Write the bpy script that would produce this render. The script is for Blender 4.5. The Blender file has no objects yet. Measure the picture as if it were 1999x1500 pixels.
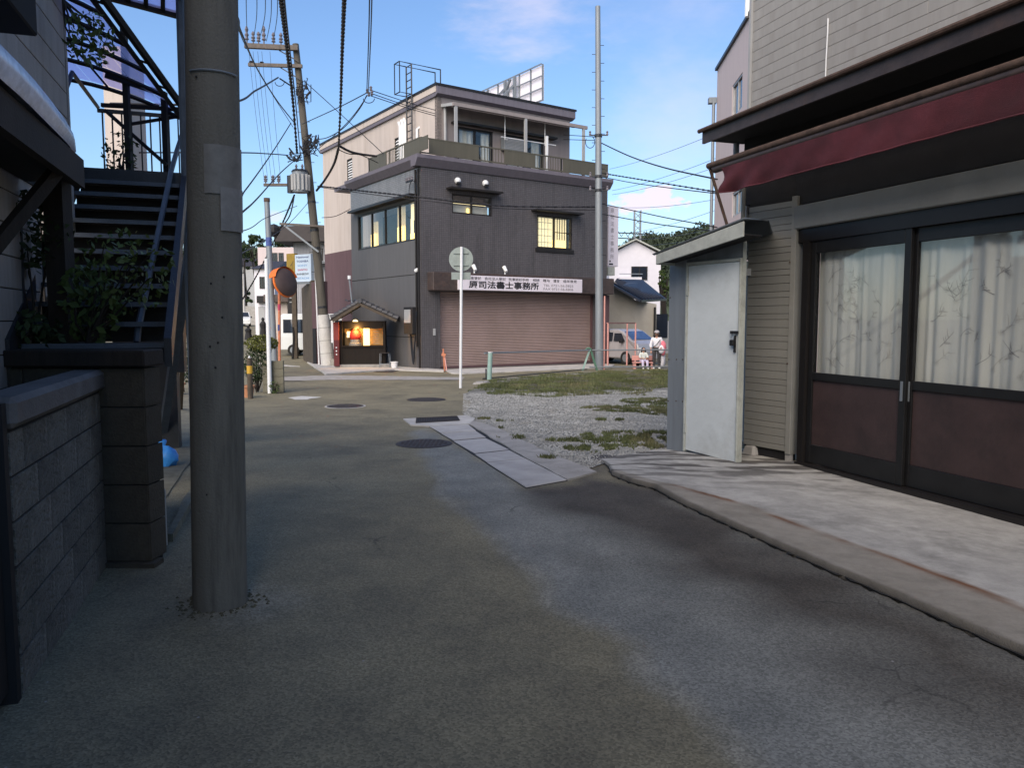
import bpy, math, random
import numpy as np
from mathutils import Vector, Matrix

R = random.Random(11)
NR = np.random.RandomState(5)
SC = bpy.context.scene
COL = SC.collection

# ---------------------------------------------------------------- camera
F, CX, CY, H = 1500.0, 999.5, 750.0, 1.6
PITCH = math.atan(126 / F)
cam_d = bpy.data.cameras.new('camera')
cam = bpy.data.objects.new('camera', cam_d)
COL.objects.link(cam)
cam.location = (0, 0, H)
cam.rotation_euler = (math.pi / 2 - PITCH, 0, 0)
cam_d.sensor_width = 36
cam_d.lens = F / 1999 * 36
cam_d.clip_start = .05
cam_d.clip_end = 3000
SC.camera = cam

# ---------------------------------------------------------------- light
SUN_EL, SUN_AZ = math.radians(36), math.radians(201)      # low sun behind the camera, to the left (azimuth from +Y, clockwise)
SKY_STRENGTH, SUN_STRENGTH, EXPOSURE = .065, 2.0, 1.5
W = bpy.data.worlds.new('World')
SC.world = W
W.use_nodes = True
nt = W.node_tree
nt.nodes.clear()
def wn(t, **k):
    n = nt.nodes.new(t)
    for a, b in k.items(): setattr(n, a, b)
    return n
def wl(a, b): nt.links.new(a, b)
wo = wn('ShaderNodeOutputWorld')
bg = wn('ShaderNodeBackground')
bg.inputs['Strength'].default_value = SKY_STRENGTH
wl(bg.outputs[0], wo.inputs[0])
sky = wn('ShaderNodeTexSky', sky_type='NISHITA')
sky.sun_disc = False
sky.sun_elevation = SUN_EL
sky.sun_rotation = SUN_AZ
sky.air_density = 1.3
sky.dust_density = .6
sky.ozone_density = 3.0
def vmath(op, a, b=None):
    n = wn('ShaderNodeVectorMath', operation=op)
    for i, s in enumerate((a, b)):
        if s is None: continue
        if hasattr(s, 'links'): wl(s, n.inputs[i])
        else: n.inputs[i].default_value = s
    return n
def smath(op, a, b=None, clamp=False):
    n = wn('ShaderNodeMath', operation=op)
    n.use_clamp = clamp
    for i, s in enumerate((a, b)):
        if s is None: continue
        if hasattr(s, 'links'): wl(s, n.inputs[i])
        else: n.inputs[i].default_value = s
    return n.outputs[0]
tc = wn('ShaderNodeTexCoord')
dirv = tc.outputs['Generated']
def cloud_noise(scale, stretch, detail=7):
    m = wn('ShaderNodeMapping')
    m.inputs['Scale'].default_value = stretch
    m.inputs['Rotation'].default_value = (0, math.radians(35), 0)
    wl(dirv, m.inputs[0])
    n = wn('ShaderNodeTexNoise')
    n.inputs['Scale'].default_value = scale
    n.inputs['Detail'].default_value = detail
    n.inputs['Roughness'].default_value = .6
    wl(m.outputs[0], n.inputs['Vector'])
    return n.outputs['Fac']
def blob(direction, radius, squash):
    d = Vector(direction).normalized()
    s = vmath('SUBTRACT', dirv, tuple(d))
    s = vmath('MULTIPLY', s.outputs[0], squash)
    l = vmath('LENGTH', s.outputs[0])
    return smath('SUBTRACT', 1.0, smath('DIVIDE', l.outputs['Value'], radius), True)
def ramp_(fac, a, b):
    n = wn('ShaderNodeMapRange')
    n.interpolation_type = 'SMOOTHSTEP'
    wl(fac, n.inputs['Value'])
    n.inputs['From Min'].default_value = a
    n.inputs['From Max'].default_value = b
    return n.outputs['Result']
def ray(x, y):
    u = (x - CX) / F; v = (CY - y) / F
    return np.array([u, math.cos(PITCH) + v * math.sin(PITCH), -math.sin(PITCH) + v * math.cos(PITCH)])
# clouds: a small lit cumulus bank low on the right, thin wisps higher up, a puff low on the left
def cloud(direction, radius, squash, scale, stretch, k, lo, hi):
    b_ = blob(direction, radius, squash)
    f = smath('ADD', b_, smath('MULTIPLY', smath('SUBTRACT', cloud_noise(scale, stretch), .5), k))
    return smath('MULTIPLY', ramp_(f, lo, hi), smath('MULTIPLY', b_, 5.0, True))
c1 = cloud(ray(1268, 392), .078, (1, 1, 3.2), 22, (1, 1, 1.8), 2.2, .36, .58)
c2 = cloud(ray(1060, 20), .18, (1, 1, 2.2), 7, (1, 1, 3.2), 1.8, .35, 1.1)
c3 = cloud(ray(1310, 200), .26, (1.6, 1, .9), 5, (1, 1, 2.0), 1.7, .25, 1.15)
c4 = cloud(ray(538, 424), .03, (1, 1, 2), 30, (1, 1, 1), 1.2, .35, .8)
clouds = smath('ADD', smath('ADD', smath('MULTIPLY', c1, .85), smath('MULTIPLY', c2, .45)), smath('ADD', smath('MULTIPLY', c3, .34), smath('MULTIPLY', c4, .5)), True)
CLOUD_COL = (5.6, 5.0, 5.7, 1)
SKY_TINT = (.75, .855, 1.03, 1)
tint = wn('ShaderNodeMixRGB', blend_type='MULTIPLY')
tint.inputs[0].default_value = 1
tint.inputs[2].default_value = SKY_TINT
wl(sky.outputs[0], tint.inputs[1])
mixc = wn('ShaderNodeMixRGB')
wl(clouds, mixc.inputs[0])
wl(tint.outputs[0], mixc.inputs[1])
mixc.inputs[2].default_value = CLOUD_COL
wl(mixc.outputs[0], bg.inputs['Color'])

sun_d = bpy.data.lights.new('sun', 'SUN')
sun_d.energy = SUN_STRENGTH
sun_d.angle = math.radians(60)
sun_d.color = (1.0, .84, .66)
sun = bpy.data.objects.new('sun', sun_d)
COL.objects.link(sun)
sd = Vector((math.sin(SUN_AZ) * math.cos(SUN_EL), math.cos(SUN_AZ) * math.cos(SUN_EL), math.sin(SUN_EL)))
sun.rotation_euler = sd.to_track_quat('Z', 'Y').to_euler()

SC.view_settings.view_transform = 'Standard'
SC.view_settings.look = 'None'
SC.view_settings.exposure = EXPOSURE
SC.view_settings.gamma = 1
SC.view_settings.use_curve_mapping = False
SC.render.engine = 'CYCLES'
SC.cycles.max_bounces = 6
SC.cycles.transparent_max_bounces = 12
SC.cycles.use_denoising = True

# ---------------------------------------------------------------- places: pixel of the photograph -> point of the world
O3 = np.array([0, 0, H])
SLOPE = .0125
def gz(y):
    if y < 36: return -SLOPE * y
    t = y - 36
    z = -.45 + (.03 * t if t > 0 else 0)
    return min(z, .95)
def G(x, y, h=0.0):
    """where the ray through a pixel meets the ground (raised by h)"""
    d = ray(x, y)
    t = (H - h) / (-(d[2] + SLOPE * d[1]))
    return O3 + t * d
def P(x, y, Y):
    d = ray(x, y)
    return O3 + d * (Y / d[1])

class Fr:
    """a vertical plane: u runs along it (left to right as seen), w goes in behind it, z is height in the world"""
    def __init__(s, a, d):
        s.a = np.array(a[:2], float); s.d = np.array(d[:2], float); s.d /= np.hypot(*s.d)
        s.n = np.array([-s.d[1], s.d[0]])
        s.rz = math.atan2(s.d[1], s.d[0])
    def p(s, u, w, z):
        q = s.a + s.d * u + s.n * w
        return (q[0], q[1], z)
    def hit(s, x, y, w=0.0):
        r = ray(x, y); a = s.a + s.n * w
        t = ((a - O3[:2]) @ s.n) / (r[:2] @ s.n); q = O3 + t * r
        return float((q[:2] - s.a) @ s.d), float(q[2])
    def sub(s, u, w, turn=0):
        q = s.a + s.d * u + s.n * w
        d = s.d if not turn else (s.n if turn > 0 else -s.n)
        return Fr(q, d)

# ---------------------------------------------------------------- mesh builder
INV = {}
def wmat(loc, rz): return Matrix.Translation(loc) @ Matrix.Rotation(rz, 4, 'Z')
def tag(o, label=None, cat=None, group=None, kind=None):
    if label: o['label'] = label
    if cat: o['category'] = cat
    if group: o['group'] = group
    if kind: o['kind'] = kind
    return o
def thing(name, label, cat, loc, rz=0.0, group=None):
    o = bpy.data.objects.new(name, None)
    o.empty_display_size = .2
    COL.objects.link(o)
    o.location = loc; o.rotation_euler = (0, 0, rz)
    INV[o.name] = wmat(Vector(loc), rz).inverted()
    return tag(o, label, cat, group)

def perp(d):
    d = Vector(d).normalized()
    a = Vector((0, 0, 1)) if abs(d.z) < .9 else Vector((1, 0, 0))
    x = d.cross(a).normalized()
    return x, d.cross(x).normalized()

class MB:
    def __init__(s): s.v = []; s.f = []
    def add(s, vs, fs):
        n = len(s.v); s.v += [tuple(map(float, p)) for p in vs]; s.f += [tuple(i + n for i in f) for f in fs]
        return s
    def quad(s, *ps): return s.add(ps, [tuple(range(len(ps)))])
    def box8(s, b, t):
        """b, t: four bottom and four top corners"""
        return s.add(list(b) + list(t), [(3, 2, 1, 0), (4, 5, 6, 7), (0, 1, 5, 4), (1, 2, 6, 5), (2, 3, 7, 6), (3, 0, 4, 7)])
    def fbox(s, fr, u0, u1, w0, w1, z0, z1):
        c = [(u0, w0), (u1, w0), (u1, w1), (u0, w1)]
        return s.box8([fr.p(u, w, z0) for u, w in c], [fr.p(u, w, z1) for u, w in c])
    def fpoly(s, fr, pts, w0, w1):
        """polygon (u, z) extruded from w0 to w1"""
        n = len(pts)
        vs = [fr.p(u, w0, z) for u, z in pts] + [fr.p(u, w1, z) for u, z in pts]
        return s.add(vs, [tuple(range(n)), tuple(range(2 * n - 1, n - 1, -1))] + [(i, i + n, (i + 1) % n + n, (i + 1) % n) for i in range(n)])
    def fprof(s, fr, pts, u0, u1):
        """profile (w, z) extruded along u"""
        n = len(pts)
        vs = [fr.p(u0, w, z) for w, z in pts] + [fr.p(u1, w, z) for w, z in pts]
        return s.add(vs, [tuple(range(n - 1, -1, -1)), tuple(range(n, 2 * n))] + [(i, (i + 1) % n, (i + 1) % n + n, i + n) for i in range(n)])
    def bar(s, a, b, w, h=None):
        """square bar from a to b"""
        h = h or w
        a, b = Vector(a), Vector(b); d = b - a
        x, y = perp(d)
        if abs(d.normalized().z) < .9: x, y = x, Vector((0, 0, 1)) if False else y
        c = [(-w / 2, -h / 2), (w / 2, -h / 2), (w / 2, h / 2), (-w / 2, h / 2)]
        return s.box8([a + x * i + y * j for i, j in c], [b + x * i + y * j for i, j in c])
    def cyl(s, a, b, r0, r1=None, n=12, cap=True):
        r1 = r0 if r1 is None else r1
        a, b = Vector(a), Vector(b); x, y = perp(b - a)
        vs = []
        for c, r in ((a, r0), (b, r1)):
            for i in range(n):
                t = 2 * math.pi * i / n
                vs.append(c + (x * math.cos(t) + y * math.sin(t)) * r)
        fs = [(i, (i + 1) % n, (i + 1) % n + n, i + n) for i in range(n)]
        if cap: fs += [tuple(range(n - 1, -1, -1)), tuple(range(n, 2 * n))]
        return s.add(vs, fs)
    def tube(s, pts, r, n=6):
        pts = [Vector(p) for p in pts]
        vs, fs = [], []
        m = len(pts)
        x = None
        for k, p in enumerate(pts):
            d = (pts[min(k + 1, m - 1)] - pts[max(k - 1, 0)])
            if d.length < 1e-9: d = Vector((0, 0, 1))
            d.normalize()
            if x is None: x, y = perp(d)
            else:
                x = (x - d * x.dot(d)); x = x.normalized() if x.length > 1e-6 else perp(d)[0]
                y = d.cross(x)
            rr = r[k] if isinstance(r, (list, tuple)) else r
            for i in range(n):
                t = 2 * math.pi * i / n
                vs.append(p + (x * math.cos(t) + y * math.sin(t)) * rr)
        for k in range(m - 1):
            for i in range(n):
                fs.append((k * n + i, k * n + (i + 1) % n, (k + 1) * n + (i + 1) % n, (k + 1) * n + i))
        fs += [tuple(range(n - 1, -1, -1)), tuple(range((m - 1) * n, m * n))]
        return s.add(vs, fs)
    def lathe(s, c, prof, n=20, axis=(0, 0, 1)):
        """prof: (radius, height) pairs from bottom to top"""
        c = Vector(c); ax = Vector(axis).normalized(); x, y = perp(ax)
        vs, fs = [], []
        for r, h in prof:
            for i in range(n):
                t = 2 * math.pi * i / n
                vs.append(c + ax * h + (x * math.cos(t) + y * math.sin(t)) * r)
        for k in range(len(prof) - 1):
            for i in range(n):
                fs.append((k * n + i, k * n + (i + 1) % n, (k + 1) * n + (i + 1) % n, (k + 1) * n + i))
        fs += [tuple(range(n - 1, -1, -1)), tuple(range((len(prof) - 1) * n, len(prof) * n))]
        return s.add(vs, fs)
    def ball(s, c, r, n=10, sq=(1, 1, 1)):
        c = Vector(c)
        vs = [c + Vector((0, 0, -r * sq[2]))]; fs = []
        m = n // 2
        for k in range(1, m):
            a = math.pi * k / m - math.pi / 2
            for i in range(n):
                t = 2 * math.pi * i / n
                vs.append(c + Vector((r * sq[0] * math.cos(a) * math.cos(t), r * sq[1] * math.cos(a) * math.sin(t), r * sq[2] * math.sin(a))))
        vs.append(c + Vector((0, 0, r * sq[2])))
        for i in range(n): fs.append((0, 1 + (i + 1) % n, 1 + i))
        for k in range(m - 2):
            for i in range(n): fs.append((1 + k * n + i, 1 + k * n + (i + 1) % n, 1 + (k + 1) * n + (i + 1) % n, 1 + (k + 1) * n + i))
        e = len(vs) - 1; b = 1 + (m - 2) * n
        for i in range(n): fs.append((b + i, b + (i + 1) % n, e))
        return s.add(vs, fs)
    def leaves(s, c, rad, n, size, rr=None, flat=.0):
        rr = rr or R
        for _ in range(n):
            while True:
                q = (rr.uniform(-1, 1), rr.uniform(-1, 1), rr.uniform(-1, 1))
                l = q[0] ** 2 + q[1] ** 2 + q[2] ** 2
                if l <= 1 and (l > .25 or rr.random() < .3): break
            p = Vector((c[0] + q[0] * rad[0], c[1] + q[1] * rad[1], c[2] + q[2] * rad[2]))
            a = Vector((rr.gauss(0, 1), rr.gauss(0, 1), rr.gauss(0, 1) * (1 - flat))).normalized()
            x, y = perp(a); k = size * rr.uniform(.6, 1.3)
            t = rr.uniform(0, 6.28); x, y = x * math.cos(t) + y * math.sin(t), y * math.cos(t) - x * math.sin(t)
            s.add([p - x * k, p - y * k * .5, p + x * k, p + y * k * .5], [(0, 1, 2, 3)])
        return s
    def build(s, name, mat, parent=None, smooth=False, loc=None, bevel=0, uv=True, kind=None, label=None):
        V = np.array(s.v, dtype=np.float64).reshape(-1, 3)
        if parent is not None: inv = INV[parent.name]
        else:
            if loc is None: loc = ((V[:, 0].min() + V[:, 0].max()) / 2, (V[:, 1].min() + V[:, 1].max()) / 2, V[:, 2].min())
            inv = Matrix.Translation(Vector([float(a) for a in loc])).inverted()
        A = np.array(inv)
        V = V @ A[:3, :3].T + A[:3, 3]
        me = bpy.data.meshes.new(name)
        me.from_pydata(V.tolist(), [], s.f)
        me.materials.append(mat)
        if uv and len(s.f) < 60000:
            l = me.uv_layers.new(name='m')
            nl = len(me.loops)
            vi = np.empty(nl, dtype=np.int32); me.loops.foreach_get('vertex_index', vi)
            npoly = len(me.polygons)
            nn = np.empty(npoly * 3, dtype=np.float32); me.polygons.foreach_get('normal', nn); nn = np.abs(nn.reshape(-1, 3))
            lt = np.empty(npoly, dtype=np.int32); me.polygons.foreach_get('loop_total', lt)
            ax = np.where((nn[:, 2] >= nn[:, 0]) & (nn[:, 2] >= nn[:, 1]), 2, np.where(nn[:, 0] > nn[:, 1], 0, 1))
            axl = np.repeat(ax, lt); q = V[vi]
            uvs = np.empty((nl, 2))
            uvs[:, 0] = np.where(axl == 0, q[:, 1], q[:, 0])
            uvs[:, 1] = np.where(axl == 2, q[:, 1], q[:, 2])
            l.data.foreach_set('uv', uvs.astype(np.float32).ravel())
        if smooth:
            me.polygons.foreach_set('use_smooth', [True] * len(me.polygons))
            if smooth == 'auto':
                try: me.set_sharp_from_angle(angle=math.radians(40))
                except Exception: pass
        me.update()
        o = bpy.data.objects.new(name, me)
        COL.objects.link(o)
        if parent is not None: o.parent = parent
        else: o.location = loc
        INV[o.name] = inv
        if bevel:
            m = o.modifiers.new('edge', 'BEVEL'); m.width = bevel; m.segments = 1; m.limit_method = 'ANGLE'; m.angle_limit = math.radians(50)
        if kind: o['kind'] = kind
        if label: o['label'] = label
        return o
    def solo(s, name, mat, label, cat, group=None, **k):
        return tag(s.build(name, mat, **k), label, cat, group)

BOXC = {}
def piece(name, mat, parent, fr, u0, u1, w0, w1, z0, z1, bevel=.004, label=None):
    """one box piece of a wall, floor or facade, sharing its mesh with pieces of the same size"""
    key = (mat.name, round(u1 - u0, 3), round(w1 - w0, 3), round(z1 - z0, 3), bevel)
    me = BOXC.get(key)
    if me is None:
        a, b, c = (u1 - u0) / 2, (w1 - w0) / 2, (z1 - z0) / 2
        e = min(bevel, a * .4, b * .4, c * .4)
        vs, fs = [], []
        # chamfered on the viewer's face only (w-)
        for y, k in ((-b, e), (-b + e, 0), (b, 0)):
            vs += [(-a + k, y, -c + k), (a - k, y, -c + k), (a - k, y, c - k), (-a + k, y, c - k)]
        fs = [(0, 1, 2, 3), (11, 10, 9, 8)]
        for q in (0, 4):
            for i in range(4): fs.append((q + i, q + 4 + i, q + 4 + (i + 1) % 4, q + (i + 1) % 4))
        me = bpy.data.meshes.new(name); me.from_pydata(vs, [], fs); me.materials.append(mat)
        l = me.uv_layers.new(name='m')
        for lp in me.loops: 
            v = me.vertices[lp.vertex_index].co; l.data[lp.index].uv = (v.x, v.z)
        BOXC[key] = me
    o = bpy.data.objects.new(name, me)
    COL.objects.link(o)
    o.parent = parent
    o.matrix_basis = INV[parent.name] @ wmat(Vector(fr.p((u0 + u1) / 2, (w0 + w1) / 2, (z0 + z1) / 2)), fr.rz)
    if label: o['label'] = label
    return o

def copy_tree(o, parent=None):
    c = o.copy(); COL.objects.link(c)
    if parent is not None: c.parent = parent
    for ch in list(o.children): copy_tree(ch, c)
    return c

# ---------------------------------------------------------------- materials
def srgb(r, g, b):
    f = lambda c: (c / 255 / 12.92) if c / 255 <= .04045 else ((c / 255 + .055) / 1.055) ** 2.4
    return (f(r), f(g), f(b), 1)
def N(m, t, **k):
    n = m.node_tree.nodes.new(t)
    for a, b in k.items(): setattr(n, a, b)
    return n
def L(m, a, b): m.node_tree.links.new(a, b)
def mk(name, col, rough=.7, metal=0.0, var=.18, scale=2.5, bump=.08, bscale=60.0, streak=False, rand=0.0, spec=.35, dirt=None, dirt_amt=.5, dist=.01):
    m = bpy.data.materials.new(name); m.use_nodes = True
    b = m.node_tree.nodes['Principled BSDF']
    b.inputs['Roughness'].default_value = rough
    b.inputs['Metallic'].default_value = metal
    b.inputs['Specular IOR Level'].default_value = spec
    tcn = N(m, 'ShaderNodeTexCoord')
    vec = tcn.outputs['Object']
    if streak:
        mp = N(m, 'ShaderNodeMapping'); mp.inputs['Scale'].default_value = (3.5, 3.5, .35); L(m, vec, mp.inputs[0]); v2 = mp.outputs[0]
    else: v2 = vec
    n1 = N(m, 'ShaderNodeTexNoise'); n1.inputs['Scale'].default_value = scale; n1.inputs['Detail'].default_value = 8; n1.inputs['Roughness'].default_value = .65
    L(m, v2, n1.inputs['Vector'])
    mx = N(m, 'ShaderNodeMixRGB'); mr = N(m, 'ShaderNodeMapRange'); L(m, n1.outputs['Fac'], mr.inputs['Value'])
    mr.inputs['From Min'].default_value = .3; mr.inputs['From Max'].default_value = .7
    L(m, mr.outputs[0], mx.inputs[0])
    c = col if len(col) == 4 else (*col, 1)
    mx.inputs[1].default_value = tuple(x * (1 - var) for x in c[:3]) + (1,)
    mx.inputs[2].default_value = tuple(min(1, x * (1 + var)) for x in c[:3]) + (1,)
    out = mx.outputs[0]
    if rand:
        oi = N(m, 'ShaderNodeObjectInfo'); r2 = N(m, 'ShaderNodeMapRange'); L(m, oi.outputs['Random'], r2.inputs['Value'])
        r2.inputs['To Min'].default_value = 1 - rand; r2.inputs['To Max'].default_value = 1 + rand
        mu = N(m, 'ShaderNodeVectorMath', operation='SCALE'); L(m, out, mu.inputs[0]); L(m, r2.outputs[0], mu.inputs['Scale']); out = mu.outputs[0]
    if dirt:
        n3 = N(m, 'ShaderNodeTexNoise'); n3.inputs['Scale'].default_value = scale * .6; n3.inputs['Detail'].default_value = 10; n3.inputs['Roughness'].default_value = .7
        L(m, v2, n3.inputs['Vector'])
        r3 = N(m, 'ShaderNodeMapRange'); L(m, n3.outputs['Fac'], r3.inputs['Value']); r3.inputs['From Min'].default_value = .5; r3.inputs['From Max'].default_value = .75; r3.inputs['To Max'].default_value = dirt_amt
        m3 = N(m, 'ShaderNodeMixRGB'); L(m, r3.outputs[0], m3.inputs[0]); L(m, out, m3.inputs[1]); m3.inputs[2].default_value = (*dirt[:3], 1); out = m3.outputs[0]
    L(m, out, b.inputs['Base Color'])
    if bump:
        n2 = N(m, 'ShaderNodeTexNoise'); n2.inputs['Scale'].default_value = bscale; n2.inputs['Detail'].default_value = 5; L(m, vec, n2.inputs['Vector'])
        bp = N(m, 'ShaderNodeBump'); bp.inputs['Strength'].default_value = min(1, bump * 4); bp.inputs['Distance'].default_value = dist; L(m, n2.outputs['Fac'], bp.inputs['Height']); L(m, bp.outputs[0], b.inputs['Normal'])
    return m
def emit(name, col, strength):
    m = bpy.data.materials.new(name); m.use_nodes = True; b = m.node_tree.nodes['Principled BSDF']
    b.inputs['Base Color'].default_value = (*col[:3], 1); b.inputs['Emission Color'].default_value = (*col[:3], 1); b.inputs['Emission Strength'].default_value = strength
    return m
def glassy(name, alpha=.25, tint=(.02, .025, .03), rough=.03):
    """window glass: reflects the sky, lets the room behind show"""
    m = bpy.data.materials.new(name); m.use_nodes = True; b = m.node_tree.nodes['Principled BSDF']
    b.inputs['Base Color'].default_value = (*tint, 1); b.inputs['Roughness'].default_value = rough; b.inputs['Alpha'].default_value = alpha
    b.inputs['Specular IOR Level'].default_value = .6
    return m
def window_glass(name, refl=1.0):
    """clear pane: mirrors the street by Fresnel, lets the curtain behind it show"""
    m = bpy.data.materials.new(name); m.use_nodes = True; ns = m.node_tree.nodes; ns.remove(ns['Principled BSDF'])
    t1 = N(m, 'ShaderNodeBsdfTransparent'); t1.inputs[0].default_value = (.95, .95, .94, 1)
    g = N(m, 'ShaderNodeBsdfGlossy'); g.inputs['Roughness'].default_value = .03; g.inputs[0].default_value = (.9, .92, .92, 1)
    lw = N(m, 'ShaderNodeLayerWeight'); lw.inputs['Blend'].default_value = .5
    fr = N(m, 'ShaderNodeMath', operation='POWER'); L(m, lw.outputs['Facing'], fr.inputs[0]); fr.inputs[1].default_value = 2.5
    mu = N(m, 'ShaderNodeMath', operation='MULTIPLY'); mu.use_clamp = True; L(m, fr.outputs[0], mu.inputs[0]); mu.inputs[1].default_value = refl
    ad = N(m, 'ShaderNodeMath', operation='ADD'); L(m, mu.outputs[0], ad.inputs[0]); ad.inputs[1].default_value = .05; mu = ad
    mx = N(m, 'ShaderNodeMixShader'); L(m, mu.outputs[0], mx.inputs[0]); L(m, t1.outputs[0], mx.inputs[1]); L(m, g.outputs[0], mx.inputs[2]); L(m, mx.outputs[0], ns['Material Output'].inputs[0])
    return m
def tiled(name, col, bw, bh, mortar=.004, mcol=None, rough=.45, bump=.5, var=.25, offset=0.0):
    m = mk(name, col, rough=rough, var=.12, scale=1.2, bump=0, streak=True, dirt=tuple(x * .45 for x in col[:3]), dirt_amt=.8)
    b = m.node_tree.nodes['Principled BSDF']
    src = b.inputs['Base Color'].links[0].from_socket
    uvn = N(m, 'ShaderNodeUVMap')
    br = N(m, 'ShaderNodeTexBrick'); br.offset = offset; br.inputs['Scale'].default_value = 1.0
    br.inputs['Brick Width'].default_value = bw; br.inputs['Row Height'].default_value = bh; br.inputs['Mortar Size'].default_value = mortar
    br.inputs['Color1'].default_value = (1 - var, 1 - var, 1 - var, 1); br.inputs['Color2'].default_value = (1 + var, 1 + var, 1 + var, 1)
    br.inputs['Mortar'].default_value = (.55, .55, .55, 1) if mcol is None else mcol
    L(m, uvn.outputs[0], br.inputs['Vector'])
    mu = N(m, 'ShaderNodeMixRGB', blend_type='MULTIPLY'); mu.inputs[0].default_value = 1; L(m, src, mu.inputs[1]); L(m, br.outputs['Color'], mu.inputs[2])
    L(m, mu.outputs[0], b.inputs['Base Color'])
    inv = N(m, 'ShaderNodeMath', operation='SUBTRACT'); inv.inputs[0].default_value = 1; L(m, br.outputs['Fac'], inv.inputs[1])
    bp = N(m, 'ShaderNodeBump'); bp.inputs['Strength'].default_value = bump; bp.inputs['Distance'].default_value = .01; L(m, inv.outputs[0], bp.inputs['Height']); L(m, bp.outputs[0], b.inputs['Normal'])
    return m

M = {}
M['concrete'] = mk('concrete', (.30, .29, .275), .9, var=.22, scale=4, bump=.12, bscale=120, dirt=(.12, .115, .11), dirt_amt=.6)
M['concrete_light'] = mk('concrete_light', (.42, .41, .39), .88, var=.2, scale=3, bump=.1, bscale=90, dirt=(.2, .19, .18), dirt_amt=.6)
M['slab'] = mk('drain_slab', (.36, .355, .35), .9, var=.15, scale=3, bump=.12, bscale=110, rand=.08, dirt=(.17, .165, .16), dirt_amt=.5)
M['pole'] = mk('pole_concrete', (.135, .128, .110), .88, var=.16, scale=3, bump=.12, bscale=70, streak=True, dirt=(.035, .034, .03), dirt_amt=.9)
M['pole_pale'] = mk('pole_pale', (.5, .49, .47), .85, var=.12, scale=3, dirt=(.3, .29, .27))
M['block_dark'] = mk('old_block', (.155, .15, .135), .92, var=.6, scale=4.5, bump=.25, bscale=40, rand=.2, dirt=(.016, .016, .015), dirt_amt=1.0, dist=.03)
M['block_brown'] = mk('brown_block', (.062, .053, .04), .92, var=.3, scale=6, bump=.2, bscale=70, rand=.15, dirt=(.03, .028, .022), dirt_amt=.8)
M['joint'] = mk('joint', (.02, .02, .02), .95, bump=0)
M['cap'] = mk('wall_cap', (.115, .11, .11), .7, var=.3, scale=5, bump=.15, bscale=60)
M['deep_black'] = mk('deep_black', (.006, .006, .007), .9, bump=0)
M['shrine_wood'] = mk('shrine_wood', (.012, .009, .007), .9, var=.3, scale=6, streak=True)
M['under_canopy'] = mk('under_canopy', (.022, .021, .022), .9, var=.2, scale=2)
M['black'] = mk('black_paint', (.012, .012, .014), .7, var=.2, bump=.03)
M['dark_steel'] = mk('dark_steel', (.018, .021, .028), .45, var=.3, scale=8, bump=.05)
M['blue_steel'] = mk('blue_steel', (.06, .075, .1), .5, var=.2, scale=8)
M['galv'] = mk('galvanised', (.20, .225, .25), .55, metal=.3, var=.12, scale=5, bump=.03, streak=True)
M['white_paint'] = mk('white_paint', (.66, .68, .7), .5, var=.07, scale=3, bump=.02)
M['grey_paint'] = mk('grey_paint', (.3, .31, .32), .6, var=.1)
M['siding_left'] = mk('siding_left', (.30, .28, .265), .75, var=.14, scale=2, rand=.05, streak=True, dirt=(.16, .15, .14))
M['siding'] = mk('siding_right', (.275, .27, .26), .8, var=.1, scale=1.2, rand=.03, bump=.05, bscale=160, streak=True, dirt=(.2, .185, .17), dirt_amt=.55)
M['siding_panel'] = mk('siding_panel', (.20, .20, .185), .85, var=.12, scale=2, rand=.06, bump=.07, bscale=140, dirt=(.19, .17, .145), dirt_amt=.5)
M['brown_trim'] = mk('brown_trim', (.05, .038, .036), .5, var=.3, scale=6, bump=.05, dirt=(.12, .07, .05), dirt_amt=.5)
M['rust'] = mk('rust', (.075, .048, .036), .8, var=.4, scale=9)
M['awning'] = mk('awning_cloth', (.092, .020, .027), .75, var=.35, scale=2.2, bump=.12, bscale=260, dirt=(.06, .02, .024), dirt_amt=.8)
M['bronze'] = mk('bronze_frame', (.018, .018, .019), .38, metal=.3, var=.2, scale=5, bump=.02)
M['maroon_panel'] = mk('maroon_panel', (.048, .030, .029), .55, var=.2, scale=3, bump=.05, bscale=25, dirt=(.020, .016, .016), dirt_amt=.8)
M['door_white'] = mk('door_white', (.53, .57, .58), .45, var=.06, scale=1.4, bump=.06, bscale=9, dirt=(.27, .27, .25), dirt_amt=.7, dist=.02)
M['shed_grey'] = mk('shed_grey', (.17, .19, .21), .5, var=.12, scale=2, streak=True, bump=.03, dirt=(.1, .105, .11))
M['shed_trim'] = mk('shed_trim', (.36, .38, .35), .6, var=.2, scale=6, dirt=(.15, .15, .13))
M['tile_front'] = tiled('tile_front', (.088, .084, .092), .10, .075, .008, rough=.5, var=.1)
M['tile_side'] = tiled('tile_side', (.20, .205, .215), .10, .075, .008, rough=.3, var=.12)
M['cladding_side'] = mk('cladding_side', (.10, .10, .105), .6, var=.1, scale=1.5, streak=True, bump=.03, bscale=30, dirt=(.09, .09, .095))
M['cornice'] = mk('cornice', (.125, .115, .14), .6, var=.12, scale=2, streak=True)
M['stucco_beige'] = mk('stucco_beige', (.45, .40, .37), .85, var=.08, scale=1, streak=True, bump=.1, bscale=40, dirt=(.30, .25, .21), dirt_amt=.6)
M['pole_far'] = mk('pole_far', (.085, .078, .066), .88, var=.2, scale=2, streak=True)
M['smoke_sheet'] = mk('smoke_sheet', (.075, .065, .085), .5, var=.1, scale=2, bump=0)
M['backboard'] = mk('backboard', (.42, .27, .12), .7, var=.2, scale=8)
M['stucco_purple'] = mk('stucco_purple', (.23, .205, .205), .85, var=.1, scale=1, streak=True)
M['maroon_wall'] = mk('maroon_wall', (.098, .058, .064), .7, var=.15, scale=1, streak=True, dirt=(.08, .04, .042))
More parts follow.
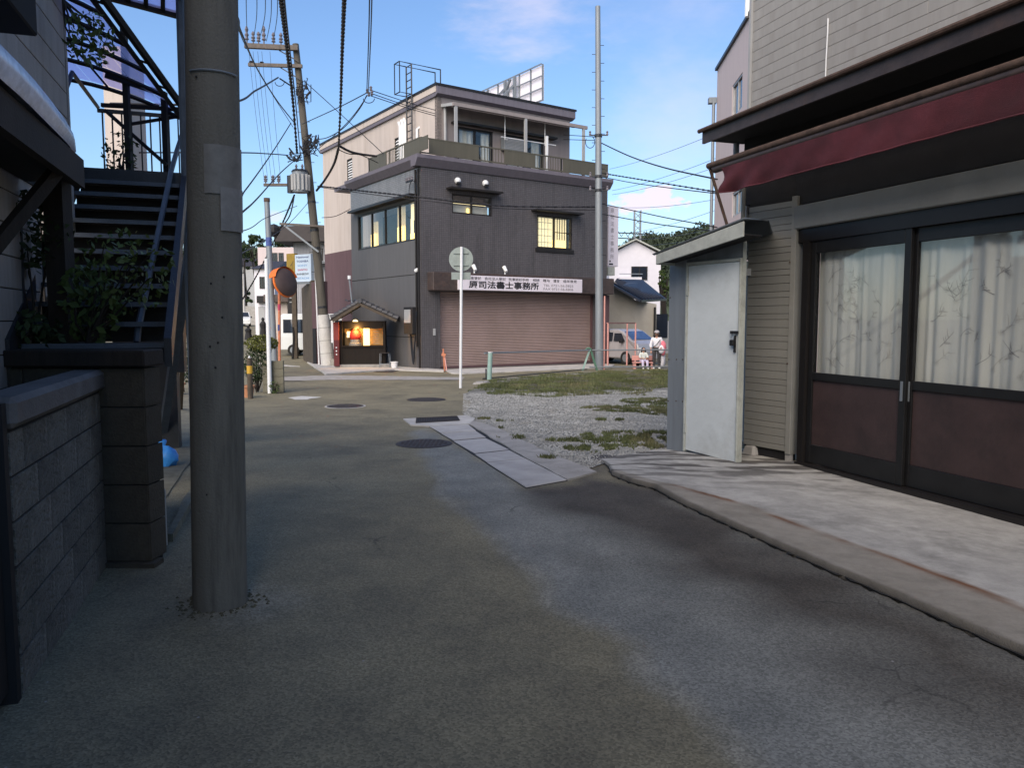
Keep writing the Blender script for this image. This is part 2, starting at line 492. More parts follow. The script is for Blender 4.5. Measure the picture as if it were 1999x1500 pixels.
M['olive_panel'] = mk('olive_panel', (.085, .08, .06), .5, var=.12, scale=1.5, streak=True)
M['window_frame'] = mk('window_frame', (.02, .018, .018), .4, metal=.3, bump=0)
M['window_frame_light'] = mk('window_frame_light', (.35, .35, .36), .4, metal=.4, bump=0)
M['glass'] = window_glass('glass', .22)
M['glass_dark'] = glassy('glass_dark', .9, (.015, .02, .03))
M['glass_pane_clear'] = window_glass('glass_pane_clear', .35)
M['curtain'] = mk('curtain', (.55, .58, .56), .95, var=.08, scale=3, bump=0, spec=.05)
M['lit'] = emit('lit_room', (1, .74, .24), .8)
M['lit_pale'] = emit('lit_pale', (.95, .80, .45), .36)
M['lit_dim'] = emit('lit_dim', (.75, .62, .36), .12)
M['shutter'] = mk('shutter', (.30, .228, .215), .55, var=.1, scale=.8, bump=.03, dirt=(.2, .16, .14), dirt_amt=.6)
M['sign_white'] = mk('sign_white', (.62, .59, .66), .5, var=.04, bump=0)
M['ink'] = mk('ink', (.02, .02, .025), .6, bump=0, var=0)
M['ink_grey'] = mk('ink_grey', (.18, .17, .19), .6, bump=0, var=0)
M['ink_blue'] = mk('ink_blue', (.03, .045, .16), .6, bump=0, var=0)
M['ink_red'] = mk('ink_red', (.35, .04, .09), .6, bump=0, var=0)
M['ink_lblue'] = mk('ink_lblue', (.15, .28, .5), .6, bump=0, var=0)
M['wood_dark'] = mk('wood_dark', (.022, .017, .014), .8, var=.3, scale=6, streak=True)
M['brown_post'] = mk('brown_post', (.075, .06, .045), .85, var=.3, scale=6)
M['roof_tile'] = mk('roof_tile', (.05, .052, .06), .5, var=.25, scale=6, rand=.1)
M['roof_blue'] = mk('roof_blue', (.016, .022, .038), .5, var=.15, scale=3)
M['red_pillar'] = mk('red_pillar', (.20, .035, .028), .7, var=.2, scale=5, streak=True)
M['red_dark'] = mk('red_dark', (.10, .02, .022), .7, var=.2, scale=5)
M['red_cloth'] = mk('red_cloth', (.75, .05, .03), .8, bump=.03)
M['stone'] = mk('stone', (.26, .24, .21), .9, var=.3, scale=12, bump=.2, bscale=50, dist=.02)
M['orange'] = mk('orange_paint', (.62, .15, .03), .5, var=.12)
M['orange_fade'] = mk('orange_faded', (.42, .15, .08), .6, var=.25, scale=9, dirt=(.5, .3, .22))
M['mirror_back'] = mk('mirror_back', (.06, .042, .04), .6, var=.2)
M['yellow_sign'] = mk('yellow_sign', (.25, .17, .03), .6, var=.2)
M['sign_back'] = mk('sign_back', (.23, .27, .26), .55, metal=.3, var=.12, scale=8)
M['mint'] = mk('mint_paint', (.24, .36, .33), .5, var=.15, scale=7)
M['green_paint'] = mk('green_paint', (.06, .14, .10), .5, var=.2)
M['salmon'] = mk('salmon_paint', (.55, .28, .25), .55, var=.15)
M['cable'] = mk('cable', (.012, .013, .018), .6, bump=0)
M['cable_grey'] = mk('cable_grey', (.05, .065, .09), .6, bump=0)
M['insulator'] = mk('insulator', (.14, .13, .15), .3, bump=0)
M['crossarm'] = mk('crossarm', (.10, .085, .075), .7, var=.3, scale=8)
M['white_house'] = mk('white_house', (.62, .61, .66), .85, var=.05, bump=.05, bscale=30)
M['pink_building'] = mk('pink_building', (.50, .43, .43), .85, var=.05, scale=1, streak=True, bump=.05, bscale=40)
M['beige_house'] = mk('beige_house', (.36, .34, .30), .9, var=.06, bump=.15, bscale=50)
M['grey_corr'] = mk('grey_corrugated', (.33, .34, .37), .7, var=.1)
M['dark_roof'] = mk('dark_roof', (.035, .03, .032), .6, var=.2)
M['leaf'] = mk('leaf', (.055, .085, .022), .6, var=.45, scale=4, bump=0, spec=.3)
M['leaf_hill'] = mk('leaf_hill', (.045, .06, .04), .8, var=.5, scale=.08, bump=0, spec=.1)
M['leaf_dark'] = mk('leaf_dark', (.03, .048, .02), .7, var=.5, scale=1.2, bump=0, spec=.2)
M['leaf_yellow'] = mk('leaf_yellow', (.09, .10, .02), .6, var=.4, scale=5, bump=0, spec=.3)
M['grass'] = mk('grass_blade', (.085, .10, .042), .7, var=.55, scale=1.3, bump=0, spec=.2, dirt=(.20, .17, .10), dirt_amt=.9)
M['soil'] = mk('soil', (.075, .07, .045), .95, var=.4, scale=6, bump=.2, bscale=80)
M['gravel_bed'] = mk('gravel_bed', (.20, .20, .185), .95, var=.4, scale=2.5, bump=.3, bscale=90, dist=.03)
M['gravel'] = mk('gravel_stone', (.29, .295, .285), .9, var=.4, scale=3, bump=0, dirt=(.17, .155, .13), dirt_amt=.7)
M['white_line'] = mk('white_line', (.5, .49, .46), .8, var=.25, scale=14)
M['manhole'] = mk('manhole_iron', (.05, .045, .047), .6, metal=.3, var=.3, scale=20, bump=.2, bscale=60)
M['patch'] = mk('patch', (.15, .142, .105), .9, var=.3, scale=5, bump=.12, bscale=110, dirt=(.07, .068, .06), dirt_amt=.8)
M['blue_bag'] = mk('blue_bag', (.05, .28, .75), .45, var=.2, scale=8, bump=.1, bscale=30)
M['terracotta'] = mk('terracotta', (.42, .20, .11), .8, var=.15)
M['car_white'] = mk('car_white', (.6, .63, .64), .25, var=.02, bump=0, spec=.5)
M['car_silver'] = mk('car_silver', (.42, .41, .43), .3, metal=.3, var=.02, bump=0, spec=.5)
M['tyre'] = mk('tyre', (.015, .015, .015), .8, bump=0)
M['skin'] = mk('skin', (.42, .24, .17), .6, var=.05, bump=0)
M['skin_dark'] = mk('skin_dark', (.2, .11, .08), .6, var=.05, bump=0)
M['hair'] = mk('hair', (.012, .01, .01), .5, bump=0)
M['shirt_white'] = mk('shirt_white', (.66, .66, .72), .9, var=.05, bump=.05, bscale=20)
M['shirt_pale'] = mk('shirt_pale', (.55, .6, .58), .9, var=.05)
M['pants_dark'] = mk('pants_dark', (.045, .045, .05), .9, var=.1)
M['lilac'] = mk('lilac', (.55, .5, .68), .9, var=.15, scale=30)
M['pink_red'] = mk('pink_red', (.62, .17, .22), .8, var=.1)
M['cap_grey'] = mk('cap_grey', (.35, .34, .36), .9, var=.1)
M['bucket'] = mk('bucket', (.62, .62, .63), .5, var=.05, bump=0)
def poly_sheet_mat():
    m = bpy.data.materials.new('purple_polycarbonate'); m.use_nodes = True; ns = m.node_tree.nodes
    b = ns['Principled BSDF']; ns.remove(b)
    t1 = N(m, 'ShaderNodeBsdfTransparent'); t1.inputs[0].default_value = (.66, .62, .88, 1)
    t2 = N(m, 'ShaderNodeBsdfTranslucent'); t2.inputs[0].default_value = (.62, .58, .86, 1)
    mx = N(m, 'ShaderNodeMixShader'); mx.inputs[0].default_value = .55
    L(m, t1.outputs[0], mx.inputs[1]); L(m, t2.outputs[0], mx.inputs[2]); L(m, mx.outputs[0], ns['Material Output'].inputs[0])
    return m
M['poly'] = poly_sheet_mat()

def text(body, fr, u, w, z, height, mat, parent, width=None, bold=0.0, name='lettering', line=1.0, label=None):
    """flat print: text whose box starts at (u, z) bottom left, scaled to the given height (and width)"""
    c = bpy.data.curves.new('t', 'FONT'); c.body = body; c.size = 1; c.offset = bold; c.space_line = line
    c.resolution_u = 3
    o = bpy.data.objects.new('t', c); COL.objects.link(o)
    dg = bpy.context.evaluated_depsgraph_get()
    me0 = o.evaluated_get(dg).to_mesh()
    vs = np.array([v.co[:] for v in me0.vertices]); fs = [tuple(p.vertices) for p in me0.polygons]
    o.evaluated_get(dg).to_mesh_clear()
    bpy.data.objects.remove(o)
    if not len(vs): return None
    lo, hi = vs.min(0), vs.max(0)
    k = height / (hi[1] - lo[1]); kx = k if width is None else width / (hi[0] - lo[0])
    mb = MB()
    mb.add([fr.p(u + (v[0] - lo[0]) * kx, w, z + (v[1] - lo[1]) * k) for v in vs], fs)
    return mb.build(name, mat, parent, uv=False, label=label)

# ---------------------------------------------------------------- generic facade pieces
def holed_wall(mb, fr, u0, u1, w0, w1, z0, z1, holes):
    us = sorted({u0, u1} | {min(max(h[i], u0), u1) for h in holes for i in (0, 1)})
    zs = sorted({z0, z1} | {min(max(h[i], z0), z1) for h in holes for i in (2, 3)})
    for a, b in zip(us, us[1:]):
        run = None
        for c, d in zip(zs, zs[1:]):
            mu, mz = (a + b) / 2, (c + d) / 2
            solid = not any(h[0] < mu < h[1] and h[2] < mz < h[3] for h in holes)
            if solid: run = (run[0], d) if run else (c, d)
            if (not solid or d == zs[-1]) and run:
                mb.fbox(fr, a, b, w0, w1, run[0], run[1]); run = None
def window(parent, fr, u0, u1, z0, z1, w=0.0, n=2, frame='window_frame', glass='glass', t=.05, name='window', back=None, curtains=(), mid=None, deep=.12):
    mb = MB()
    mb.fbox(fr, u0, u1, w + .02, w + .02 + deep, z0, z0 + t); mb.fbox(fr, u0, u1, w + .02, w + .02 + deep, z1 - t, z1)
    mb.fbox(fr, u0, u0 + t, w + .02, w + .02 + deep, z0 + t, z1 - t); mb.fbox(fr, u1 - t, u1, w + .02, w + .02 + deep, z0 + t, z1 - t)
    wd = (u1 - u0 - 2 * t) / n
    for i in range(1, n): mb.fbox(fr, u0 + t + wd * i - t / 2, u0 + t + wd * i + t / 2, w + .03, w + .0 + deep, z0 + t, z1 - t)
    if mid is not None: mb.fbox(fr, u0 + t, u1 - t, w + .035, w + .06, mid - t / 3, mid + t / 3)
    f = mb.build(name, M[frame], parent)
    for i in range(n):
        MB().fbox(fr, u0 + t + wd * i + .004, u0 + t + wd * (i + 1) - .004, w + .07, w + .078, z0 + t + .002, z1 - t - .002).build('pane', M[glass], f)
    if back: MB().fbox(fr, u0 + t, u1 - t, w + .55, w + .57, z0 + t, z1 - t).build('room', M[back] if isinstance(back, str) else back, f)
    for (a, b, c, d, mname) in curtains:
        cm = MB(); k = max(4, int((b - a) / .06)); pts = []
        for i in range(k + 1): pts.append((a + (b - a) * i / k, w + .2 + .025 * math.sin(i * 1.9)))
        for i in range(k): cm.quad(fr.p(pts[i][0], pts[i][1], c), fr.p(pts[i + 1][0], pts[i + 1][1], c), fr.p(pts[i + 1][0], pts[i + 1][1], d), fr.p(pts[i][0], pts[i][1], d))
        cm.build('curtain', M[mname], f, smooth=True)
    return f
# ================================================================ SETTING: ground, roads
def sdf_poly(X, Y, poly):
    """signed distance (inside positive) to a polygon, numpy"""
    pts = np.array([p[:2] for p in poly]); n = len(pts)
    d = np.full(X.shape, 1e9); ins = np.zeros(X.shape, bool)
    for i in range(n):
        a, b = pts[i], pts[(i + 1) % n]
        ex, ey = b - a; wx, wy = X - a[0], Y - a[1]
        t = np.clip((wx * ex + wy * ey) / (ex * ex + ey * ey + 1e-12), 0, 1)
        d = np.minimum(d, np.hypot(wx - ex * t, wy - ey * t))
        c = ((a[1] > Y) != (b[1] > Y)) & (X < (b[0] - a[0]) * (Y - a[1]) / (b[1] - a[1] + 1e-12) + a[0])
        ins ^= c
    return np.where(ins, d, -d)
def PX(*pts): return [G(x, y) for x, y in pts]
def densify(pts, step=.25, jit=.0, rr=random.Random(3)):
    out = []
    n = len(pts)
    for i in range(n):
        a, b = np.array(pts[i][:2]), np.array(pts[(i + 1) % n][:2]); k = max(1, int(np.hypot(*(b - a)) / step))
        for j in range(k):
            q = a + (b - a) * j / k
            if j: q = q + np.array([rr.uniform(-jit, jit), rr.uniform(-jit, jit)])
            out.append(q)
    return out

SH = Fr((3.42, 9.07), (.3276, -.9448))     # facade of the shop, u from far to near
ap_edge = [G(x, y) for x, y in ((1172, 901), (1188, 912), (1196, 930), (1235, 945), (1282, 957), (1330, 985), (1450, 1040), (1600, 1108), (1750, 1172), (1900, 1240), (1999, 1284), (2300, 1425), (2700, 1620))]
inner = [G(1300, 876), G(1450, 876), G(1562, 902)] + [np.array(SH.p(u, .3, 0)) for u in (1, 3, 6, 8, 9.5)]
ap_poly = [p[:2] for p in ap_edge] + [p[:2] for p in reversed(inner)]
# the road as one fine grid; which asphalt lies where is stored per vertex
blue_poly = PX((800, 845), (835, 900), (862, 960), (985, 1075), (1060, 1150), (1150, 1225), (1290, 1340), (1400, 1430), (1560, 1640), (2300, 1640), (2400, 1420), (1999, 1280), (1280, 960), (1030, 958), (838, 838))
dark_poly = PX((1030, 955), (1062, 942), (1125, 945), (1170, 903), (1200, 915), (1195, 930), (1280, 955), (1999, 1282), (2500, 1560), (2300, 1900), (1900, 1420), (1500, 1190), (1180, 1030), (1090, 1000))
seam = [G(x, y) for x, y in ((850, 925), (870, 970), (935, 1030), (1000, 1090), (1060, 1150), (1150, 1225), (1290, 1335), (1400, 1430), (1470, 1530), (1560, 1640))]
xs = np.arange(-6.5, 8.01, .07)
ys = [-2.5]; 
while ys[-1] < 34.5: ys.append(ys[-1] + max(.07, (ys[-1] - 6) * .012))
ys = np.array(ys)
XX, YY = np.meshgrid(xs, ys)
def seam_dist(X, Y):
    d = np.full(X.shape, 1e9)
    for a, b in zip(seam, seam[1:]):
        ex, ey = (b - a)[:2]; wx, wy = X - a[0], Y - a[1]
        t = np.clip((wx * ex + wy * ey) / (ex * ex + ey * ey), 0, 1); d = np.minimum(d, np.hypot(wx - ex * t, wy - ey * t))
    return d
from mathutils import noise as mnoise
jx = np.array([[mnoise.noise((x * 1.7, y * 1.7, 0)) for x in xs] for y in ys])
jy = np.array([[mnoise.noise((x * 1.7, y * 1.7, 9)) for x in xs] for y in ys])
X2, Y2 = XX + jx * .16, YY + jy * .16
tb = np.clip(sdf_poly(X2, Y2, blue_poly) / .10 * .5 + .5, 0, 1)
td = np.clip(sdf_poly(XX + jx * .35, YY + jy * .35, dark_poly) / (.12 + .06 * np.clip(9.5 - YY, 0, 6)) * .5 + .5, 0, 1)
ts = np.exp(-(seam_dist(X2, Y2) / .045) ** 2) * .55
pole_at = G(430, 1178)
ts = np.maximum(ts, .5 * np.exp(-(np.hypot(X2 - pole_at[0] - .12, Y2 - pole_at[1]) / .30) ** 4))
ZZ = -SLOPE * YY + jx * .006 - .3 * np.clip((sdf_poly(XX, YY, ap_poly) - .03) / .1, 0, 1)
nx, ny = len(xs), len(ys)
verts = np.stack([XX, YY, ZZ], -1).reshape(-1, 3)
idx = np.arange(nx * ny).reshape(ny, nx)
faces = np.stack([idx[:-1, :-1], idx[:-1, 1:], idx[1:, 1:], idx[1:, :-1]], -1).reshape(-1, 4)
me = bpy.data.meshes.new('road'); me.from_pydata(verts.tolist(), [], faces.tolist())
ca = me.color_attributes.new('kind_of_asphalt', 'FLOAT_COLOR', 'POINT')
ca.data.foreach_set('color', np.stack([tb, td, ts, np.ones_like(tb)], -1).reshape(-1).astype(np.float32))
me.polygons.foreach_set('use_smooth', [True] * len(me.polygons))
def asphalt(name, use_attr=True):
    m = bpy.data.materials.new(name); m.use_nodes = True; b = m.node_tree.nodes['Principled BSDF']; b.inputs['Roughness'].default_value = .82; b.inputs['Specular IOR Level'].default_value = .3
    t = N(m, 'ShaderNodeTexCoord'); v = t.outputs['Object']
    def noise(s, d=6, r=.6):
        n = N(m, 'ShaderNodeTexNoise'); n.inputs['Scale'].default_value = s; n.inputs['Detail'].default_value = d; n.inputs['Roughness'].default_value = r; L(m, v, n.inputs['Vector']); return n.outputs['Fac']
    def mix(f, a, c, bt='MIX'):
        n = N(m, 'ShaderNodeMixRGB', blend_type=bt)
        for i, s in enumerate((f, a, c)):
            if hasattr(s, 'links'): L(m, s, n.inputs[i])
            else: n.inputs[i].default_value = s
        return n.outputs[0]
    def mr(f, a, b_, c=0., d=1.):
        n = N(m, 'ShaderNodeMapRange'); L(m, f, n.inputs['Value'])
        for k_, q in zip(('From Min', 'From Max', 'To Min', 'To Max'), (a, b_, c, d)): n.inputs[k_].default_value = q
        return n.outputs[0]
    old = mix(mr(noise(.9), .35, .68), (.205, .185, .122, 1), (.128, .117, .082, 1))
    old = mix(mr(noise(3.2), .45, .75, 0, .6), old, (.235, .21, .135, 1))
    col = old
    if use_attr:
        a = N(m, 'ShaderNodeAttribute'); a.attribute_name = 'kind_of_asphalt'; sp = N(m, 'ShaderNodeSeparateColor'); L(m, a.outputs['Color'], sp.inputs[0])
        blue = mix(mr(noise(1.6), .35, .7), (.150, .155, .142, 1), (.225, .228, .205, 1))
        dark = mix(mr(noise(2.4), .35, .7), (.046, .041, .035, 1), (.078, .070, .058, 1))
        col = mix(sp.outputs[0], col, blue); col = mix(sp.outputs[1], col, dark)
        sn = mix(mr(noise(7), .4, .62), (.34, .33, .28, 1), (.14, .14, .12, 1))
        sf = N(m, 'ShaderNodeMath', operation='MULTIPLY'); L(m, sp.outputs[2], sf.inputs[0]); sf.inputs[1].default_value = .7
        col = mix(sf.outputs[0], col, sn)
    # hairline cracks, only here and there
    cn = N(m, 'ShaderNodeTexNoise'); cn.inputs['Scale'].default_value = 2.2; cn.inputs['Detail'].default_value = 4; L(m, v, cn.inputs['Vector'])
    cv = N(m, 'ShaderNodeVectorMath', operation='MULTIPLY_ADD'); L(m, cn.outputs['Color'], cv.inputs[0]); cv.inputs[1].default_value = (.55, .55, 0); L(m, v, cv.inputs[2])
    ce = N(m, 'ShaderNodeTexVoronoi', feature='DISTANCE_TO_EDGE'); ce.inputs['Scale'].default_value = .75; L(m, cv.outputs[0], ce.inputs['Vector'])
    cf = N(m, 'ShaderNodeMath', operation='MULTIPLY'); L(m, mr(ce.outputs['Distance'], .002, .007, .5, 0), cf.inputs[0]); L(m, mr(noise(.7), .55, .60), cf.inputs[1])
    col = mix(cf.outputs[0], col, (.022, .021, .019, 1))
    # stains
    col = mix(mr(noise(.55, 3), .56, .68, 0, .45), col, (.05, .048, .042, 1))
    # aggregate: single grains of stone
    vo = N(m, 'ShaderNodeTexVoronoi'); vo.inputs['Scale'].default_value = 100; L(m, v, vo.inputs['Vector'])
    g = N(m, 'ShaderNodeSeparateColor'); L(m, vo.outputs['Color'], g.inputs[0])
    gs = mr(g.outputs[0], 0, 1, .68, 1.32)
    sc = N(m, 'ShaderNodeVectorMath', operation='SCALE'); L(m, col, sc.inputs[0]); L(m, gs, sc.inputs['Scale'])
    col = sc.outputs[0]
    vo2 = N(m, 'ShaderNodeTexVoronoi'); vo2.inputs['Scale'].default_value = 5.5; L(m, v, vo2.inputs['Vector'])
    speck = mr(vo2.outputs['Distance'], .022, .040, 1, 0)
    g2 = N(m, 'ShaderNodeSeparateColor'); L(m, vo2.outputs['Color'], g2.inputs[0])
    sk = N(m, 'ShaderNodeMath', operation='MULTIPLY'); L(m, speck, sk.inputs[0]); L(m, mr(g2.outputs[1], .45, .47), sk.inputs[1])
    col = mix(sk.outputs[0], col, (.3, .29, .28, 1))
    L(m, col, b.inputs['Base Color'])
    bp = N(m, 'ShaderNodeBump'); bp.inputs['Strength'].default_value = .35; bp.inputs['Distance'].default_value = .005
    ad = N(m, 'ShaderNodeMath', operation='ADD'); L(m, vo.outputs['Distance'], ad.inputs[0]); L(m, noise(40), ad.inputs[1]); L(m, ad.outputs[0], bp.inputs['Height']); L(m, bp.outputs[0], b.inputs['Normal'])
    return m
me.materials.append(asphalt('asphalt'))
road = bpy.data.objects.new('road', me); COL.objects.link(road); tag(road, 'patched grey brown asphalt lane leading to the junction', kind='structure')
INV['road'] = Matrix.Identity(4)

# terrain all the way to the horizon
mb = MB(); gy = [-60, -20, -6, -3] + list(range(0, 36, 4)) + [36, 40, 45, 50, 55, 60, 70, 80, 83, 120, 200, 400, 900, 2000]
gx = [-1500, -400, -150, -80, -50, -30, -20, -12, -7, -3, 0, 3, 7, 12, 20, 30, 50, 80, 150, 400, 1500]
for y in gy:
    for x in gx: mb.v.append((x, y, gz(y) - .012 - (.35 if x in (3, 7) and -3 <= y <= 9 else 0)))
for j in range(len(gy) - 1):
    for i in range(len(gx) - 1):
        a = j * len(gx) + i; mb.f.append((a, a + 1, a + 1 + len(gx), a + len(gx)))
tag(mb.build('ground', asphalt('asphalt_plain', False), loc=(0, 0, 0)), 'worn asphalt ground of the streets beyond the junction', kind='structure')

def sheet(name, pts, mat, h, kind='structure', label=None, edge=0.0, jit=0.0, step=.3, cat=None, parent=None):
    """flat patch following the slope of the ground, h above it, with an edge going down when it has one"""
    q = densify(pts, step, jit) if jit else [np.array(p[:2]) for p in pts]
    top = [(p[0], p[1], -SLOPE * p[1] + h) for p in q]; n = len(top)
    mb = MB(); mb.add(top, [tuple(range(n))])
    if edge:
        mb.add([(p[0], p[1], p[2]) for p in top] + [(p[0], p[1], p[2] - edge) for p in top], [(i, (i + 1) % n, (i + 1) % n + n, i + n) for i in range(n)])
    # make faces point up
    me_area = sum(top[i][0] * top[(i + 1) % n][1] - top[(i + 1) % n][0] * top[i][1] for i in range(n))
    if me_area < 0: mb.f = [tuple(reversed(f)) for f in mb.f]
    o = mb.build(name, mat, parent)
    return tag(o, label, cat, kind=kind) if parent is None else o

# gravel lot and its grass band
lot = PX((905, 770), (918, 792), (903, 808), (925, 822), (985, 872), (1050, 905), (1110, 928), (1165, 912), (1200, 893), (1303, 880), (1420, 880), (1480, 760), (1430, 722), (1200, 724), (1060, 733), (960, 742))
sheet('gravel_lot', lot, M['gravel_bed'], .012, label='open gravel lot with grass patches beside the lane', jit=.08)
def inside(p, poly):
    x, y = p; r = False; n = len(poly)
    for i in range(n):
        a, b = poly[i], poly[(i + 1) % n]
        if (a[1] > y) != (b[1] > y) and x < (b[0] - a[0]) * (y - a[1]) / (b[1] - a[1]) + a[0]: r = not r
    return r
lx = [p[0] for p in lot]; ly = [p[1] for p in lot]
# loose stones
mb = MB(); cnt = 0
gr = PX((905, 770), (903, 808), (925, 822), (985, 872), (1050, 905), (1130, 930), (1200, 893), (1303, 882), (1420, 882), (1450, 760))
NSTONE = 36000
rr = random.Random(21)
while cnt < NSTONE:
    x, y = rr.uniform(min(lx), max(lx)), rr.uniform(min(ly), 24)
    y = min(ly) + (y - min(ly)) * rr.random() ** .35
    if not inside((x, y), gr): continue
    s = rr.uniform(.008, .019); z = -SLOPE * y + .012
    a = rr.uniform(0, 6.28); ca_, sa_ = math.cos(a) * s, math.sin(a) * s; k = rr.uniform(.6, 1)
    mb.add([(x + ca_, y + sa_, z), (x - sa_ * k, y + ca_ * k, z), (x - ca_, y - sa_, z), (x + sa_ * k, y - ca_ * k, z), (x + rr.uniform(-.4, .4) * s, y, z + s * rr.uniform(.5, 1))], [(0, 1, 4), (1, 2, 4), (2, 3, 4), (3, 0, 4)])
    cnt += 1
tag(mb.build('gravel', M['gravel'], loc=(0, 15, -.2), uv=False), 'loose pale grey gravel lying in the open lot', kind='stuff')
# grass: a band at the back of the lot, patches on the right
band = PX((905, 770), (925, 757), (960, 742), (1060, 733), (1200, 725), (1450, 722), (1470, 752), (1330, 752), (1250, 766), (1180, 778), (1080, 775), (1000, 772), (930, 768))
patches = [(G(1240, 800), 1.1, .42), (G(1290, 786), .9, .5), (G(1290, 805), .5, .5), (G(1120, 862), .42, .12), (G(1185, 862), .5, .22), (G(1250, 853), .9, .3), (G(1150, 878), .35, .16), (G(1225, 876), .5, .14), (G(1075, 897), .16, .07), (G(1290, 866), .6, .3), (G(1160, 888), .1, .05), (G(1190, 822), .25, .15), (G(1000, 857), .22, .14), (G(972, 838), .1, .05), (G(985, 824), .16, .05), (G(950, 820), .2, .05)]
bsm = PX((960, 757), (985, 748), (1060, 740), (1200, 730), (1450, 725), (1470, 748), (1330, 748), (1250, 757), (1180, 763), (1080, 765), (1000, 762))
sheet('grass_soil', [np.array(p[:2]) for p in bsm], M['soil'], .018, label='dark soil under the grass at the back of the lot', jit=.35)
mb = MB(); rr = random.Random(8)
def blade(x, y, h, mb=None):
    z = -SLOPE * y + .015; a = rr.uniform(0, 6.28); w = rr.uniform(.006, .013); dx, dy = math.cos(a) * w, math.sin(a) * w
    l = rr.uniform(.2, .8) * h; b = rr.uniform(0, 6.28)
    mb.add([(x - dx, y - dy, z), (x + dx, y + dy, z), (x + math.cos(b) * l, y + math.sin(b) * l, z + h)], [(0, 1, 2)])
cnt = 0; bx = [p[0] for p in band]; by = [p[1] for p in band]
while cnt < 40000:
    x, y = rr.uniform(min(bx), max(bx)), rr.uniform(min(by), max(by))
    jx_, jy_ = mnoise.noise((x * 1.1, y * 1.1, 7)) * 1.1, mnoise.noise((x * 1.6, y * .8, 2)) * 1.5
    if not inside((x + jx_, y + jy_), band) or not inside((x, y), lot): continue
    nn = mnoise.noise((x * .8, y * .8, 3)); n2 = mnoise.noise((x * 2.5, y * 2.5, 1))
    if nn + n2 * .9 < -.12 and rr.random() < .85: continue
    blade(x, y, rr.uniform(.02, .065) * (1 + nn * .9 + n2 * .5) * (1 if rr.random() > .03 else rr.uniform(1.5, 3)), mb); cnt += 1
for c, a, b in patches:
    for _ in range(int(4600 * a * b * 3.14) + 80):
        r = rr.random() ** .6; t = rr.uniform(0, 6.28)
        if mnoise.noise(((c[0] + r * a * math.cos(t)) * 5, (c[1] + r * b * math.sin(t)) * 4, 5)) < rr.uniform(-.25, .25): continue
        blade(c[0] + r * a * math.cos(t), c[1] + r * b * 1.6 * math.sin(t), rr.uniform(.02, .055), mb)
tag(mb.build('grass', M['grass'], loc=(0, 22, -.3), uv=False), 'short green grass growing on the back of the gravel lot', kind='stuff')

# ---------------------------------------------------------------- drain: concrete slabs along the lot
ditch = thing('drain_cover_row', 'row of concrete drain slabs running between lane and gravel lot', 'drain cover', G(960, 880))
Lp = [G(838, 834), G(861, 848), G(884, 862), G(926, 888), G(950, 905), G(1027, 955)]
Rp = [G(915, 830), G(930, 843), G(949, 856), G(995, 880), G(1026, 897), G(1108, 940)]
rr = random.Random(2)
MB().box8([(v[0], v[1], v[2] - .03) for v in (Lp[5], Rp[5], Rp[0], Lp[0])], [(v[0], v[1], v[2] + .007) for v in (Lp[5], Rp[5], Rp[0], Lp[0])]).build('bed', M['black'], ditch)
for i in range(5):
    a, b, c, d = [np.array(v) for v in (Lp[i], Rp[i], Rp[i + 1], Lp[i + 1])]
    m_ = (a + b + c + d) / 4; k = .985
    lift = .013 + rr.uniform(-.003, .003)
    q = [m_ + (v - m_) * np.array([k, .93 if i < 4 else .97, 1]) for v in (d, c, b, a)]
    MB().box8([(v[0], v[1], v[2] - .05) for v in q], [(v[0], v[1], v[2] + lift) for v in q]).build('slab', M['slab'], ditch, bevel=.006)
# concrete bed beside it, a step on the lot side
bed = PX((915, 830), (1026, 897), (1108, 940), (1165, 925), (1070, 886), (1000, 852), (960, 834), (925, 824))
sheet('kerb_concrete', [np.array(p[:2]) for p in bed], M['concrete'], .022, label='weathered concrete edging between drain slabs and gravel', jit=.02, edge=.03)
head = PX((787, 820), (908, 813), (928, 819), (916, 830), (838, 834), (802, 832))
sheet('grate_surround', [np.array(p[:2]) for p in head], M['concrete_light'], .02, label='pale concrete surround of the street gutter grate', jit=.015, edge=.03)
gt = thing('drain_grate', 'dark steel gutter grate set in the pale concrete surround', 'drain grate', G(855, 822))
a, b, c, d = G(813, 820), G(892, 816), G(897, 824), G(812, 829)
MB().box8([(v[0], v[1], v[2] + .018) for v in (d, c, b, a)], [(v[0], v[1], v[2] + .024) for v in (d, c, b, a)]).build('pit', M['black'], gt)
mb = MB()
for i in range(26):
    t = i / 25; p, q = a + (b - a) * t, d + (c - d) * t
    mb.bar((p[0], p[1], p[2] + .03), (q[0], q[1], q[2] + .03), .012, .012)
for p, q in ((a, b), (d, c)): mb.bar((p[0], p[1], p[2] + .03), (q[0], q[1], q[2] + .03), .02, .012)
mb.build('grating', M['manhole'], gt)
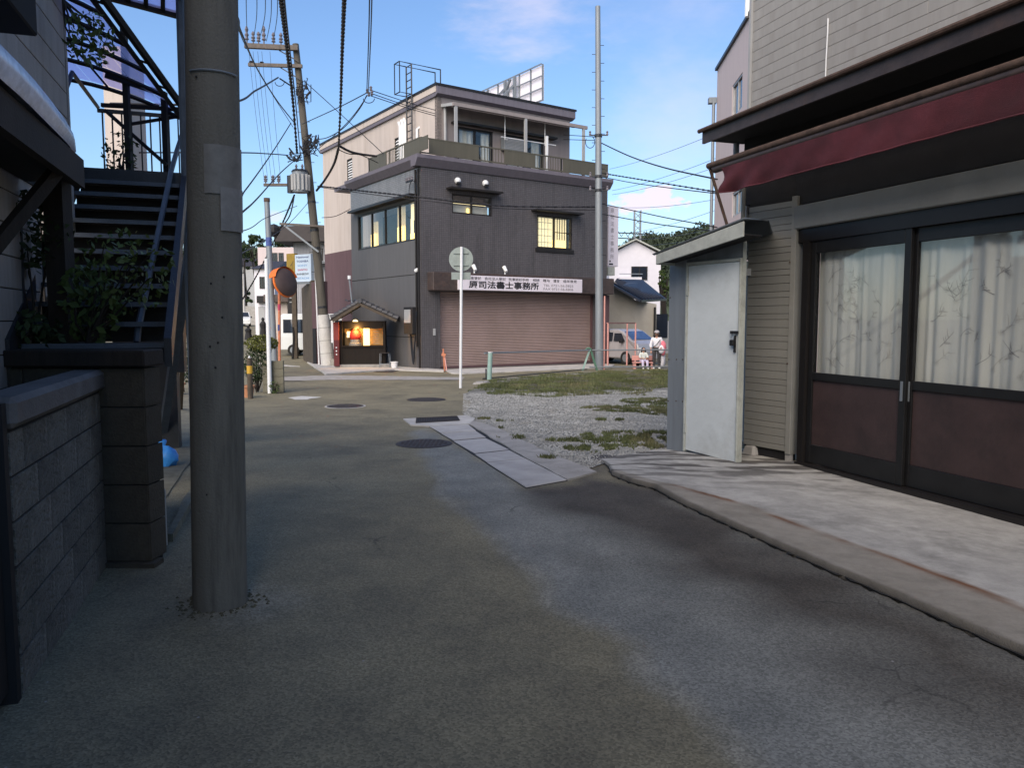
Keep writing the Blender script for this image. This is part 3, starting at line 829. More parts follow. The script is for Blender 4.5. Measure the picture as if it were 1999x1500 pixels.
def manhole(px, py, r, label, ring=None):
    c = G(px, py); t = thing('manhole_cover', label, 'manhole cover', c, 0, None)
    z = c[2]
    MB().lathe((c[0], c[1], z), [(r * 1.1, .004), (r * 1.1, .009), (r * 1.02, .010)], 36).build('rim', M[ring or 'concrete'], t)
    mb = MB().lathe((c[0], c[1], z), [(r, .008), (r, .013), (r * .97, .014)], 36)
    for i in range(-5, 6):
        for j in range(-5, 6):
            if math.hypot(i, j) < 5.2: mb.box8([(c[0] + (i - .3) * r / 6, c[1] + (j - .3) * r / 6, z + .014), (c[0] + (i + .3) * r / 6, c[1] + (j - .3) * r / 6, z + .014), (c[0] + (i + .3) * r / 6, c[1] + (j + .3) * r / 6, z + .014), (c[0] + (i - .3) * r / 6, c[1] + (j + .3) * r / 6, z + .014)],
                                               [(c[0] + (i - .3) * r / 6, c[1] + (j - .3) * r / 6, z + .018), (c[0] + (i + .3) * r / 6, c[1] + (j - .3) * r / 6, z + .018), (c[0] + (i + .3) * r / 6, c[1] + (j + .3) * r / 6, z + .018), (c[0] + (i - .3) * r / 6, c[1] + (j + .3) * r / 6, z + .018)])
    mb.build('lid', M['manhole'], t)
manhole(828, 867, .36, 'large dark round manhole lid in the lane beside the drain slabs', 'manhole')
manhole(832, 781, .40, 'dark round manhole lid in the junction near the round sign post', 'manhole')
manhole(674, 794, .38, 'manhole lid with a pale concrete ring in the middle of the lane', 'concrete_light')
manhole(1184, 896, .20, 'small manhole lid in the concrete by the corner of the grey shed')
sheet('worn_road_paint', PX((562, 777), (590, 774), (628, 776), (600, 781), (575, 781)), M['white_line'], .006, label='worn white paint fragment on the lane by the hedge', jit=.06, step=.2)
# far side of the junction: paler strip, gutter and pavement before the alley and the kiosk
sheet('junction_strip', PX((540, 737), (640, 733), (905, 737), (905, 742), (640, 742), (540, 745)), M['concrete'], .006, label='paler strip of asphalt across the junction', jit=.1)
sheet('pavement', PX((592, 703), (622, 700), (660, 716), (760, 716), (866, 724), (866, 727), (770, 724), (715, 727), (690, 729), (636, 733)), M['concrete_light'], .05, label='pale concrete pavement in front of kiosk and alley wall', edge=.06, jit=.03)
sheet('shutter_apron', PX((866, 723), (1175, 711), (1200, 713), (1190, 719), (905, 731), (880, 730)), M['concrete_light'], .03, label='pale concrete strip in front of the roller shutter', edge=.04, jit=.03)
sheet('iron_cover', PX((728, 727), (745, 723), (780, 724), (765, 728)), M['manhole'], .012, label='dark rectangular road cover before the kiosk')
sheet('alley_gutter', [(-9.3, 36.0), (-8.1, 33.0), (-7.6, 33.0), (-8.7, 36.0)], M['concrete_light'], .02, label='concrete gutter along the alley wall', edge=.02)

# ---------------------------------------------------------------- concrete apron of the right hand shop
ap = PX((1172, 900), (1215, 893), (1305, 878), (1375, 878), (1460, 880), (1580, 905))
far_ap = PX((1172, 900), (1190, 915), (1196, 930), (1280, 956))
top = [(p[0], p[1], -SLOPE * p[1] + .040 * min(1, max(0, (9.9 - p[1]) / 1.5)) + .012) for p in ap_edge]
top_in = [(p[0], p[1], -SLOPE * p[1] + .01 - .085 * min(1, max(0, (9.6 - p[1]) / 2.5))) for p in inner]
def resample(pts, k):
    pts = [np.array(p, float) for p in pts]; ls = [0]
    for a, b in zip(pts, pts[1:]): ls.append(ls[-1] + np.linalg.norm(b - a))
    out = []
    for i in range(k):
        s = ls[-1] * i / (k - 1)
        for j in range(len(ls) - 1):
            if s <= ls[j + 1] + 1e-9: t = (s - ls[j]) / max(1e-9, ls[j + 1] - ls[j]); out.append(pts[j] + (pts[j + 1] - pts[j]) * t); break
    return out
K = 150; JJ = 60
A_, B_ = resample(top, K), resample(top_in, K)
mb = MB()
for i in range(K):
    e = mnoise.noise((i * .35, 2, 0)) * .009
    for j in range(JJ):
        t = j / (JJ - 1); q = A_[i] * (1 - t) + B_[i] * t
        q = q + np.array([e * (1 - t), e * (1 - t), mnoise.noise((q[0] * 1.5, q[1] * 1.5, 4)) * .008 * min(1, t * 6)])
        mb.v.append(tuple(q))
for i in range(K - 1):
    for j in range(JJ - 1): a = i * JJ + j; mb.f.append((a, a + JJ, a + JJ + 1, a + 1))
nb = len(mb.v)
mb_edge = [mb.v[i * JJ] for i in range(K)]
for i in range(K):
    v = mb.v[i * JJ]; mb.v.append((v[0] - .01, v[1] - .005, v[2] - .085))
for i in range(K - 1): mb.f.append((nb + i, nb + i + 1, (i + 1) * JJ, i * JJ))
def apron_mat():
    m = mk('apron_concrete', (.35, .345, .325), .9, var=.22, scale=1.8, bump=.16, bscale=100, dirt=(.13, .128, .12), dirt_amt=.9)
    b = m.node_tree.nodes['Principled BSDF']; src = b.inputs['Base Color'].links[0].from_socket
    uvn = N(m, 'ShaderNodeAttribute'); uvn.attribute_name = 'across'
    sp = N(m, 'ShaderNodeSeparateColor'); L(m, uvn.outputs['Color'], sp.inputs[0])
    nz = N(m, 'ShaderNodeTexNoise'); nz.inputs['Scale'].default_value = 1.6; nz.inputs['Detail'].default_value = 6; t = N(m, 'ShaderNodeTexCoord'); L(m, t.outputs['Object'], nz.inputs['Vector'])
    rr_ = N(m, 'ShaderNodeMapRange'); L(m, nz.outputs['Fac'], rr_.inputs['Value']); rr_.inputs['From Min'].default_value = .40; rr_.inputs['From Max'].default_value = .56
    fm = N(m, 'ShaderNodeMath', operation='MULTIPLY'); L(m, sp.outputs[0], fm.inputs[0]); L(m, rr_.outputs[0], fm.inputs[1])
    mx = N(m, 'ShaderNodeMixRGB'); L(m, fm.outputs[0], mx.inputs[0]); mx.inputs[2].default_value = (.13, .048, .016, 1)
    # broad ochre wash on the lane side of the streak
    mx2 = N(m, 'ShaderNodeMixRGB'); m2 = N(m, 'ShaderNodeMath', operation='MULTIPLY'); L(m, sp.outputs[1], m2.inputs[0]); m2.inputs[1].default_value = .62
    L(m, m2.outputs[0], mx2.inputs[0]); L(m, src, mx2.inputs[1]); L(m, mx2.outputs[0], mx.inputs[1]); mx2.inputs[2].default_value = (.19, .165, .125, 1)
    # dark wet looking stains near the shed end
    mx3 = N(m, 'ShaderNodeMixRGB'); wv = N(m, 'ShaderNodeTexNoise'); mp = N(m, 'ShaderNodeMapping'); mp.inputs['Scale'].default_value = (.9, 3.4, 1); mp.inputs['Rotation'].default_value = (0, 0, .35); L(m, t.outputs['Object'], mp.inputs[0]); L(m, mp.outputs[0], wv.inputs['Vector']); wv.inputs['Scale'].default_value = 1.5; wv.inputs['Detail'].default_value = 5
    r4 = N(m, 'ShaderNodeMapRange'); L(m, wv.outputs['Fac'], r4.inputs['Value']); r4.inputs['From Min'].default_value = .5; r4.inputs['From Max'].default_value = .56
    m3 = N(m, 'ShaderNodeMath', operation='MULTIPLY'); L(m, sp.outputs[2], m3.inputs[0]); L(m, r4.outputs[0], m3.inputs[1])
    L(m, m3.outputs[0], mx3.inputs[0]); L(m, mx.outputs[0], mx3.inputs[1]); mx3.inputs[2].default_value = (.085, .08, .075, 1)
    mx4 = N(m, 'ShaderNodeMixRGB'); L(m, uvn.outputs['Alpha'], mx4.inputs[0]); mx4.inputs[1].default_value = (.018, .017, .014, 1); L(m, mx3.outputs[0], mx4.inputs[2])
    # grime: coarse dark blotches all over the slab
    gn = N(m, 'ShaderNodeTexNoise'); gn.inputs['Scale'].default_value = 5; gn.inputs['Detail'].default_value = 9; gn.inputs['Roughness'].default_value = .75; L(m, t.outputs['Object'], gn.inputs['Vector'])
    gr_ = N(m, 'ShaderNodeMapRange'); L(m, gn.outputs['Fac'], gr_.inputs['Value']); gr_.inputs['From Min'].default_value = .42; gr_.inputs['From Max'].default_value = .66; gr_.inputs['To Min'].default_value = 1.06; gr_.inputs['To Max'].default_value = .80
    gs_ = N(m, 'ShaderNodeVectorMath', operation='SCALE'); L(m, mx4.outputs[0], gs_.inputs[0]); L(m, gr_.outputs[0], gs_.inputs['Scale'])
    L(m, gs_.outputs[0], b.inputs['Base Color'])
    return m
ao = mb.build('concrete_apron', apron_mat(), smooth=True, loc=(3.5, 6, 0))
tag(ao, 'sloping concrete apron with rust streaks in front of the shop', kind='structure')
ca = ao.data.color_attributes.new('across', 'FLOAT_COLOR', 'POINT')
rust_line = [G(x, y, .05) for x, y in ((1310, 945), (1400, 968), (1480, 990), (1560, 1020), (1700, 1068), (1850, 1122), (1999, 1180), (2200, 1262), (2500, 1390))]
cols = np.zeros((len(mb.v), 4), np.float32); cols[:, 3] = 1
VV = np.array(mb.v)
for i, v in enumerate(VV):
    d = 1e9; sgn = 0
    for a, b in zip(rust_line, rust_line[1:]):
        e = (b - a)[:2]; w_ = v[:2] - a[:2]; t = np.clip(w_ @ e / (e @ e), 0, 1); q = w_ - e * t; dd = math.hypot(*q)
        if dd < d: d = dd; sgn = e[0] * w_[1] - e[1] * w_[0]
    cols[i, 0] = math.exp(-(d / (.05 if sgn < 0 else .025)) ** 2)
    cols[i, 1] = 1.0 if sgn < 0 else max(0, 1 - d / .05)
    cols[i, 2] = min(1, max(0, (v[1] - 7.2) / 1.5))
cols[nb:, 3] = 0  # side face painted dark: the kerb's shadow put into its colour
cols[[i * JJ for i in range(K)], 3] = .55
ca.data.foreach_set('color', cols.ravel())

# dirt and the kerb's shadow, painted as one dark strip along the apron's edge
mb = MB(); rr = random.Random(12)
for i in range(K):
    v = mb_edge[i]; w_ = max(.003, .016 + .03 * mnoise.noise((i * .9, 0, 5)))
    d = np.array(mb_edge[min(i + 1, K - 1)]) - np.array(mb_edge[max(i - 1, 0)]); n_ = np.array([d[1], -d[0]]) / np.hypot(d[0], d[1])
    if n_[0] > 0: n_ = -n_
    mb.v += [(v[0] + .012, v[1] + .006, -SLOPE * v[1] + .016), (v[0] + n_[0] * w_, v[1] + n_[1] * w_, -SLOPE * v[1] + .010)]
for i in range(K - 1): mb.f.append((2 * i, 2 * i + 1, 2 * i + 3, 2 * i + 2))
tag(mb.build('dirt_shade_strip', M['joint'], loc=(2.5, 6, 0)), 'dark dirt and painted kerb shadow along the foot of the apron edge', kind='structure')
# ================================================================ MAIN BUILDING
C0 = G(825, 722)
u_ = np.array([2217., 1505.]); u_ /= np.hypot(*u_); v_ = np.array([-u_[1], u_[0]])
FF = Fr(C0, u_)                                   # front face
GZ = C0[2]
DB = 7.0                                          # depth of the dark tiled block
FL = Fr(np.array(C0[:2]) + v_ * DB, -v_)          # left face, u from the far end (0) to the corner (DB)
WF = 9.55
bld = thing('office_building', 'dark tiled three storey office building with roller shutter on the street corner', 'building', C0, FF.rz)
def rect(fr, xl, xr, yt, yb, w=0.0):
    u0, z1 = fr.hit(xl, yt, w); u1, _ = fr.hit(xr, yt, w); _, z0 = fr.hit(xl, yb, w)
    return u0, u1, z0, z1
ZC = FF.hit(825, 325)[1]                          # underside of the cornice
sh = rect(FF, 859, 1163, 569, 724); sh = (sh[0], sh[1], GZ, sh[3])
w1 = rect(FF, 882, 960, 377, 416)
w2 = rect(FF, 1048, 1117, 419, 484)
mb = MB(); holed_wall(mb, FF, 0, WF, 0, .25, GZ - .1, ZC, [sh, w1, w2])
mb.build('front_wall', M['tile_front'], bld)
# left wall: tiled band on top, smooth cladding below
wl_ = rect(FL, 698, 809, 436, 489); 
uL0, zt0 = FL.hit(698, 420); _, zb0 = FL.hit(698, 489); uL1, zt1 = FL.hit(809, 391); _, zb1 = FL.hit(809, 470)
wl_ = (uL0, uL1, (zb0 + zb1) / 2, (zt0 + zt1) / 2)
ZT = wl_[3] + .12
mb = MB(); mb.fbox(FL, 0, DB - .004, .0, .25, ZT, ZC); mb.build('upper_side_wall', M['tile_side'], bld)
mb = MB(); holed_wall(mb, FL, 0, DB - .45, .0, .25, GZ - .1, ZT, [wl_]); mb.build('side_wall', M['cladding_side'], bld)
MB().fbox(FL, DB - .45, DB - .004, -.012, .25, GZ - .1, ZT).build('corner_pier', M['tile_front'], bld)
mb = MB()
for z in (GZ + 1.25, GZ + 3.75): mb.fbox(FL, 0, DB - .46, -.006, .01, z, z + .03)
mb.build('panel_joint', M['joint'], bld)
MB().fbox(FL, wl_[0] - .35, wl_[1] + .2, -.35, .0, wl_[3] + .10, wl_[3] + .2).build('window_canopy', M['window_frame'], bld)
a, b, c, d = wl_
k = (b - a)
window(bld, FL, a, b, c, d, n=4, t=.07, back=None, glass='glass', curtains=[(a + k * .38, b - .12, c + .05, d - .05, 'curtain')] if False else ())
# room behind: dark, with lit curtains
MB().fbox(FL, a + .1, b - .1, 1.2, 1.22, c, d).build('room', M['black'], bld)
def curtain(u0, u1, z0, z1, w, mname, fr=FL):
    cm = MB(); n = max(4, int((u1 - u0) / .07)); pts = [(u0 + (u1 - u0) * i / n, w + .03 * math.sin(i * 2.1)) for i in range(n + 1)]
    for i in range(n): cm.quad(fr.p(pts[i][0], pts[i][1], z0), fr.p(pts[i + 1][0], pts[i + 1][1], z0), fr.p(pts[i + 1][0], pts[i + 1][1], z1), fr.p(pts[i][0], pts[i][1], z1))
    return cm.build('curtain', M[mname], bld, smooth=True)
hh = d - c
curtain(a + k * .14, a + k * .27, c + .05, d - hh * .25, .3, 'lit_dim'); curtain(a + k * .15, a + k * .26, c + .05, c + hh * .42, .26, 'lit')
curtain(a + k * .62, a + k * .76, c + .05, d - .05, .3, 'lit_dim'); curtain(a + k * .63, a + k * .75, c + .05, c + hh * .45, .26, 'lit')
curtain(a + k * .84, a + k * .97, c + hh * .55, d - .05, .3, 'lit_pale'); curtain(a + k * .84, a + k * .99, c + .05, c + hh * .22, .26, 'lit'); curtain(a + k * .84, a + k * .88, c + .1, c + hh * .6, .28, 'lit_pale')
# front windows
f1 = window(bld, FF, *w1, n=2, t=.06, glass='glass_pane_clear', mid=w1[2] + (w1[3] - w1[2]) * .56)
a, b, c, d = w1
MB().fbox(FF, a + .06, b - .06, .25, .27, c + .06, c + (d - c) * .52).build('frosted_lower_glass', M['curtain'], f1)
MB().fbox(FF, a + .06, b - .06, .5, .52, c, d).build('room', M['olive_panel'], f1)
MB().fbox(FF, a + (b - a) * .43, a + (b - a) * .49, .2, .22, c + .08, c + (d - c) * .35).build('lit_gap', M['lit'], f1)
MB().fbox(FF, a + .1, b - .1, .3, .31, c + (d - c) * .56, c + (d - c) * .62).build('lamp_tube', M['lit_pale'], f1)
MB().fbox(FF, a - .25, b + .3, -.42, .0, d + .12, d + .19).build('window_canopy', M['window_frame'], bld)
a, b, c, d = w2; mid_ = (a + b) / 2
f2 = window(bld, FF, *w2, n=2, t=.07, glass='glass_pane_clear')
MB().fbox(FF, a + .07, mid_, .25, .27, c + .07, d - .07).build('paper_screen', M['lit_pale'], f2)
mb = MB()
for i in range(1, 5): mb.fbox(FF, a + .07 + (mid_ - a - .1) * i / 5, a + .07 + (mid_ - a - .1) * i / 5 + .02, .235, .25, c + .07, d - .07)
for i in range(1, 5): mb.fbox(FF, a + .07, mid_, .23, .248, c + (d - c) * i / 5, c + (d - c) * i / 5 + .02)
mb.build('screen_lattice', M['shed_trim'], f2)
MB().fbox(FF, mid_ + .02, b - .07, .34, .36, c + (d - c) * .3, d - .07).build('blind', M['lit_pale'], f2)
MB().fbox(FF, mid_ + .02, b - .07, .345, .365, c + .07, c + (d - c) * .3).build('room', M['lit'], f2)
mb = MB()
for i in range(6): mb.fbox(FF, mid_ + .12 + i * (b - mid_ - .3) / 5, mid_ + .14 + i * (b - mid_ - .3) / 5, -.02, .01, c + (d - c) * .28, d - .05)
mb.fbox(FF, mid_, b, -.02, .0, c + (d - c) * .5, c + (d - c) * .52)
mb.build('window_bars', M['window_frame'], f2)
MB().fbox(FF, a - .3, b + .35, -.42, .0, d + .12, d + .19).build('window_canopy', M['window_frame'], bld)
MB().fbox(FF, a - .08, b + .08, -.05, .02, c - .16, c - .003).build('window_sill', M['window_frame'], bld)
# shutter
so = MB().fbox(FF, sh[0] - .0, sh[1] + .0, .30, .32, GZ, sh[3] + .3).build('roller_shutter', M['shutter'], bld)
ns = 46; hs = (sh[3] - GZ) / ns
mb = MB()
for i in range(ns):
    z = GZ + i * hs
    mb.fprof(FF, [(.30, z), (.27, z + hs * .2), (.262, z + hs * .5), (.27, z + hs * .8), (.30, z + hs * .98)], sh[0] + .01, sh[1] - .01)
o = mb.build('shutter_slat', M['shutter'], so, kind='stuff')
mb = MB(); mb.fbox(FF, sh[0] - .003, sh[0] + .1, .2, .26, GZ, sh[3]); mb.fbox(FF, sh[1] - .1, sh[1] + .003, .2, .26, GZ, sh[3]); mb.fbox(FF, sh[0] + .1, sh[1] - .1, .2, .26, GZ, GZ + .08); mb.build('shutter_rail', M['maroon_wall'], bld)
MB().fbox(FF, sh[1] + .003, WF + .05, -.15, .2, GZ, sh[3]).build('right_pier', M['maroon_wall'], bld)
# fascia box over the shutter
fz0, fz1 = sh[3] + .02, FF.hit(858, 528)[1]
FO = -.5
fz1 = FF.hit(840, 530, FO)[1]; fz0 = FF.hit(858, 567, FO)[1]
fu0 = FF.hit(846, 545, FO)[0]; fu1 = FF.hit(1199, 560, FO)[0]
MB().fbox(FF, fu0, fu1, FO, -.003, fz0, fz1).build('fascia', M['brown_trim'], bld, bevel=.02)
# cornice
mb = MB(); mb.fprof(FF, [(.3, ZC), (-.06, ZC), (-.28, ZC + .28), (-.28, ZC + .42), (.3, ZC + .42)], -.28, WF + .1)
mb.build('front_cornice', M['cornice'], bld)
mb = MB(); mb.fprof(FL, [(.3, ZC), (-.06, ZC), (-.27, ZC + .27), (-.27, ZC + .415), (.3, ZC + .415)], -.05, DB + .0)
mb.build('side_cornice', M['cornice'], bld)
ZD = ZC + .42                                     # balcony floor
MB().fbox(FF, 0, WF, .3, 9, ZD - .2, ZD - .01).build('balcony_floor', M['cornice'], bld)
# right flank of the block
MB().fbox(FF, WF - .25, WF, .26, 6.5, GZ - .1, ZC).build('right_wall', M['tile_front'], bld)
# balcony railing
ZR0, ZR1 = ZD + .14, FF.hit(836, 269, 0)[1]
rl = thing('balcony_railing', 'olive brown balcony railing with solid panels and barred gaps round the top storey', 'railing', FF.p(0, 0, ZD), FF.rz)
def railing(fr, segs, u_end):
    for (x0, x1, y, solid) in segs:
        a = fr.hit(x0, y)[0] if isinstance(x0, (int, float)) and x0 > 50 else x0
        b = fr.hit(x1, y)[0] if x1 > 50 else x1
        if solid: MB().fbox(fr, a + .01, b - .01, -.02, .01, ZR0, ZR1 - .05).build('solid_panel', M['olive_panel'], rl)
        else:
            n = max(2, int((b - a) / .13))
            for i in range(1, n): MB().fbox(fr, a + (b - a) * i / n - .01, a + (b - a) * i / n + .01, -.01, .01, ZR0, ZR1 - .05).build('baluster', M['olive_panel'], rl)
railing(FF, [(837, 935, 290, 1), (935, 984, 300, 0), (984, 1045, 300, 1), (1045, 1099, 310, 0), (1099, 1163, 320, 1)], WF)
a = FF.hit(1163, 320)[0]
MB().fbox(FF, a + .01, WF, -.02, .01, ZR0, ZR1 - .05).build('solid_panel', M['olive_panel'], rl)
railing(FL, [(722, 755, 320, 1), (755, 789, 310, 0), (789, 836, 290, 1)], DB)
MB().fbox(FF, -.0, WF, -.03, .03, ZR1 - .05, ZR1).build('front_handrail', M['olive_panel'], rl)
MB().fbox(FF, .0, WF, -.02, .02, ZR0 - .05, ZR0).build('bottom_rail', M['olive_panel'], rl)
uu = FL.hit(719, 320)[0]
MB().fbox(FL, uu, DB - .04, -.03, .03, ZR1 - .05, ZR1 - .002).build('side_handrail', M['olive_panel'], rl)
MB().fbox(FL, uu, DB - .04, -.02, .02, ZR0 - .05, ZR0 - .002).build('side_bottom_rail', M['olive_panel'], rl)
for q in (0.02, 2.4, 4.6, 6.9, WF - .06): MB().fbox(FF, q - .02, q + .02, .012, .05, ZD, ZR1 - .05).build('post', M['window_frame'], rl)
for q in (uu, uu + 2.1, uu + 4.1): MB().fbox(FL, q - .02, q + .02, .012, .05, ZD, ZR1 - .05).build('post', M['window_frame'], rl)
# third storey and the tall plain rear part
TA, TB = 1.35, 1.1
ZR = 10.62
r3 = FF.sub(TA, TB)                               # its front wall
u3end = r3.hit(1112, 290)[0]
s3_end = Fr(np.array(FF.p(TA, 0, 0)[:2]), v_).hit(632, 400)[0]      # how far back the left wall runs
FB = Fr(np.array(FF.p(TA, 0, 0)[:2]) + v_ * s3_end, -v_)             # left wall, u: far end -> front
LB = s3_end - TB
d1 = rect(r3, 893, 962, 246, 330); d2 = rect(r3, 988, 1062, 262, 330)
d1 = (d1[0], d1[1], ZD, d1[3]); d2 = (d2[0], d2[1], ZD, d2[3])
mb = MB(); holed_wall(mb, r3, 0, u3end, 0, .2, ZD, ZR, [d1, d2]); mb.build('top_front_wall', M['stucco_purple'], bld)
lw = []
for xs_, y in (((677, 688), 340), ((770, 780), 290)):
    a, b = FB.hit(xs_[0], y)[0], FB.hit(xs_[1], y)[0]; lw.append((a, b))
zl = (FB.hit(682, 368)[1], FB.hit(682, 310)[1])
holes = [(a, b, zl[0], zl[1]) for a, b in lw]
ZM = FB.hit(660, 492)[1]
mb = MB(); holed_wall(mb, FB, 0, LB, 0, .2, ZM, ZR, holes); mb.build('side_upper_wall', M['stucco_beige'], bld)
MB().fbox(FB, 0, s3_end - DB - .0, 0, .2, GZ - .1, ZM).build('maroon_lower_wall', M['maroon_wall'], bld)
MB().fbox(FB, 0, .2, .2, 8, GZ - .1, ZR).build('rear_wall', M['stucco_beige'], bld)
MB().fbox(r3, u3end - .2, u3end, .2, LB - .2, ZD, ZR).build('right_upper_wall', M['stucco_purple'], bld)
for (a, b, c, d) in holes:
    f = MB().fbox(FB, a, a + .04, .03, .1, c, d).fbox(FB, b - .04, b, .03, .1, c, d).fbox(FB, a + .04, b - .04, .03, .1, c, c + .04).fbox(FB, a + .04, b - .04, .03, .1, d - .04, d).build('window', M['window_frame'], bld)
    n = 11
    for i in range(n):
        z = c + .06 + (d - c - .1) * i / n
        q = MB().fprof(FB, [(.03, z), (.1, z + .10), (.105, z + .095), (.035, z - .005)], a + .045, b - .045).build('louvre', M['white_paint'], f)
MB().fbox(r3, d1[0] - .3, d1[1] + .5, -.35, 0, d1[3] + .05, d1[3] + .13).build('window_canopy', M['window_frame'], bld)
MB().fbox(r3, d2[0] - .3, d2[1] + .5, -.35, 0, d2[3] + .05, d2[3] + .13).build('window_canopy', M['window_frame'], bld)
for dd_ in (d1, d2): 
    window(bld, r3, *dd_, n=2, t=.08, glass='glass', name='balcony_door', back='black', curtains=[(dd_[0] + .15, dd_[0] + (dd_[1] - dd_[0]) * .5, dd_[2] + .1, dd_[3] - .1, 'curtain'), (dd_[0] + (dd_[1] - dd_[0]) * .72, dd_[1] - .1, dd_[2] + .1, dd_[3] - .1, 'curtain')])
# roof slab with fascia
mb = MB()
mb.fprof(r3, [(-.02, ZR), (-.22, ZR + .08), (-.22, ZR + .40), (-.0, ZR + .46), (LB + .2, ZR + .46), (LB + .2, ZR)], -.1, u3end + .15)
mb.build('roof', M['cornice'], bld)
MB().fbox(FB, -.1, LB + .1, -.12, -.1 + .0, ZR + .16, ZR + .46).build('side_fascia', M['stucco_beige'], bld)
MB().fbox(FB, -.12, LB + .2, -.15, -.123, ZR + .40, ZR + .5).build('roof_edge', M['window_frame'], bld)
MB().fbox(r3, -.15, u3end + .2, -.25, -.223, ZR + .38, ZR + .47).build('front_roof_edge', M['window_frame'], bld)
# veranda roof carried on posts in front of the top storey
vr = thing('veranda_roof', 'veranda frame with pale posts and purple sheet roof above the balcony', 'veranda roof', FF.p(TA, .1, ZD), FF.rz)
ZV = FF.hit(890, 200, .1)[1]
va, vb = FF.hit(884, 200, .1)[0], FF.hit(1146, 243, .1)[0]
MB().fbox(FF, va, vb, .05, .15, ZV - .14, ZV).build('front_beam', M['stucco_purple'], vr)
MB().box8([FF.p(va, .15, ZV - .12), FF.p(va + .08, .15, ZV - .12), FF.p(va + .08, TB - .03, ZV + .02), FF.p(va, TB - .03, ZV + .02)], [FF.p(va, .15, ZV), FF.p(va + .08, .15, ZV), FF.p(va + .08, TB - .03, ZV + .14), FF.p(va, TB - .03, ZV + .14)]).build('side_beam', M['grey_paint'], vr)
MB().box8([FF.p(va + .1, .15, ZV - .0), FF.p(vb, .15, ZV - .0), FF.p(vb, TB - .03, ZV + .13), FF.p(va + .1, TB - .03, ZV + .13)], [FF.p(va + .1, .15, ZV + .02), FF.p(vb, .15, ZV + .02), FF.p(vb, TB - .03, ZV + .15), FF.p(va + .1, TB - .03, ZV + .15)]).build('roof_sheet', M['smoke_sheet'], vr)
for px, py in ((890, 260), (1026, 300), (1139, 300)):
    q = FF.hit(px, py, .1)[0]; MB().fbox(FF, q - .06, q + .06, .06, .14, ZD, ZV - .14).build('post', M['grey_paint'], vr)
q = r3.hit(860, 260)[0]
MB().cyl(r3.p(q + .15, -.12, ZD), r3.p(q + .15, -.12, ZV + .1), .06).build('downpipe', M['grey_paint'], bld)
# rooftop ladder with hoop
ld = thing('roof_ladder', 'dark steel ladder up the beige side wall with a hoop over the roof edge', 'ladder', FB.p(FB.hit(800, 230)[0], -.2, ZD), FB.rz)
q0, q1 = FB.hit(794, 230, -.2)[0], FB.hit(804, 230, -.2)[0]
zt = ZR + 1.75
mb = MB()
for q in (q0, q1):
    mb.tube([FB.p(q, -.2, ZD + .2), FB.p(q, -.2, zt), FB.p(q, 1.2, zt), FB.p(q, 1.2, ZR + .46)], .035, 5)
mb.build('stile', M['dark_steel'], ld)
for i in range(14): MB().cyl(FB.p(q0, -.2, ZD + .5 + i * .3), FB.p(q1, -.2, ZD + .5 + i * .3), .022, n=5).build('rung', M['dark_steel'], ld)
mb = MB()
for z in (ZR + .5, ): mb.tube([FB.p(q0, -.2, zt), FB.p(q0, -.75, zt), FB.p(q0, -.75, z), FB.p(q0, -.2, z)], .025, 5); mb.tube([FB.p(q1, -.2, zt), FB.p(q1, -.75, zt), FB.p(q1, -.75, z), FB.p(q1, -.2, z)], .025, 5); mb.cyl(FB.p(q0, -.75, zt), FB.p(q1, -.75, zt), .025, n=5); mb.cyl(FB.p(q0, -.75, z), FB.p(q1, -.75, z), .025, n=5)
mb.build('hoop', M['dark_steel'], ld)
for x, yt_ in ((781, 240), (786, 236), (791, 233)):
    q, zt_ = FB.hit(x, yt_, -.1)
    MB().tube([FB.p(q, -.1, ZD), FB.p(q, -.1, zt_ - .12), FB.p(q - .12, -.1, zt_ + .05)], .07, 8).build('vent_pipe', M['white_paint'], bld, smooth='auto')
q, zt_ = FB.hit(814, 252, -.1)
MB().tube([FB.p(q, -.1, ZD), FB.p(q, -.1, zt_), FB.p(q, .05, zt_ + .1)], .055, 8).build('vent_pipe', M['white_paint'], bld, smooth='auto')
# aircon and laundry pole on the balcony
mb = MB()
a, b, c, d = rect(r3, 984, 1022, 268, 292, -.3)
acn = thing('wall_aircon_unit', 'pale blue air conditioner box hung between the two balcony doors', 'air conditioner', r3.p((a + b) / 2, -.15, c), FF.rz)
MB().fbox(r3, a, b, -.35, -.02, c, d).build('casing', M['shed_grey'], acn, bevel=.02)
mb = MB()
for i in range(7): mb.fbox(r3, a + .05, b - .05, -.36, -.352, c + .06 + i * (d - c - .1) / 7, c + .085 + i * (d - c - .1) / 7)
mb.build('grille', M['grey_paint'], acn)
pz = FF.hit(985, 268, .5)[1]
pa, pb = FF.hit(978, 268, .5)[0], FF.hit(1085, 282, .5)[0]
lp = thing('laundry_pole', 'white laundry pole with hangers under the veranda roof', 'laundry pole', FF.p(pa, .5, pz), FF.rz)
MB().cyl(FF.p(pa, .5, pz), FF.p(pb, .5, pz), .022, n=6).build('pole', M['white_paint'], lp)
for q in (pa + .2, pb - .6): MB().tube([FF.p(q, .5, ZV), FF.p(q, .5, pz - .08), FF.p(q + .12, .5, pz - .08)], .018, 5).build('hanger', M['white_paint'], lp)
q = FF.hit(1067, 320, .3)[0]; MB().fbox(FF, q - .05, q + .05, .25, .33, ZD, ZD + 1.6).build('stand', M['white_paint'], lp)
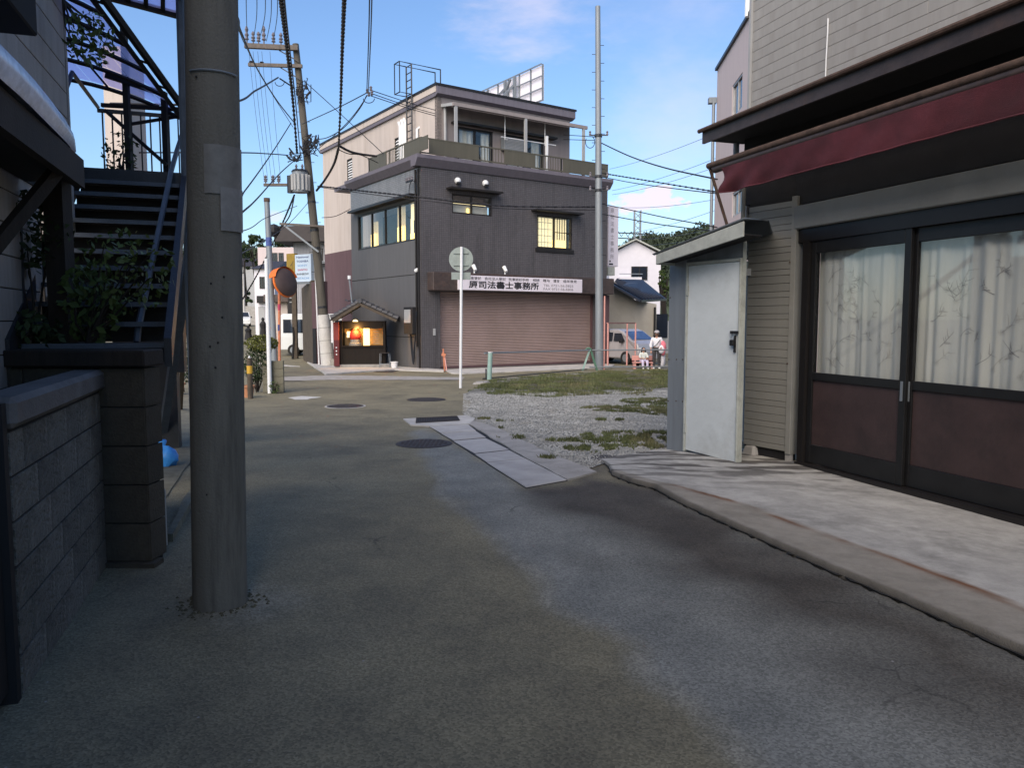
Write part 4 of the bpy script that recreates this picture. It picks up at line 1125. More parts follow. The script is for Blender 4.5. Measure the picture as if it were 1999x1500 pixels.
# billboard on the roof, seen from behind
BB = Fr(np.array(FF.p(7.4, 0, 0)[:2]) + v_ * 14, -v_)
b0, zb_ = BB.hit(935, 178); b1, zt_ = BB.hit(1061, 125); _, zbot = BB.hit(1061, 196)
M['billboard'] = mk('billboard', (.72, .71, .78), .7, var=.04, bump=0)
bb = thing('roof_billboard', 'white billboard on the roof seen from behind with its grey steel frame', 'billboard', BB.p((b0 + b1) / 2, 0, ZR + .46), BB.rz)
npan = 6
for i in range(npan):
    for j in range(3):
        MB().fbox(BB, b0 + (b1 - b0) * i / npan + .01, b0 + (b1 - b0) * (i + 1) / npan - .01, .0, .04, zbot + (zt_ - zbot) * j / 3 + .01, zbot + (zt_ - zbot) * (j + 1) / 3 - .01).build('panel', M['billboard'], bb)
for i in range(npan + 1):
    q = b0 + (b1 - b0) * i / npan
    MB().fbox(BB, q - .02, q + .02, -.08, -.01, zbot, zt_).build('upright', M['galv'], bb)
for z in (zbot, zbot + (zt_ - zbot) / 3, zbot + (zt_ - zbot) * .67, zt_):
    MB().fbox(BB, b0, b1, -.13, -.09, z - .025, z + .025).build('rail', M['galv'], bb)
for q in (b0 + .8, (b0 + b1) / 2, b1 - 2.0):
    MB().fbox(BB, q - .06, q + .06, -.3, -.16, ZR + .4, zt_ - .1).build('mast', M['galv'], bb)
    MB().bar(BB.p(q, -.3, zt_ - .5), BB.p(q - .0, -2.0, ZR + .4), .09).build('strut', M['galv'], bb)
mb = MB(); mb.bar(BB.p(b0 + 1.8, -.2, zbot), BB.p(b1 - 2.4, -.2, zt_ - .1), .09); mb.bar(BB.p(b0 + .1, -.2, zbot + .2), BB.p(b0 + 1.2, -.2, zt_ - .1), .08); mb.build('diagonal_brace', M['galv'], bb)
# round vents, camera, lamps, boxes
for px, py, lab in ((893, 353, ''), (947, 358, '')):
    a, z = FF.hit(px, py)
    v = thing('wall_vent_hood', 'round white vent hood, %s of the two above the small front window' % ('left one' if px < 900 else 'right one'), 'vent hood', FF.p(a, 0, z), FF.rz)
    MB().ball(FF.p(a, -.02, z), .135, 14, (1, 1, 1)).build('hood', M['white_paint'], v, smooth=True)
    MB().fbox(FF, a - .08, a + .08, -.16, -.05, z - .145, z - .06).build('opening', M['black'], v)
for px, lab in ((926, 'left of two white spotlights on top of the office sign box'), (986, 'right of two white spotlights on top of the office sign box')):
    a, z = FF.hit(px, 530, -.3)
    v = thing('spotlight', lab, 'spotlight', FF.p(a, -.3, fz1), FF.rz)
    MB().cyl(FF.p(a, -.3, fz1), FF.p(a, -.3, fz1 + .12), .03, n=8).build('bracket', M['white_paint'], v)
    MB().cyl(FF.p(a, -.22, fz1 + .32), FF.p(a, -.40, fz1 + .12), .085, .065, n=12).build('housing', M['white_paint'], v, smooth='auto')
    MB().cyl(FF.p(a, -.20, fz1 + .342), FF.p(a, -.22, fz1 + .32), .075, .075, n=12).build('lens', M['window_frame'], v)
a, z = FL.hit(817, 528, -.1)
v = thing('dome_camera', 'small white dome camera on the corner above the downpipe', 'camera', FL.p(DB - .3, 0, z), FL.rz)
MB().fbox(FL, DB - .36, DB - .2, -.1, -.012, z + .02, z + .1).build('base', M['white_paint'], v)
MB().ball(FL.p(DB - .28, -.1, z), .08, 10).build('dome', M['white_paint'], v, smooth=True)
# main sign
su0, sz1 = FF.hit(895, 537, FO - .1); su1, _ = FF.hit(1136, 541, FO - .1); sz0 = FF.hit(895, 566, FO - .1)[1]
sg = thing('office_sign', 'long white office sign with black characters above the pink shutter', 'sign', FF.p((su0 + su1) / 2, FO - .05, sz0), FF.rz)
MB().fbox(FF, su0, su1, FO - .14, FO - .003, sz0, sz1).build('sign_box', M['sign_white'], sg, bevel=.015)
SWW = su1 - su0; SHH = sz1 - sz0; ww = FO - .146
def su(px): return FF.hit(px, 550, FO - .14)[0]
text('原司法書士事務所', FF, su(915), ww, sz0 + SHH * .12, SHH * .54, M['ink'], sg, su(1050) - su(913), bold=.025, name='lettering')
text('不動産登記', FF, su(905), ww, sz0 + SHH * .72, SHH * .21, M['ink'], sg, su(939) - su(905), bold=.006)
text('会社法人登記', FF, su(946), ww, sz0 + SHH * .72, SHH * .21, M['ink'], sg, su(987) - su(946), bold=.006)
text('民事訴訟手続', FF, su(993), ww, sz0 + SHH * .72, SHH * .21, M['ink'], sg, su(1032) - su(993), bold=.006)
text('相続', FF, su(1040), ww, sz0 + SHH * .72, SHH * .21, M['ink'], sg, su(1053) - su(1040), bold=.006)
text('贈与', FF, su(1060), ww, sz0 + SHH * .72, SHH * .21, M['ink'], sg, su(1073) - su(1060), bold=.006)
text('遺言', FF, su(1080), ww, sz0 + SHH * .72, SHH * .21, M['ink'], sg, su(1092) - su(1080), bold=.006)
text('成年後見', FF, su(1099), ww, sz0 + SHH * .72, SHH * .21, M['ink'], sg, su(1126) - su(1099), bold=.006)
text('TEL 0721-56-5825', FF, su(1061), ww, sz0 + SHH * .40, SHH * .16, M['ink_grey'], sg, su(1119) - su(1061))
text('FAX 0721-56-5806', FF, su(1061), ww, sz0 + SHH * .14, SHH * .16, M['ink_grey'], sg, su(1119) - su(1061))
# vertical sign on the right corner
VD = 36.6
vp0, vp1 = P(1188, 402, VD), P(1208, 402, VD + .3); vb_ = P(1188, 520, VD)
VS = Fr(vp0, (vp1[0] - vp0[0], vp1[1] - vp0[1])); vw = math.hypot(vp1[0] - vp0[0], vp1[1] - vp0[1])
vs = thing('vertical_sign', 'tall white vertical sign with brush characters on the right corner of the office building', 'sign', (vp0[0], vp0[1], vb_[2]), VS.rz)
MB().fbox(VS, 0, vw, 0, .3, vb_[2], vp0[2]).build('sign_box', M['sign_white'], vs, bevel=.015)
text('原\n司\n法\n書\n士\n事\n務\n所', VS, vw * .22, -.004, vb_[2] + .35, (vp0[2] - vb_[2]) * .84, M['ink_grey'], vs, vw * .34, name='lettering', line=1.25)
MB().fbox(VS, .06, vw * .5, -.005, -.001, vb_[2] + .07, vb_[2] + .14).fbox(VS, .08, .16, -.005, -.001, vb_[2] + .2, vb_[2] + .28).build('small_print', M['ink'], vs)
for z in (vb_[2] + .1, vp0[2] - .15): MB().fbox(VS, -.5, -.001, .1, .16, z, z + .06).build('bracket', M['galv'], vs)
MB().fbox(VS, .02, vw * .7, .02, .28, vb_[2] - .42, vb_[2] - .03).build('lower_box', M['shed_trim'], vs)
# downpipe, meter box and cables on the left face
mb = MB().cyl(FL.p(DB - .30, -.08, GZ + .9), FL.p(DB - .30, -.08, ZC - .1), .045, n=8); mb.build('downpipe', M['window_frame'], bld)
MB().cyl(FL.p(DB - .12, -.07, GZ), FL.p(DB - .12, -.07, ZC - .1), .035, n=8).build('conduit', M['window_frame'], bld)
a, z1_ = FL.hit(800, 600); b, _ = FL.hit(815, 600); z0_ = FL.hit(800, 652)[1]
mbx = thing('meter_box', 'dark electric meter box on the side wall near the corner', 'meter box', FL.p((a + b) / 2, -.1, z0_), FL.rz)
MB().fbox(FL, a, b + .1, -.28, -.005, z0_, z1_).build('casing', M['black'], mbx, bevel=.01)
MB().fbox(FL, a + .06, b - .06, -.292, -.281, z0_ + .45, z1_ - .1).build('window', M['grey_paint'], mbx)
cb = MB()
for i, dz in enumerate((.0, .12, .22)):
    cb.tube([FL.p(DB - .5 - .3 * (1 - t) + .25 * t + .0, -.09 - .02 * i, z0_ - (1.0 + dz) * math.sin(math.pi * t) * 1.0 + (.9 * t if t > .5 else 0)) for t in [k / 12 for k in range(13)]], .022, 5)
cb.solo('wall_cable_loops', M['dark_steel'], 'three black cable loops hanging below the meter box', 'cable')
a, z = FF.hit(838, 600)
MB().fbox(FF, .48, .58, -.03, -.003, GZ + 1.35, GZ + 1.62).build('intercom', M['grey_paint'], bld)
# insulator bracket at the corner
a, z = FL.hit(805, 355, -.1)
ib = thing('wall_insulator_bracket', 'wire bracket with grey insulators on the tiled side wall near the corner', 'wire bracket', FL.p(a, 0, z), FL.rz)
MB().bar(FL.p(a - .25, -.25, z), FL.p(a + .3, -.25, z), .05).build('arm', M['dark_steel'], ib)
for q in (-.2, .02, .25): MB().lathe(FL.p(a + q, -.25, z + .02), [(.04, 0), (.055, .04), (.03, .08), (.05, .12), (.02, .15)], 8).build('insulator', M['insulator'], ib)
MB().tube([FL.p(a + .2 + .3 * math.cos(t), -.2, z - .35 + .35 * math.sin(t)) for t in [k * .4 for k in range(14)]], .014, 4).build('wire_loop', M['cable'], ib)

# rod orange marker in front of the shutter
c = G(868, 725)
mk_ = thing('construction_marker', 'faded orange marker stake leaning at the left end of the shutter', 'marker stake', c)
MB().bar(c + [0, 0, .0], c + [-.05, 0, .85], .05).build('stake', M['orange_fade'], mk_)
MB().bar(c + [.08, 0, .0], c + [.0, 0, .6], .04).build('prop', M['salmon'], mk_)
MB().bar(c + [-.10, -.03, .66], c + [.04, -.03, .60], .05, .12).build('tape', M['orange_fade'], mk_)
# red white reflective rod beside the steel pole
c = G(1179, 722)
MB().cyl(c, c + [0, 0, 2.9], .03, n=8).solo('marker_rod', M['salmon'], 'thin salmon pink rod standing beside the steel pole', 'rod')

# ================================================================ kiosk shrine at the side wall
c = G(700, 721)
KZ = c[2]
KF = Fr(G(654, 720)[:2], (1, .10)); KW = KF.hit(764, 700)[0]
ks = thing('roadside_shrine', 'small wooden roadside shrine with tiled roof and warm lit altar', 'shrine', KF.p(KW / 2, .5, KZ), KF.rz)
KD = 1.15
ze = KF.hit(655, 627)[1] - KZ; zr = KF.hit(700, 596)[1] - KZ
MB().fbox(KF, .0, KW, .0, KD, KZ - .05, KZ + .16).build('plinth', M['concrete'], ks)
MB().fbox(KF, .22, KW - .25, KD - .08, KD, KZ + .16, KZ + ze).build('back_wall', M['shrine_wood'], ks)
MB().fbox(KF, KW - .33, KW - .25, .1, KD - .08, KZ + .16, KZ + ze).build('right_wall', M['shrine_wood'], ks)
MB().fbox(KF, .22, .30, .1, KD - .08, KZ + .16, KZ + ze).build('left_wall', M['shrine_wood'], ks)
MB().fbox(KF, .30, KW - .33, .05, .13, KZ + .16, KZ + .86).build('front_panel', M['shrine_wood'], ks)
MB().fbox(KF, .2, KW - .23, .0, .5, KZ + .862, KZ + .92).build('altar_shelf', M['shrine_wood'], ks)
MB().fbox(KF, .32, KW - .35, .1, .16, KZ + 1.62, KZ + ze - .02).build('lintel', M['shrine_wood'], ks)
for q in (.22, KW - .33): MB().fbox(KF, q, q + .09, .02, .1, KZ + .16, KZ + ze).build('post', M['shrine_wood'], ks)
# roof: gable facing the street, rows of tiles
um = KF.hit(697, 600)[0] + .15
for sgn, ue in ((-1, KF.hit(646, 627, -.4)[0]), (1, KF.hit(776, 627, -.4)[0])):
    ridge_z = KZ + zr + .05; eave_z = KZ + ze + (.02 if sgn < 0 else .0)
    mb = MB()
    a0, a1 = -.45, KD + .1
    mb.box8([KF.p(ue, a0, eave_z), KF.p(um, a0, ridge_z), KF.p(um, a1, ridge_z), KF.p(ue, a1, eave_z)][::(1 if sgn < 0 else -1)], [KF.p(ue, a0, eave_z + .07), KF.p(um, a0, ridge_z + .07), KF.p(um, a1, ridge_z + .07), KF.p(ue, a1, eave_z + .07)][::(1 if sgn < 0 else -1)])
    rs = mb.build('roof_side', M['wood_dark'], ks)
    mb = MB()
    for i in range(7):
        t0 = i / 7
        for j in range(6):
            w_ = a0 + (a1 - a0) * (j + .5) / 6
            p0 = Vector(KF.p(ue + (um - ue) * t0, w_, eave_z + (ridge_z - eave_z) * t0 + .10)); p1 = Vector(KF.p(ue + (um - ue) * (t0 + 1 / 7.), w_, eave_z + (ridge_z - eave_z) * (t0 + 1 / 7.) + .075))
            mb.cyl(p0, p1, .13, .10, n=8)
    mb.build('roof_tile', M['roof_tile'], rs, kind='stuff', smooth='auto')
MB().cyl(KF.p(um, -.5, KZ + zr + .17), KF.p(um, KD + .15, KZ + zr + .17), .1, n=10).build('ridge_tile', M['roof_tile'], ks, smooth='auto')
mb = MB(); mb.bar(KF.p(KF.hit(650, 627, -.4)[0], -.47, KZ + ze), KF.p(um, -.47, KZ + zr + .03), .05, .1); mb.bar(KF.p(KF.hit(774, 627, -.4)[0], -.47, KZ + ze), KF.p(um, -.47, KZ + zr + .03), .05, .1)
mb.build('bargeboard', M['brown_post'], ks)
# red side board and cloths
rb = MB().fbox(KF, -.02, .19, -.12, .35, KZ + .1, KZ + 1.15).build('red_lower_board', M['red_dark'], ks)
MB().fbox(KF, -.02, .19, -.13, .35, KZ + 1.153, KZ + ze - .05).build('red_upper_board', M['red_pillar'], ks)
for i in range(3): MB().fbox(KF, .06, .11, -.126, -.121, KZ + .55 + i * .14, KZ + .60 + i * .14).build('mark', M['white_paint'], ks)
MB().fbox(KF, -.12, -.03, -.1, .15, KZ + 1.05, KZ + 1.95).build('white_notice', M['white_paint'], ks)
MB().fbox(KF, .34, KW - .36, .60, .63, KZ + .93, KZ + 1.7).build('added_glow_board', M['backboard'], ks)  # pale board added so that the inside of the shrine looks lit
# altar: lit shrine front with red cloth
lit = Fr(KF.p(0, .42, 0)[:2], KF.d)
a0 = KF.hit(683, 650, .4)[0]; a1 = KF.hit(704, 650, .4)[0]
al = thing('altar_figure', 'small stone altar figure in a red cape glowing inside the shrine', 'altar figure', KF.p((a0 + a1) / 2, .35, KZ + .92), KF.rz)
am = (a0 + a1) / 2
MB().lathe(KF.p(am, .35, KZ + .92), [(.26, 0), (.26, .1), (.2, .12), (.2, .25)], 14).build('pedestal', M['stone'], al)
MB().lathe(KF.p(am, .35, KZ + 1.17), [(.20, 0), (.24, .12), (.2, .3), (.1, .42), (.05, .45)], 14).build('cape', M['red_cloth'], al, smooth=True)
MB().ball(KF.p(am, .35, KZ + 1.70), .12, 14, (1, 1, 1.15)).build('head', M['stone'], al, smooth=True)
MB().fbox(KF, am - .33, am - .2, .3, .36, KZ + 1.25, KZ + 1.5).build('offering_flower', M['lit_pale'], al)
b0_ = KF.hit(709, 650, .2)[0]; b1_ = KF.hit(722, 650, .2)[0]
pl = thing('paper_lantern_panel', 'tall glowing yellow paper panel at the right of the shrine altar', 'lantern', KF.p((b0_ + b1_) / 2, .2, KZ + .92), KF.rz)
MB().fbox(KF, b0_, b1_, .18, .22, KZ + .93, KZ + 1.62).build('paper', emit('lantern_paper', (1, .68, .22), .95), pl)
mb = MB(); mb.fbox(KF, b0_ - .02, b0_, .17, .23, KZ + .92, KZ + 1.66); mb.fbox(KF, b1_, b1_ + .02, .17, .23, KZ + .92, KZ + 1.66); mb.build('frame', M['wood_dark'], pl)
lm = MB().ball(KF.p(am + .02, .3, KZ + 1.86), .12, 12).solo('hanging_lamp', emit('lamp_globe', (1, .72, .3), 1.6), 'round glowing lamp above the altar figure in the shrine', 'lamp')
pd = bpy.data.lights.new('shrine_bulb', 'POINT'); pd.energy = 40; pd.color = (1, .52, .14); pd.shadow_soft_size = .12
po = bpy.data.objects.new('shrine_bulb', pd); COL.objects.link(po); po.location = KF.p(am + .12, .08, KZ + 1.62)
mb = MB()
for i in range(7): mb.fbox(KF, KF.hit(727, 650)[0], KF.hit(738, 650)[0], .2, .23, KZ + 1.0 + i * .1, KZ + 1.02 + i * .1)
mb.solo('tablet_rack', M['stone'], 'rack of wooden tablets at the right side of the shrine', 'rack')
# things around it
c = G(661, 716)
t = thing('stone_basin', 'low round stone water basin at the foot of the leaning pole', 'basin', c)
MB().lathe(c, [(.24, 0), (.33, .05), (.36, .25), (.33, .34), (.27, .34), (.2, .24)], 18).build('bowl', M['stone'], t, smooth='auto')
c = G(676, 718)
t = thing('stone_lantern_foot', 'small weathered stone arch post beside the water basin', 'stone post', c)
MB().box8([c + [-.05, -.08, 0], c + [.0, -.08, 0], c + [.0, .08, 0], c + [-.05, .08, 0]], [c + [-.02, -.08, .35], c + [.03, -.08, .35], c + [.03, .08, .35], c + [-.02, .08, .35]]).build('left_leg', M['stone'], t)
MB().box8([c + [.1, -.08, 0], c + [.16, -.08, 0], c + [.16, .08, 0], c + [.1, .08, 0]], [c + [.05, -.08, .35], c + [.11, -.08, .35], c + [.11, .08, .35], c + [.05, .08, .35]]).build('right_leg', M['stone'], t)
MB().box8([c + [-.03, -.08, .352], c + [.12, -.08, .352], c + [.12, .08, .352], c + [-.03, .08, .352]], [c + [-.01, -.07, .58], c + [.09, -.07, .58], c + [.09, .07, .58], c + [-.01, .07, .58]]).build('top', M['stone'], t)
c = G(770, 721)
t = thing('white_bucket', 'white plastic bucket on the ground beside the shrine', 'bucket', c)
MB().lathe(c, [(.11, 0), (.14, .27), (.155, .275), (.155, .30), (.135, .30), (.12, .1), (.0, .08)], 18).build('bucket', M['bucket'], t, smooth='auto')
MB().tube([c + [.15 * math.cos(a), -.02, .29 - .08 * math.sin(a)] for a in [math.pi * k / 8 for k in range(9)]], .005, 4).build('handle', M['grey_paint'], t)
c = G(752, 720)
t = thing('metal_stool', 'dark tubular metal stool standing between shrine and bucket', 'stool', c)
mb = MB()
for dx, dy in ((-.18, -.15), (.18, -.15), (.18, .15), (-.18, .15)): MB().cyl(c + [dx * 1.15, dy, 0], c + [dx, dy, .62], .014, n=6).build('leg', M['galv'], t)
MB().fbox(Fr(c[:2] - [.2, .17], (1, 0)), 0, .4, 0, .34, c[2] + .62, c[2] + .65).build('seat', M['black'], t, bevel=.01)
MB().bar(c + [-.2, -.15, .2], c + [.2, -.15, .2], .02).build('rung', M['galv'], t)
# pole and tripod on the shrine roof
a, z = KF.hit(682, 545, .4); tz = KZ + zr
t = thing('roof_lamp_mast', 'grey metal lamp mast on a tripod above the shrine roof', 'lamp mast', KF.p(um, .4, tz), KF.rz)
MB().cyl(KF.p(KF.hit(688, 600, .4)[0], .4, tz - .05), KF.p(a, .4, z), .035, n=8).build('mast', M['galv'], t)
MB().cyl(KF.p(a, .4, z), KF.p(a, .4, z + .14), .07, n=10).build('lamp_head', M['white_paint'], t)
q = KF.hit(688, 595, .4)[0]
for du, dw in ((-.45, -.5), (.1, -.5), (-.1, .5)): MB().bar(KF.p(q, .4, tz + .05), KF.p(q + du, .4 + dw, tz - .35 if du < 0 else tz - .1), .04).build('leg', M['galv'], t)
MB().tube([KF.p(q - .3 + .6 * k / 10, .5 - .3 * math.sin(k), tz + .2 + .04 * math.sin(k * 2)) for k in range(11)], .018, 5).build('coiled_cable', M['cable_grey'], t)
# ================================================================ RIGHT: shop with awning
shop = thing('shop_building', 'grey sided shop with brown canopy and curtained sliding doors', 'building', SH.p(0, 0, -.1), SH.rz)
UE = 9.5                                          # how far the facade runs towards and past the camera
us0 = SH.hit(1466, 200)[0]
zs_b, zs_t = 4.0, 6.6
# siding boards of the upper floor
nb_ = 21; hb = (zs_t - zs_b) / nb_
MB().fbox(SH, us0, UE, .02, .2, zs_b, zs_t + .1).build('wall', M['joint'], shop)
MB().fbox(SH, us0 - .0, us0 + .15, .201, 6, 2.6, zs_t + .1).build('far_side_wall', M['siding'], shop)
for i in range(nb_):
    z = zs_b + i * hb; off = (i % 2) * 1.35
    cuts = [us0] + [us0 + off + 2.7 * k for k in range(0 if off else 1, 5)] + [UE]
    cuts = [c for c in cuts if us0 <= c <= UE]
    for a, b in zip(cuts, cuts[1:]):
        if b - a > .05: piece('board', M['siding'], shop, SH, a + .001, b - .001, 0, .02, z + .0012, z + hb - .0012, .003)
MB().fbox(SH, us0 - .04, us0 - .002, -.03, .1, 2.7, zs_t + .1).build('corner_trim', M['grey_paint'], shop)
# hanging cable on the siding
q, z = SH.hit(1614, 35, -.03); z2 = SH.hit(1612, 150, -.03)[1]
MB().tube([SH.p(q, -.012, z), SH.p(q + .01, -.02, z - .15), SH.p(q + .0, -.02, z2 + .2), SH.p(q - .01, -.012, z2)], .008, 5).build('cable_stub', M['white_paint'], shop)
# canopy
CO = -.62
ca0 = SH.hit(1371, 262, CO)[0]; cz1 = SH.hit(1371, 256, CO)[1]; cz0 = SH.hit(1376, 279, CO)[1]
cn = MB().fbox(SH, ca0, UE, CO, CO + .03, cz0, cz1).build('canopy_fascia', M['brown_trim'], shop)
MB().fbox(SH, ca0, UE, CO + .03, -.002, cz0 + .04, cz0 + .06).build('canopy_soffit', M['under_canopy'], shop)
mb = MB(); mb.fprof(SH, [(CO - .01, cz1), (CO - .01, cz1 + .02), (-.002, cz1 + .16), (-.002, cz1 + .1)], ca0 - .02, UE); mb.build('canopy_roof', M['rust'], shop)
MB().fbox(SH, ca0, ca0 + .03, CO + .03, -.0, cz0 + .06, cz1).build('canopy_end', M['brown_trim'], shop)
mb = MB(); mb.tube([SH.p(ca0 - .03, CO - .03, cz1 + .0), SH.p(UE, CO - .03, cz1)], .028, 8); mb.build('canopy_edge_pipe', M['rust'], shop)
# wall band between canopy and doors
zl0 = SH.hit(1600, 462)[1]
LB0, LB1 = SH.hit(1566, 455)[0], UE
ztop = 2.62
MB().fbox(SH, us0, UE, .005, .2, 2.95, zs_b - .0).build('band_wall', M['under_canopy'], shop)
MB().fbox(SH, LB0 - .1, UE, -.05, .15, 2.66, 2.93).build('lintel', M['siding_panel'], shop, bevel=.01)
MB().fbox(SH, LB0 - .1, UE, -.0, .12, 2.50, 2.655).build('lintel_lower', M['window_frame'], shop)
# doors
d_edges = [SH.hit(1578, 600)[0]] + [SH.hit(1765, 600)[0]]
dw_ = d_edges[1] - d_edges[0]
dw2 = 1.75
edges = [d_edges[0], d_edges[1], d_edges[1] + dw2, d_edges[1] + 2 * dw2]
zsill = -.08; zrail = SH.hit(1575, 738)[1]
M['print_grey'] = mk('print_grey', (.30, .30, .32), .95, var=.3, scale=9, bump=0, spec=.05)
M['print_pale'] = mk('print_pale', (.42, .42, .42), .95, var=.2, scale=9, bump=0, spec=.05)
M['curtain_print'] = mk('printed_curtain', (.62, .645, .63), .95, var=.08, scale=2, bump=0, spec=.05, streak=True, dirt=(.5, .53, .53), dirt_amt=.5)
rr = random.Random(4)
for i in range(3):
    a, b = edges[i], edges[i + 1]; w = .02 if i % 2 == 0 else .065
    f = .075
    mb = MB()
    mb.fbox(SH, a, a + f, w, w + .04, zsill, ztop - .12); mb.fbox(SH, b - f * .6, b + f * .5, w, w + .04, zsill, ztop - .12)
    mb.fbox(SH, a + f, b - f * .6, w, w + .04, zsill, zsill + .22); mb.fbox(SH, a + f, b - f * .6, w, w + .04, zrail - .02, zrail + .07); mb.fbox(SH, a + f, b - f * .6, w, w + .04, ztop - .26, ztop - .12)
    dr = mb.build('sliding_door', M['bronze'], shop, bevel=.004)
    MB().fbox(SH, (a + .02) if i % 2 else (b - f * .3), (a + .05) if i % 2 else (b - f * .3 + .03), w - .006, w + .0, .78, .98).build('finger_pull', M['galv'], dr)
    MB().fbox(SH, a + f + .002, b - f * .6 - .002, w + .02, w + .03, zsill + .222, zrail - .022).build('lower_panel', M['maroon_panel'], dr)
    MB().fbox(SH, a + f + .002, b - f * .6 - .002, w + .02, w + .026, zrail + .072, ztop - .262).build('pane', M['glass_pane_clear'], dr)
    ph = rr.uniform(0, 6); knots = [rr.uniform(-1, 1) for _ in range(60)]
    def depth(s_, z_, ph=ph, w=w, knots=knots):
        """how far back the curtain hangs at distance s_ along the rail and height z_: uneven folds, fuller at the bottom"""
        g = 0
        for q_, (f_, a_) in enumerate(((19.5, .009), (31.3, .008), (53.7, .004), (7.1, .010))):
            g += a_ * math.sin(s_ * f_ + knots[q_] * 3 + 1.6 * math.sin(s_ * f_ * .31 + knots[q_ + 5] * 3) + .25 * math.sin(z_ * 1.7 + knots[q_ + 9] * 3))
        return w + .105 + g * (1.15 - .35 * (z_ - zrail) / 1.6)
    n = int((b - a - .05) / .014); mz = 14; mb = MB(); u0_ = a + f * .3
    for k in range(n + 1):
        for q_ in range(mz + 1):
            z = zrail + (ztop - .20 - zrail) * q_ / mz; mb.v.append(SH.p(u0_ + k * .014, depth(k * .014, z), z))
    for k in range(n):
        for q_ in range(mz): v0 = k * (mz + 1) + q_; mb.f.append((v0, v0 + mz + 1, v0 + mz + 2, v0 + 1))
    mb.build('curtain', M['curtain_print'], dr, smooth=True)
    for mname, cnt_ in (('print_grey', 15), ('print_pale', 14)):
        pb2 = MB()
        def stroke(x0, z0, x1, z1, wd_, bend=0.0):
            pts_ = []
            L_s = math.hypot(x1 - x0, z1 - z0); nx_, nz_ = -(z1 - z0) / (L_s + 1e-6), (x1 - x0) / (L_s + 1e-6)
            for t_ in range(7):
                t = t_ / 6; o_ = bend * math.sin(math.pi * t); x = x0 + (x1 - x0) * t + nx_ * o_; z = z0 + (z1 - z0) * t + nz_ * o_
                h_ = wd_ * (1 - .6 * t)
                for sg_ in (-1, 1):
                    xx, zz = x + nx_ * h_ * sg_, z + nz_ * h_ * sg_
                    pts_.append(SH.p(u0_ + xx, depth(xx, zz) - .003, zz))
            pb2.add(pts_, [(2 * t_, 2 * t_ + 1, 2 * t_ + 3, 2 * t_ + 2) for t_ in range(6)])
        for _ in range(cnt_):
            x0 = rr.uniform(.15, (b - a) - .3); z0 = rr.uniform(zrail + .12, ztop - .55); ang = rr.choice([.6, .8, 1.0, 2.2, 2.5]) + rr.uniform(-.25, .25); ln = rr.uniform(.12, .24)
            dx, dz = math.cos(ang), math.sin(ang)
            cl = lambda x: min(max(x, .03), (b - a) - .12)
            stroke(x0, z0, cl(x0 + dx * ln), min(z0 + dz * ln, ztop - .32), .0034 if mname == 'print_grey' else .0026, rr.uniform(-.03, .03))
            for q_ in range(rr.randint(3, 6)):
                t = rr.uniform(.2, .95); s2 = rr.choice((-1, 1)); a2 = ang + s2 * rr.uniform(.5, 1.1); l2 = ln * rr.uniform(.2, .5)
                xs_, zs_ = cl(x0 + dx * ln * t), min(z0 + dz * ln * t, ztop - .34)
                stroke(xs_, zs_, cl(xs_ + math.cos(a2) * l2), min(zs_ + math.sin(a2) * l2, ztop - .31), .0028, rr.uniform(-.015, .015))
            if mname == 'print_pale':
                for q_ in range(5):
                    a3 = q_ * 1.257; x3, z3 = cl(x0 + .03 * math.cos(a3)), z0 + .03 * math.sin(a3)
                    stroke(cl(x0), z0, x3, z3, .0016, .018); stroke(cl(x0), z0, x3, z3, .0016, -.018)
        pb2.build('printed_branches', M[mname], dr, uv=False)
MB().fbox(SH, edges[0] - .08, edges[-1] + .5, .35, .37, -.1, 2.7).build('dark_room', M['under_canopy'], shop)
MB().fbox(SH, edges[0] - .10, edges[0] - .005, -.02, .15, zsill - .02, 2.5).build('door_jamb', M['window_frame'], shop)
MB().fbox(SH, edges[0] - .1, UE, -.05, .15, zsill - .06, zsill - .005).build('sill', M['window_frame'], shop)
MB().fbox(SH, edges[0] - .1, UE, -.12, .15, zsill - .25, zsill - .062).build('foundation', M['concrete'], shop, bevel=.02)
MB().fbox(SH, edges[-1] + .05, UE, .02, .1, zsill, 2.5).build('near_wall', M['siding_panel'], shop)
# splayed end wall with thin clapboards
PA, PB = G(1450, 893, -.05), G(1541, 910, -.05)
PF = Fr(PA[:2], (PB - PA)[:2]); PWD = PF.hit(1538, 700)[0]
zt_p = 3.05
MB().fbox(PF, 0, PWD, .02, .12, -.02, zt_p).build('panel_backing', M['joint'], shop)
k = 0; z = 0.0; hp = .098
while z < zt_p - .1:
    h_ = hp if k % 3 else hp * .72
    piece('clapboard', M['siding_panel'], shop, PF, .0, PWD, 0, .02, z + .001, z + h_ - .003, .006); z += h_; k += 1
pe = PF.p(PWD, 0, 0)
C1 = Fr(pe[:2], (SH.p(edges[0] - .1, -.02, 0)[0] - pe[0], SH.p(edges[0] - .1, -.02, 0)[1] - pe[1]))
CW = math.hypot(SH.p(edges[0] - .1, 0, 0)[0] - pe[0], SH.p(edges[0] - .1, 0, 0)[1] - pe[1])
MB().fbox(PF, PWD + .001, PWD + .075, -.012, .2, -.03, zt_p).build('corner_post', M['siding_panel'], shop, bevel=.004)
MB().fbox(PF, .02, PWD + .03, .03, .15, -.35, -.02).build('underfloor', M['black'], shop)
MB().box8([PF.p(-.03, -.05, -.2), PF.p(.24, -.09, -.2), PF.p(.26, .2, -.2), PF.p(-.02, .2, -.2)], [PF.p(.02, .0, .0), PF.p(.2, -.02, .01), PF.p(.2, .15, .02), PF.p(0, .15, .02)]).build('footing', M['concrete'], shop, bevel=.03)
MB().fbox(PF, PWD + .0, PWD + .07, -.0, .06, -.3, -.031).build('post_foot', M['concrete'], shop)
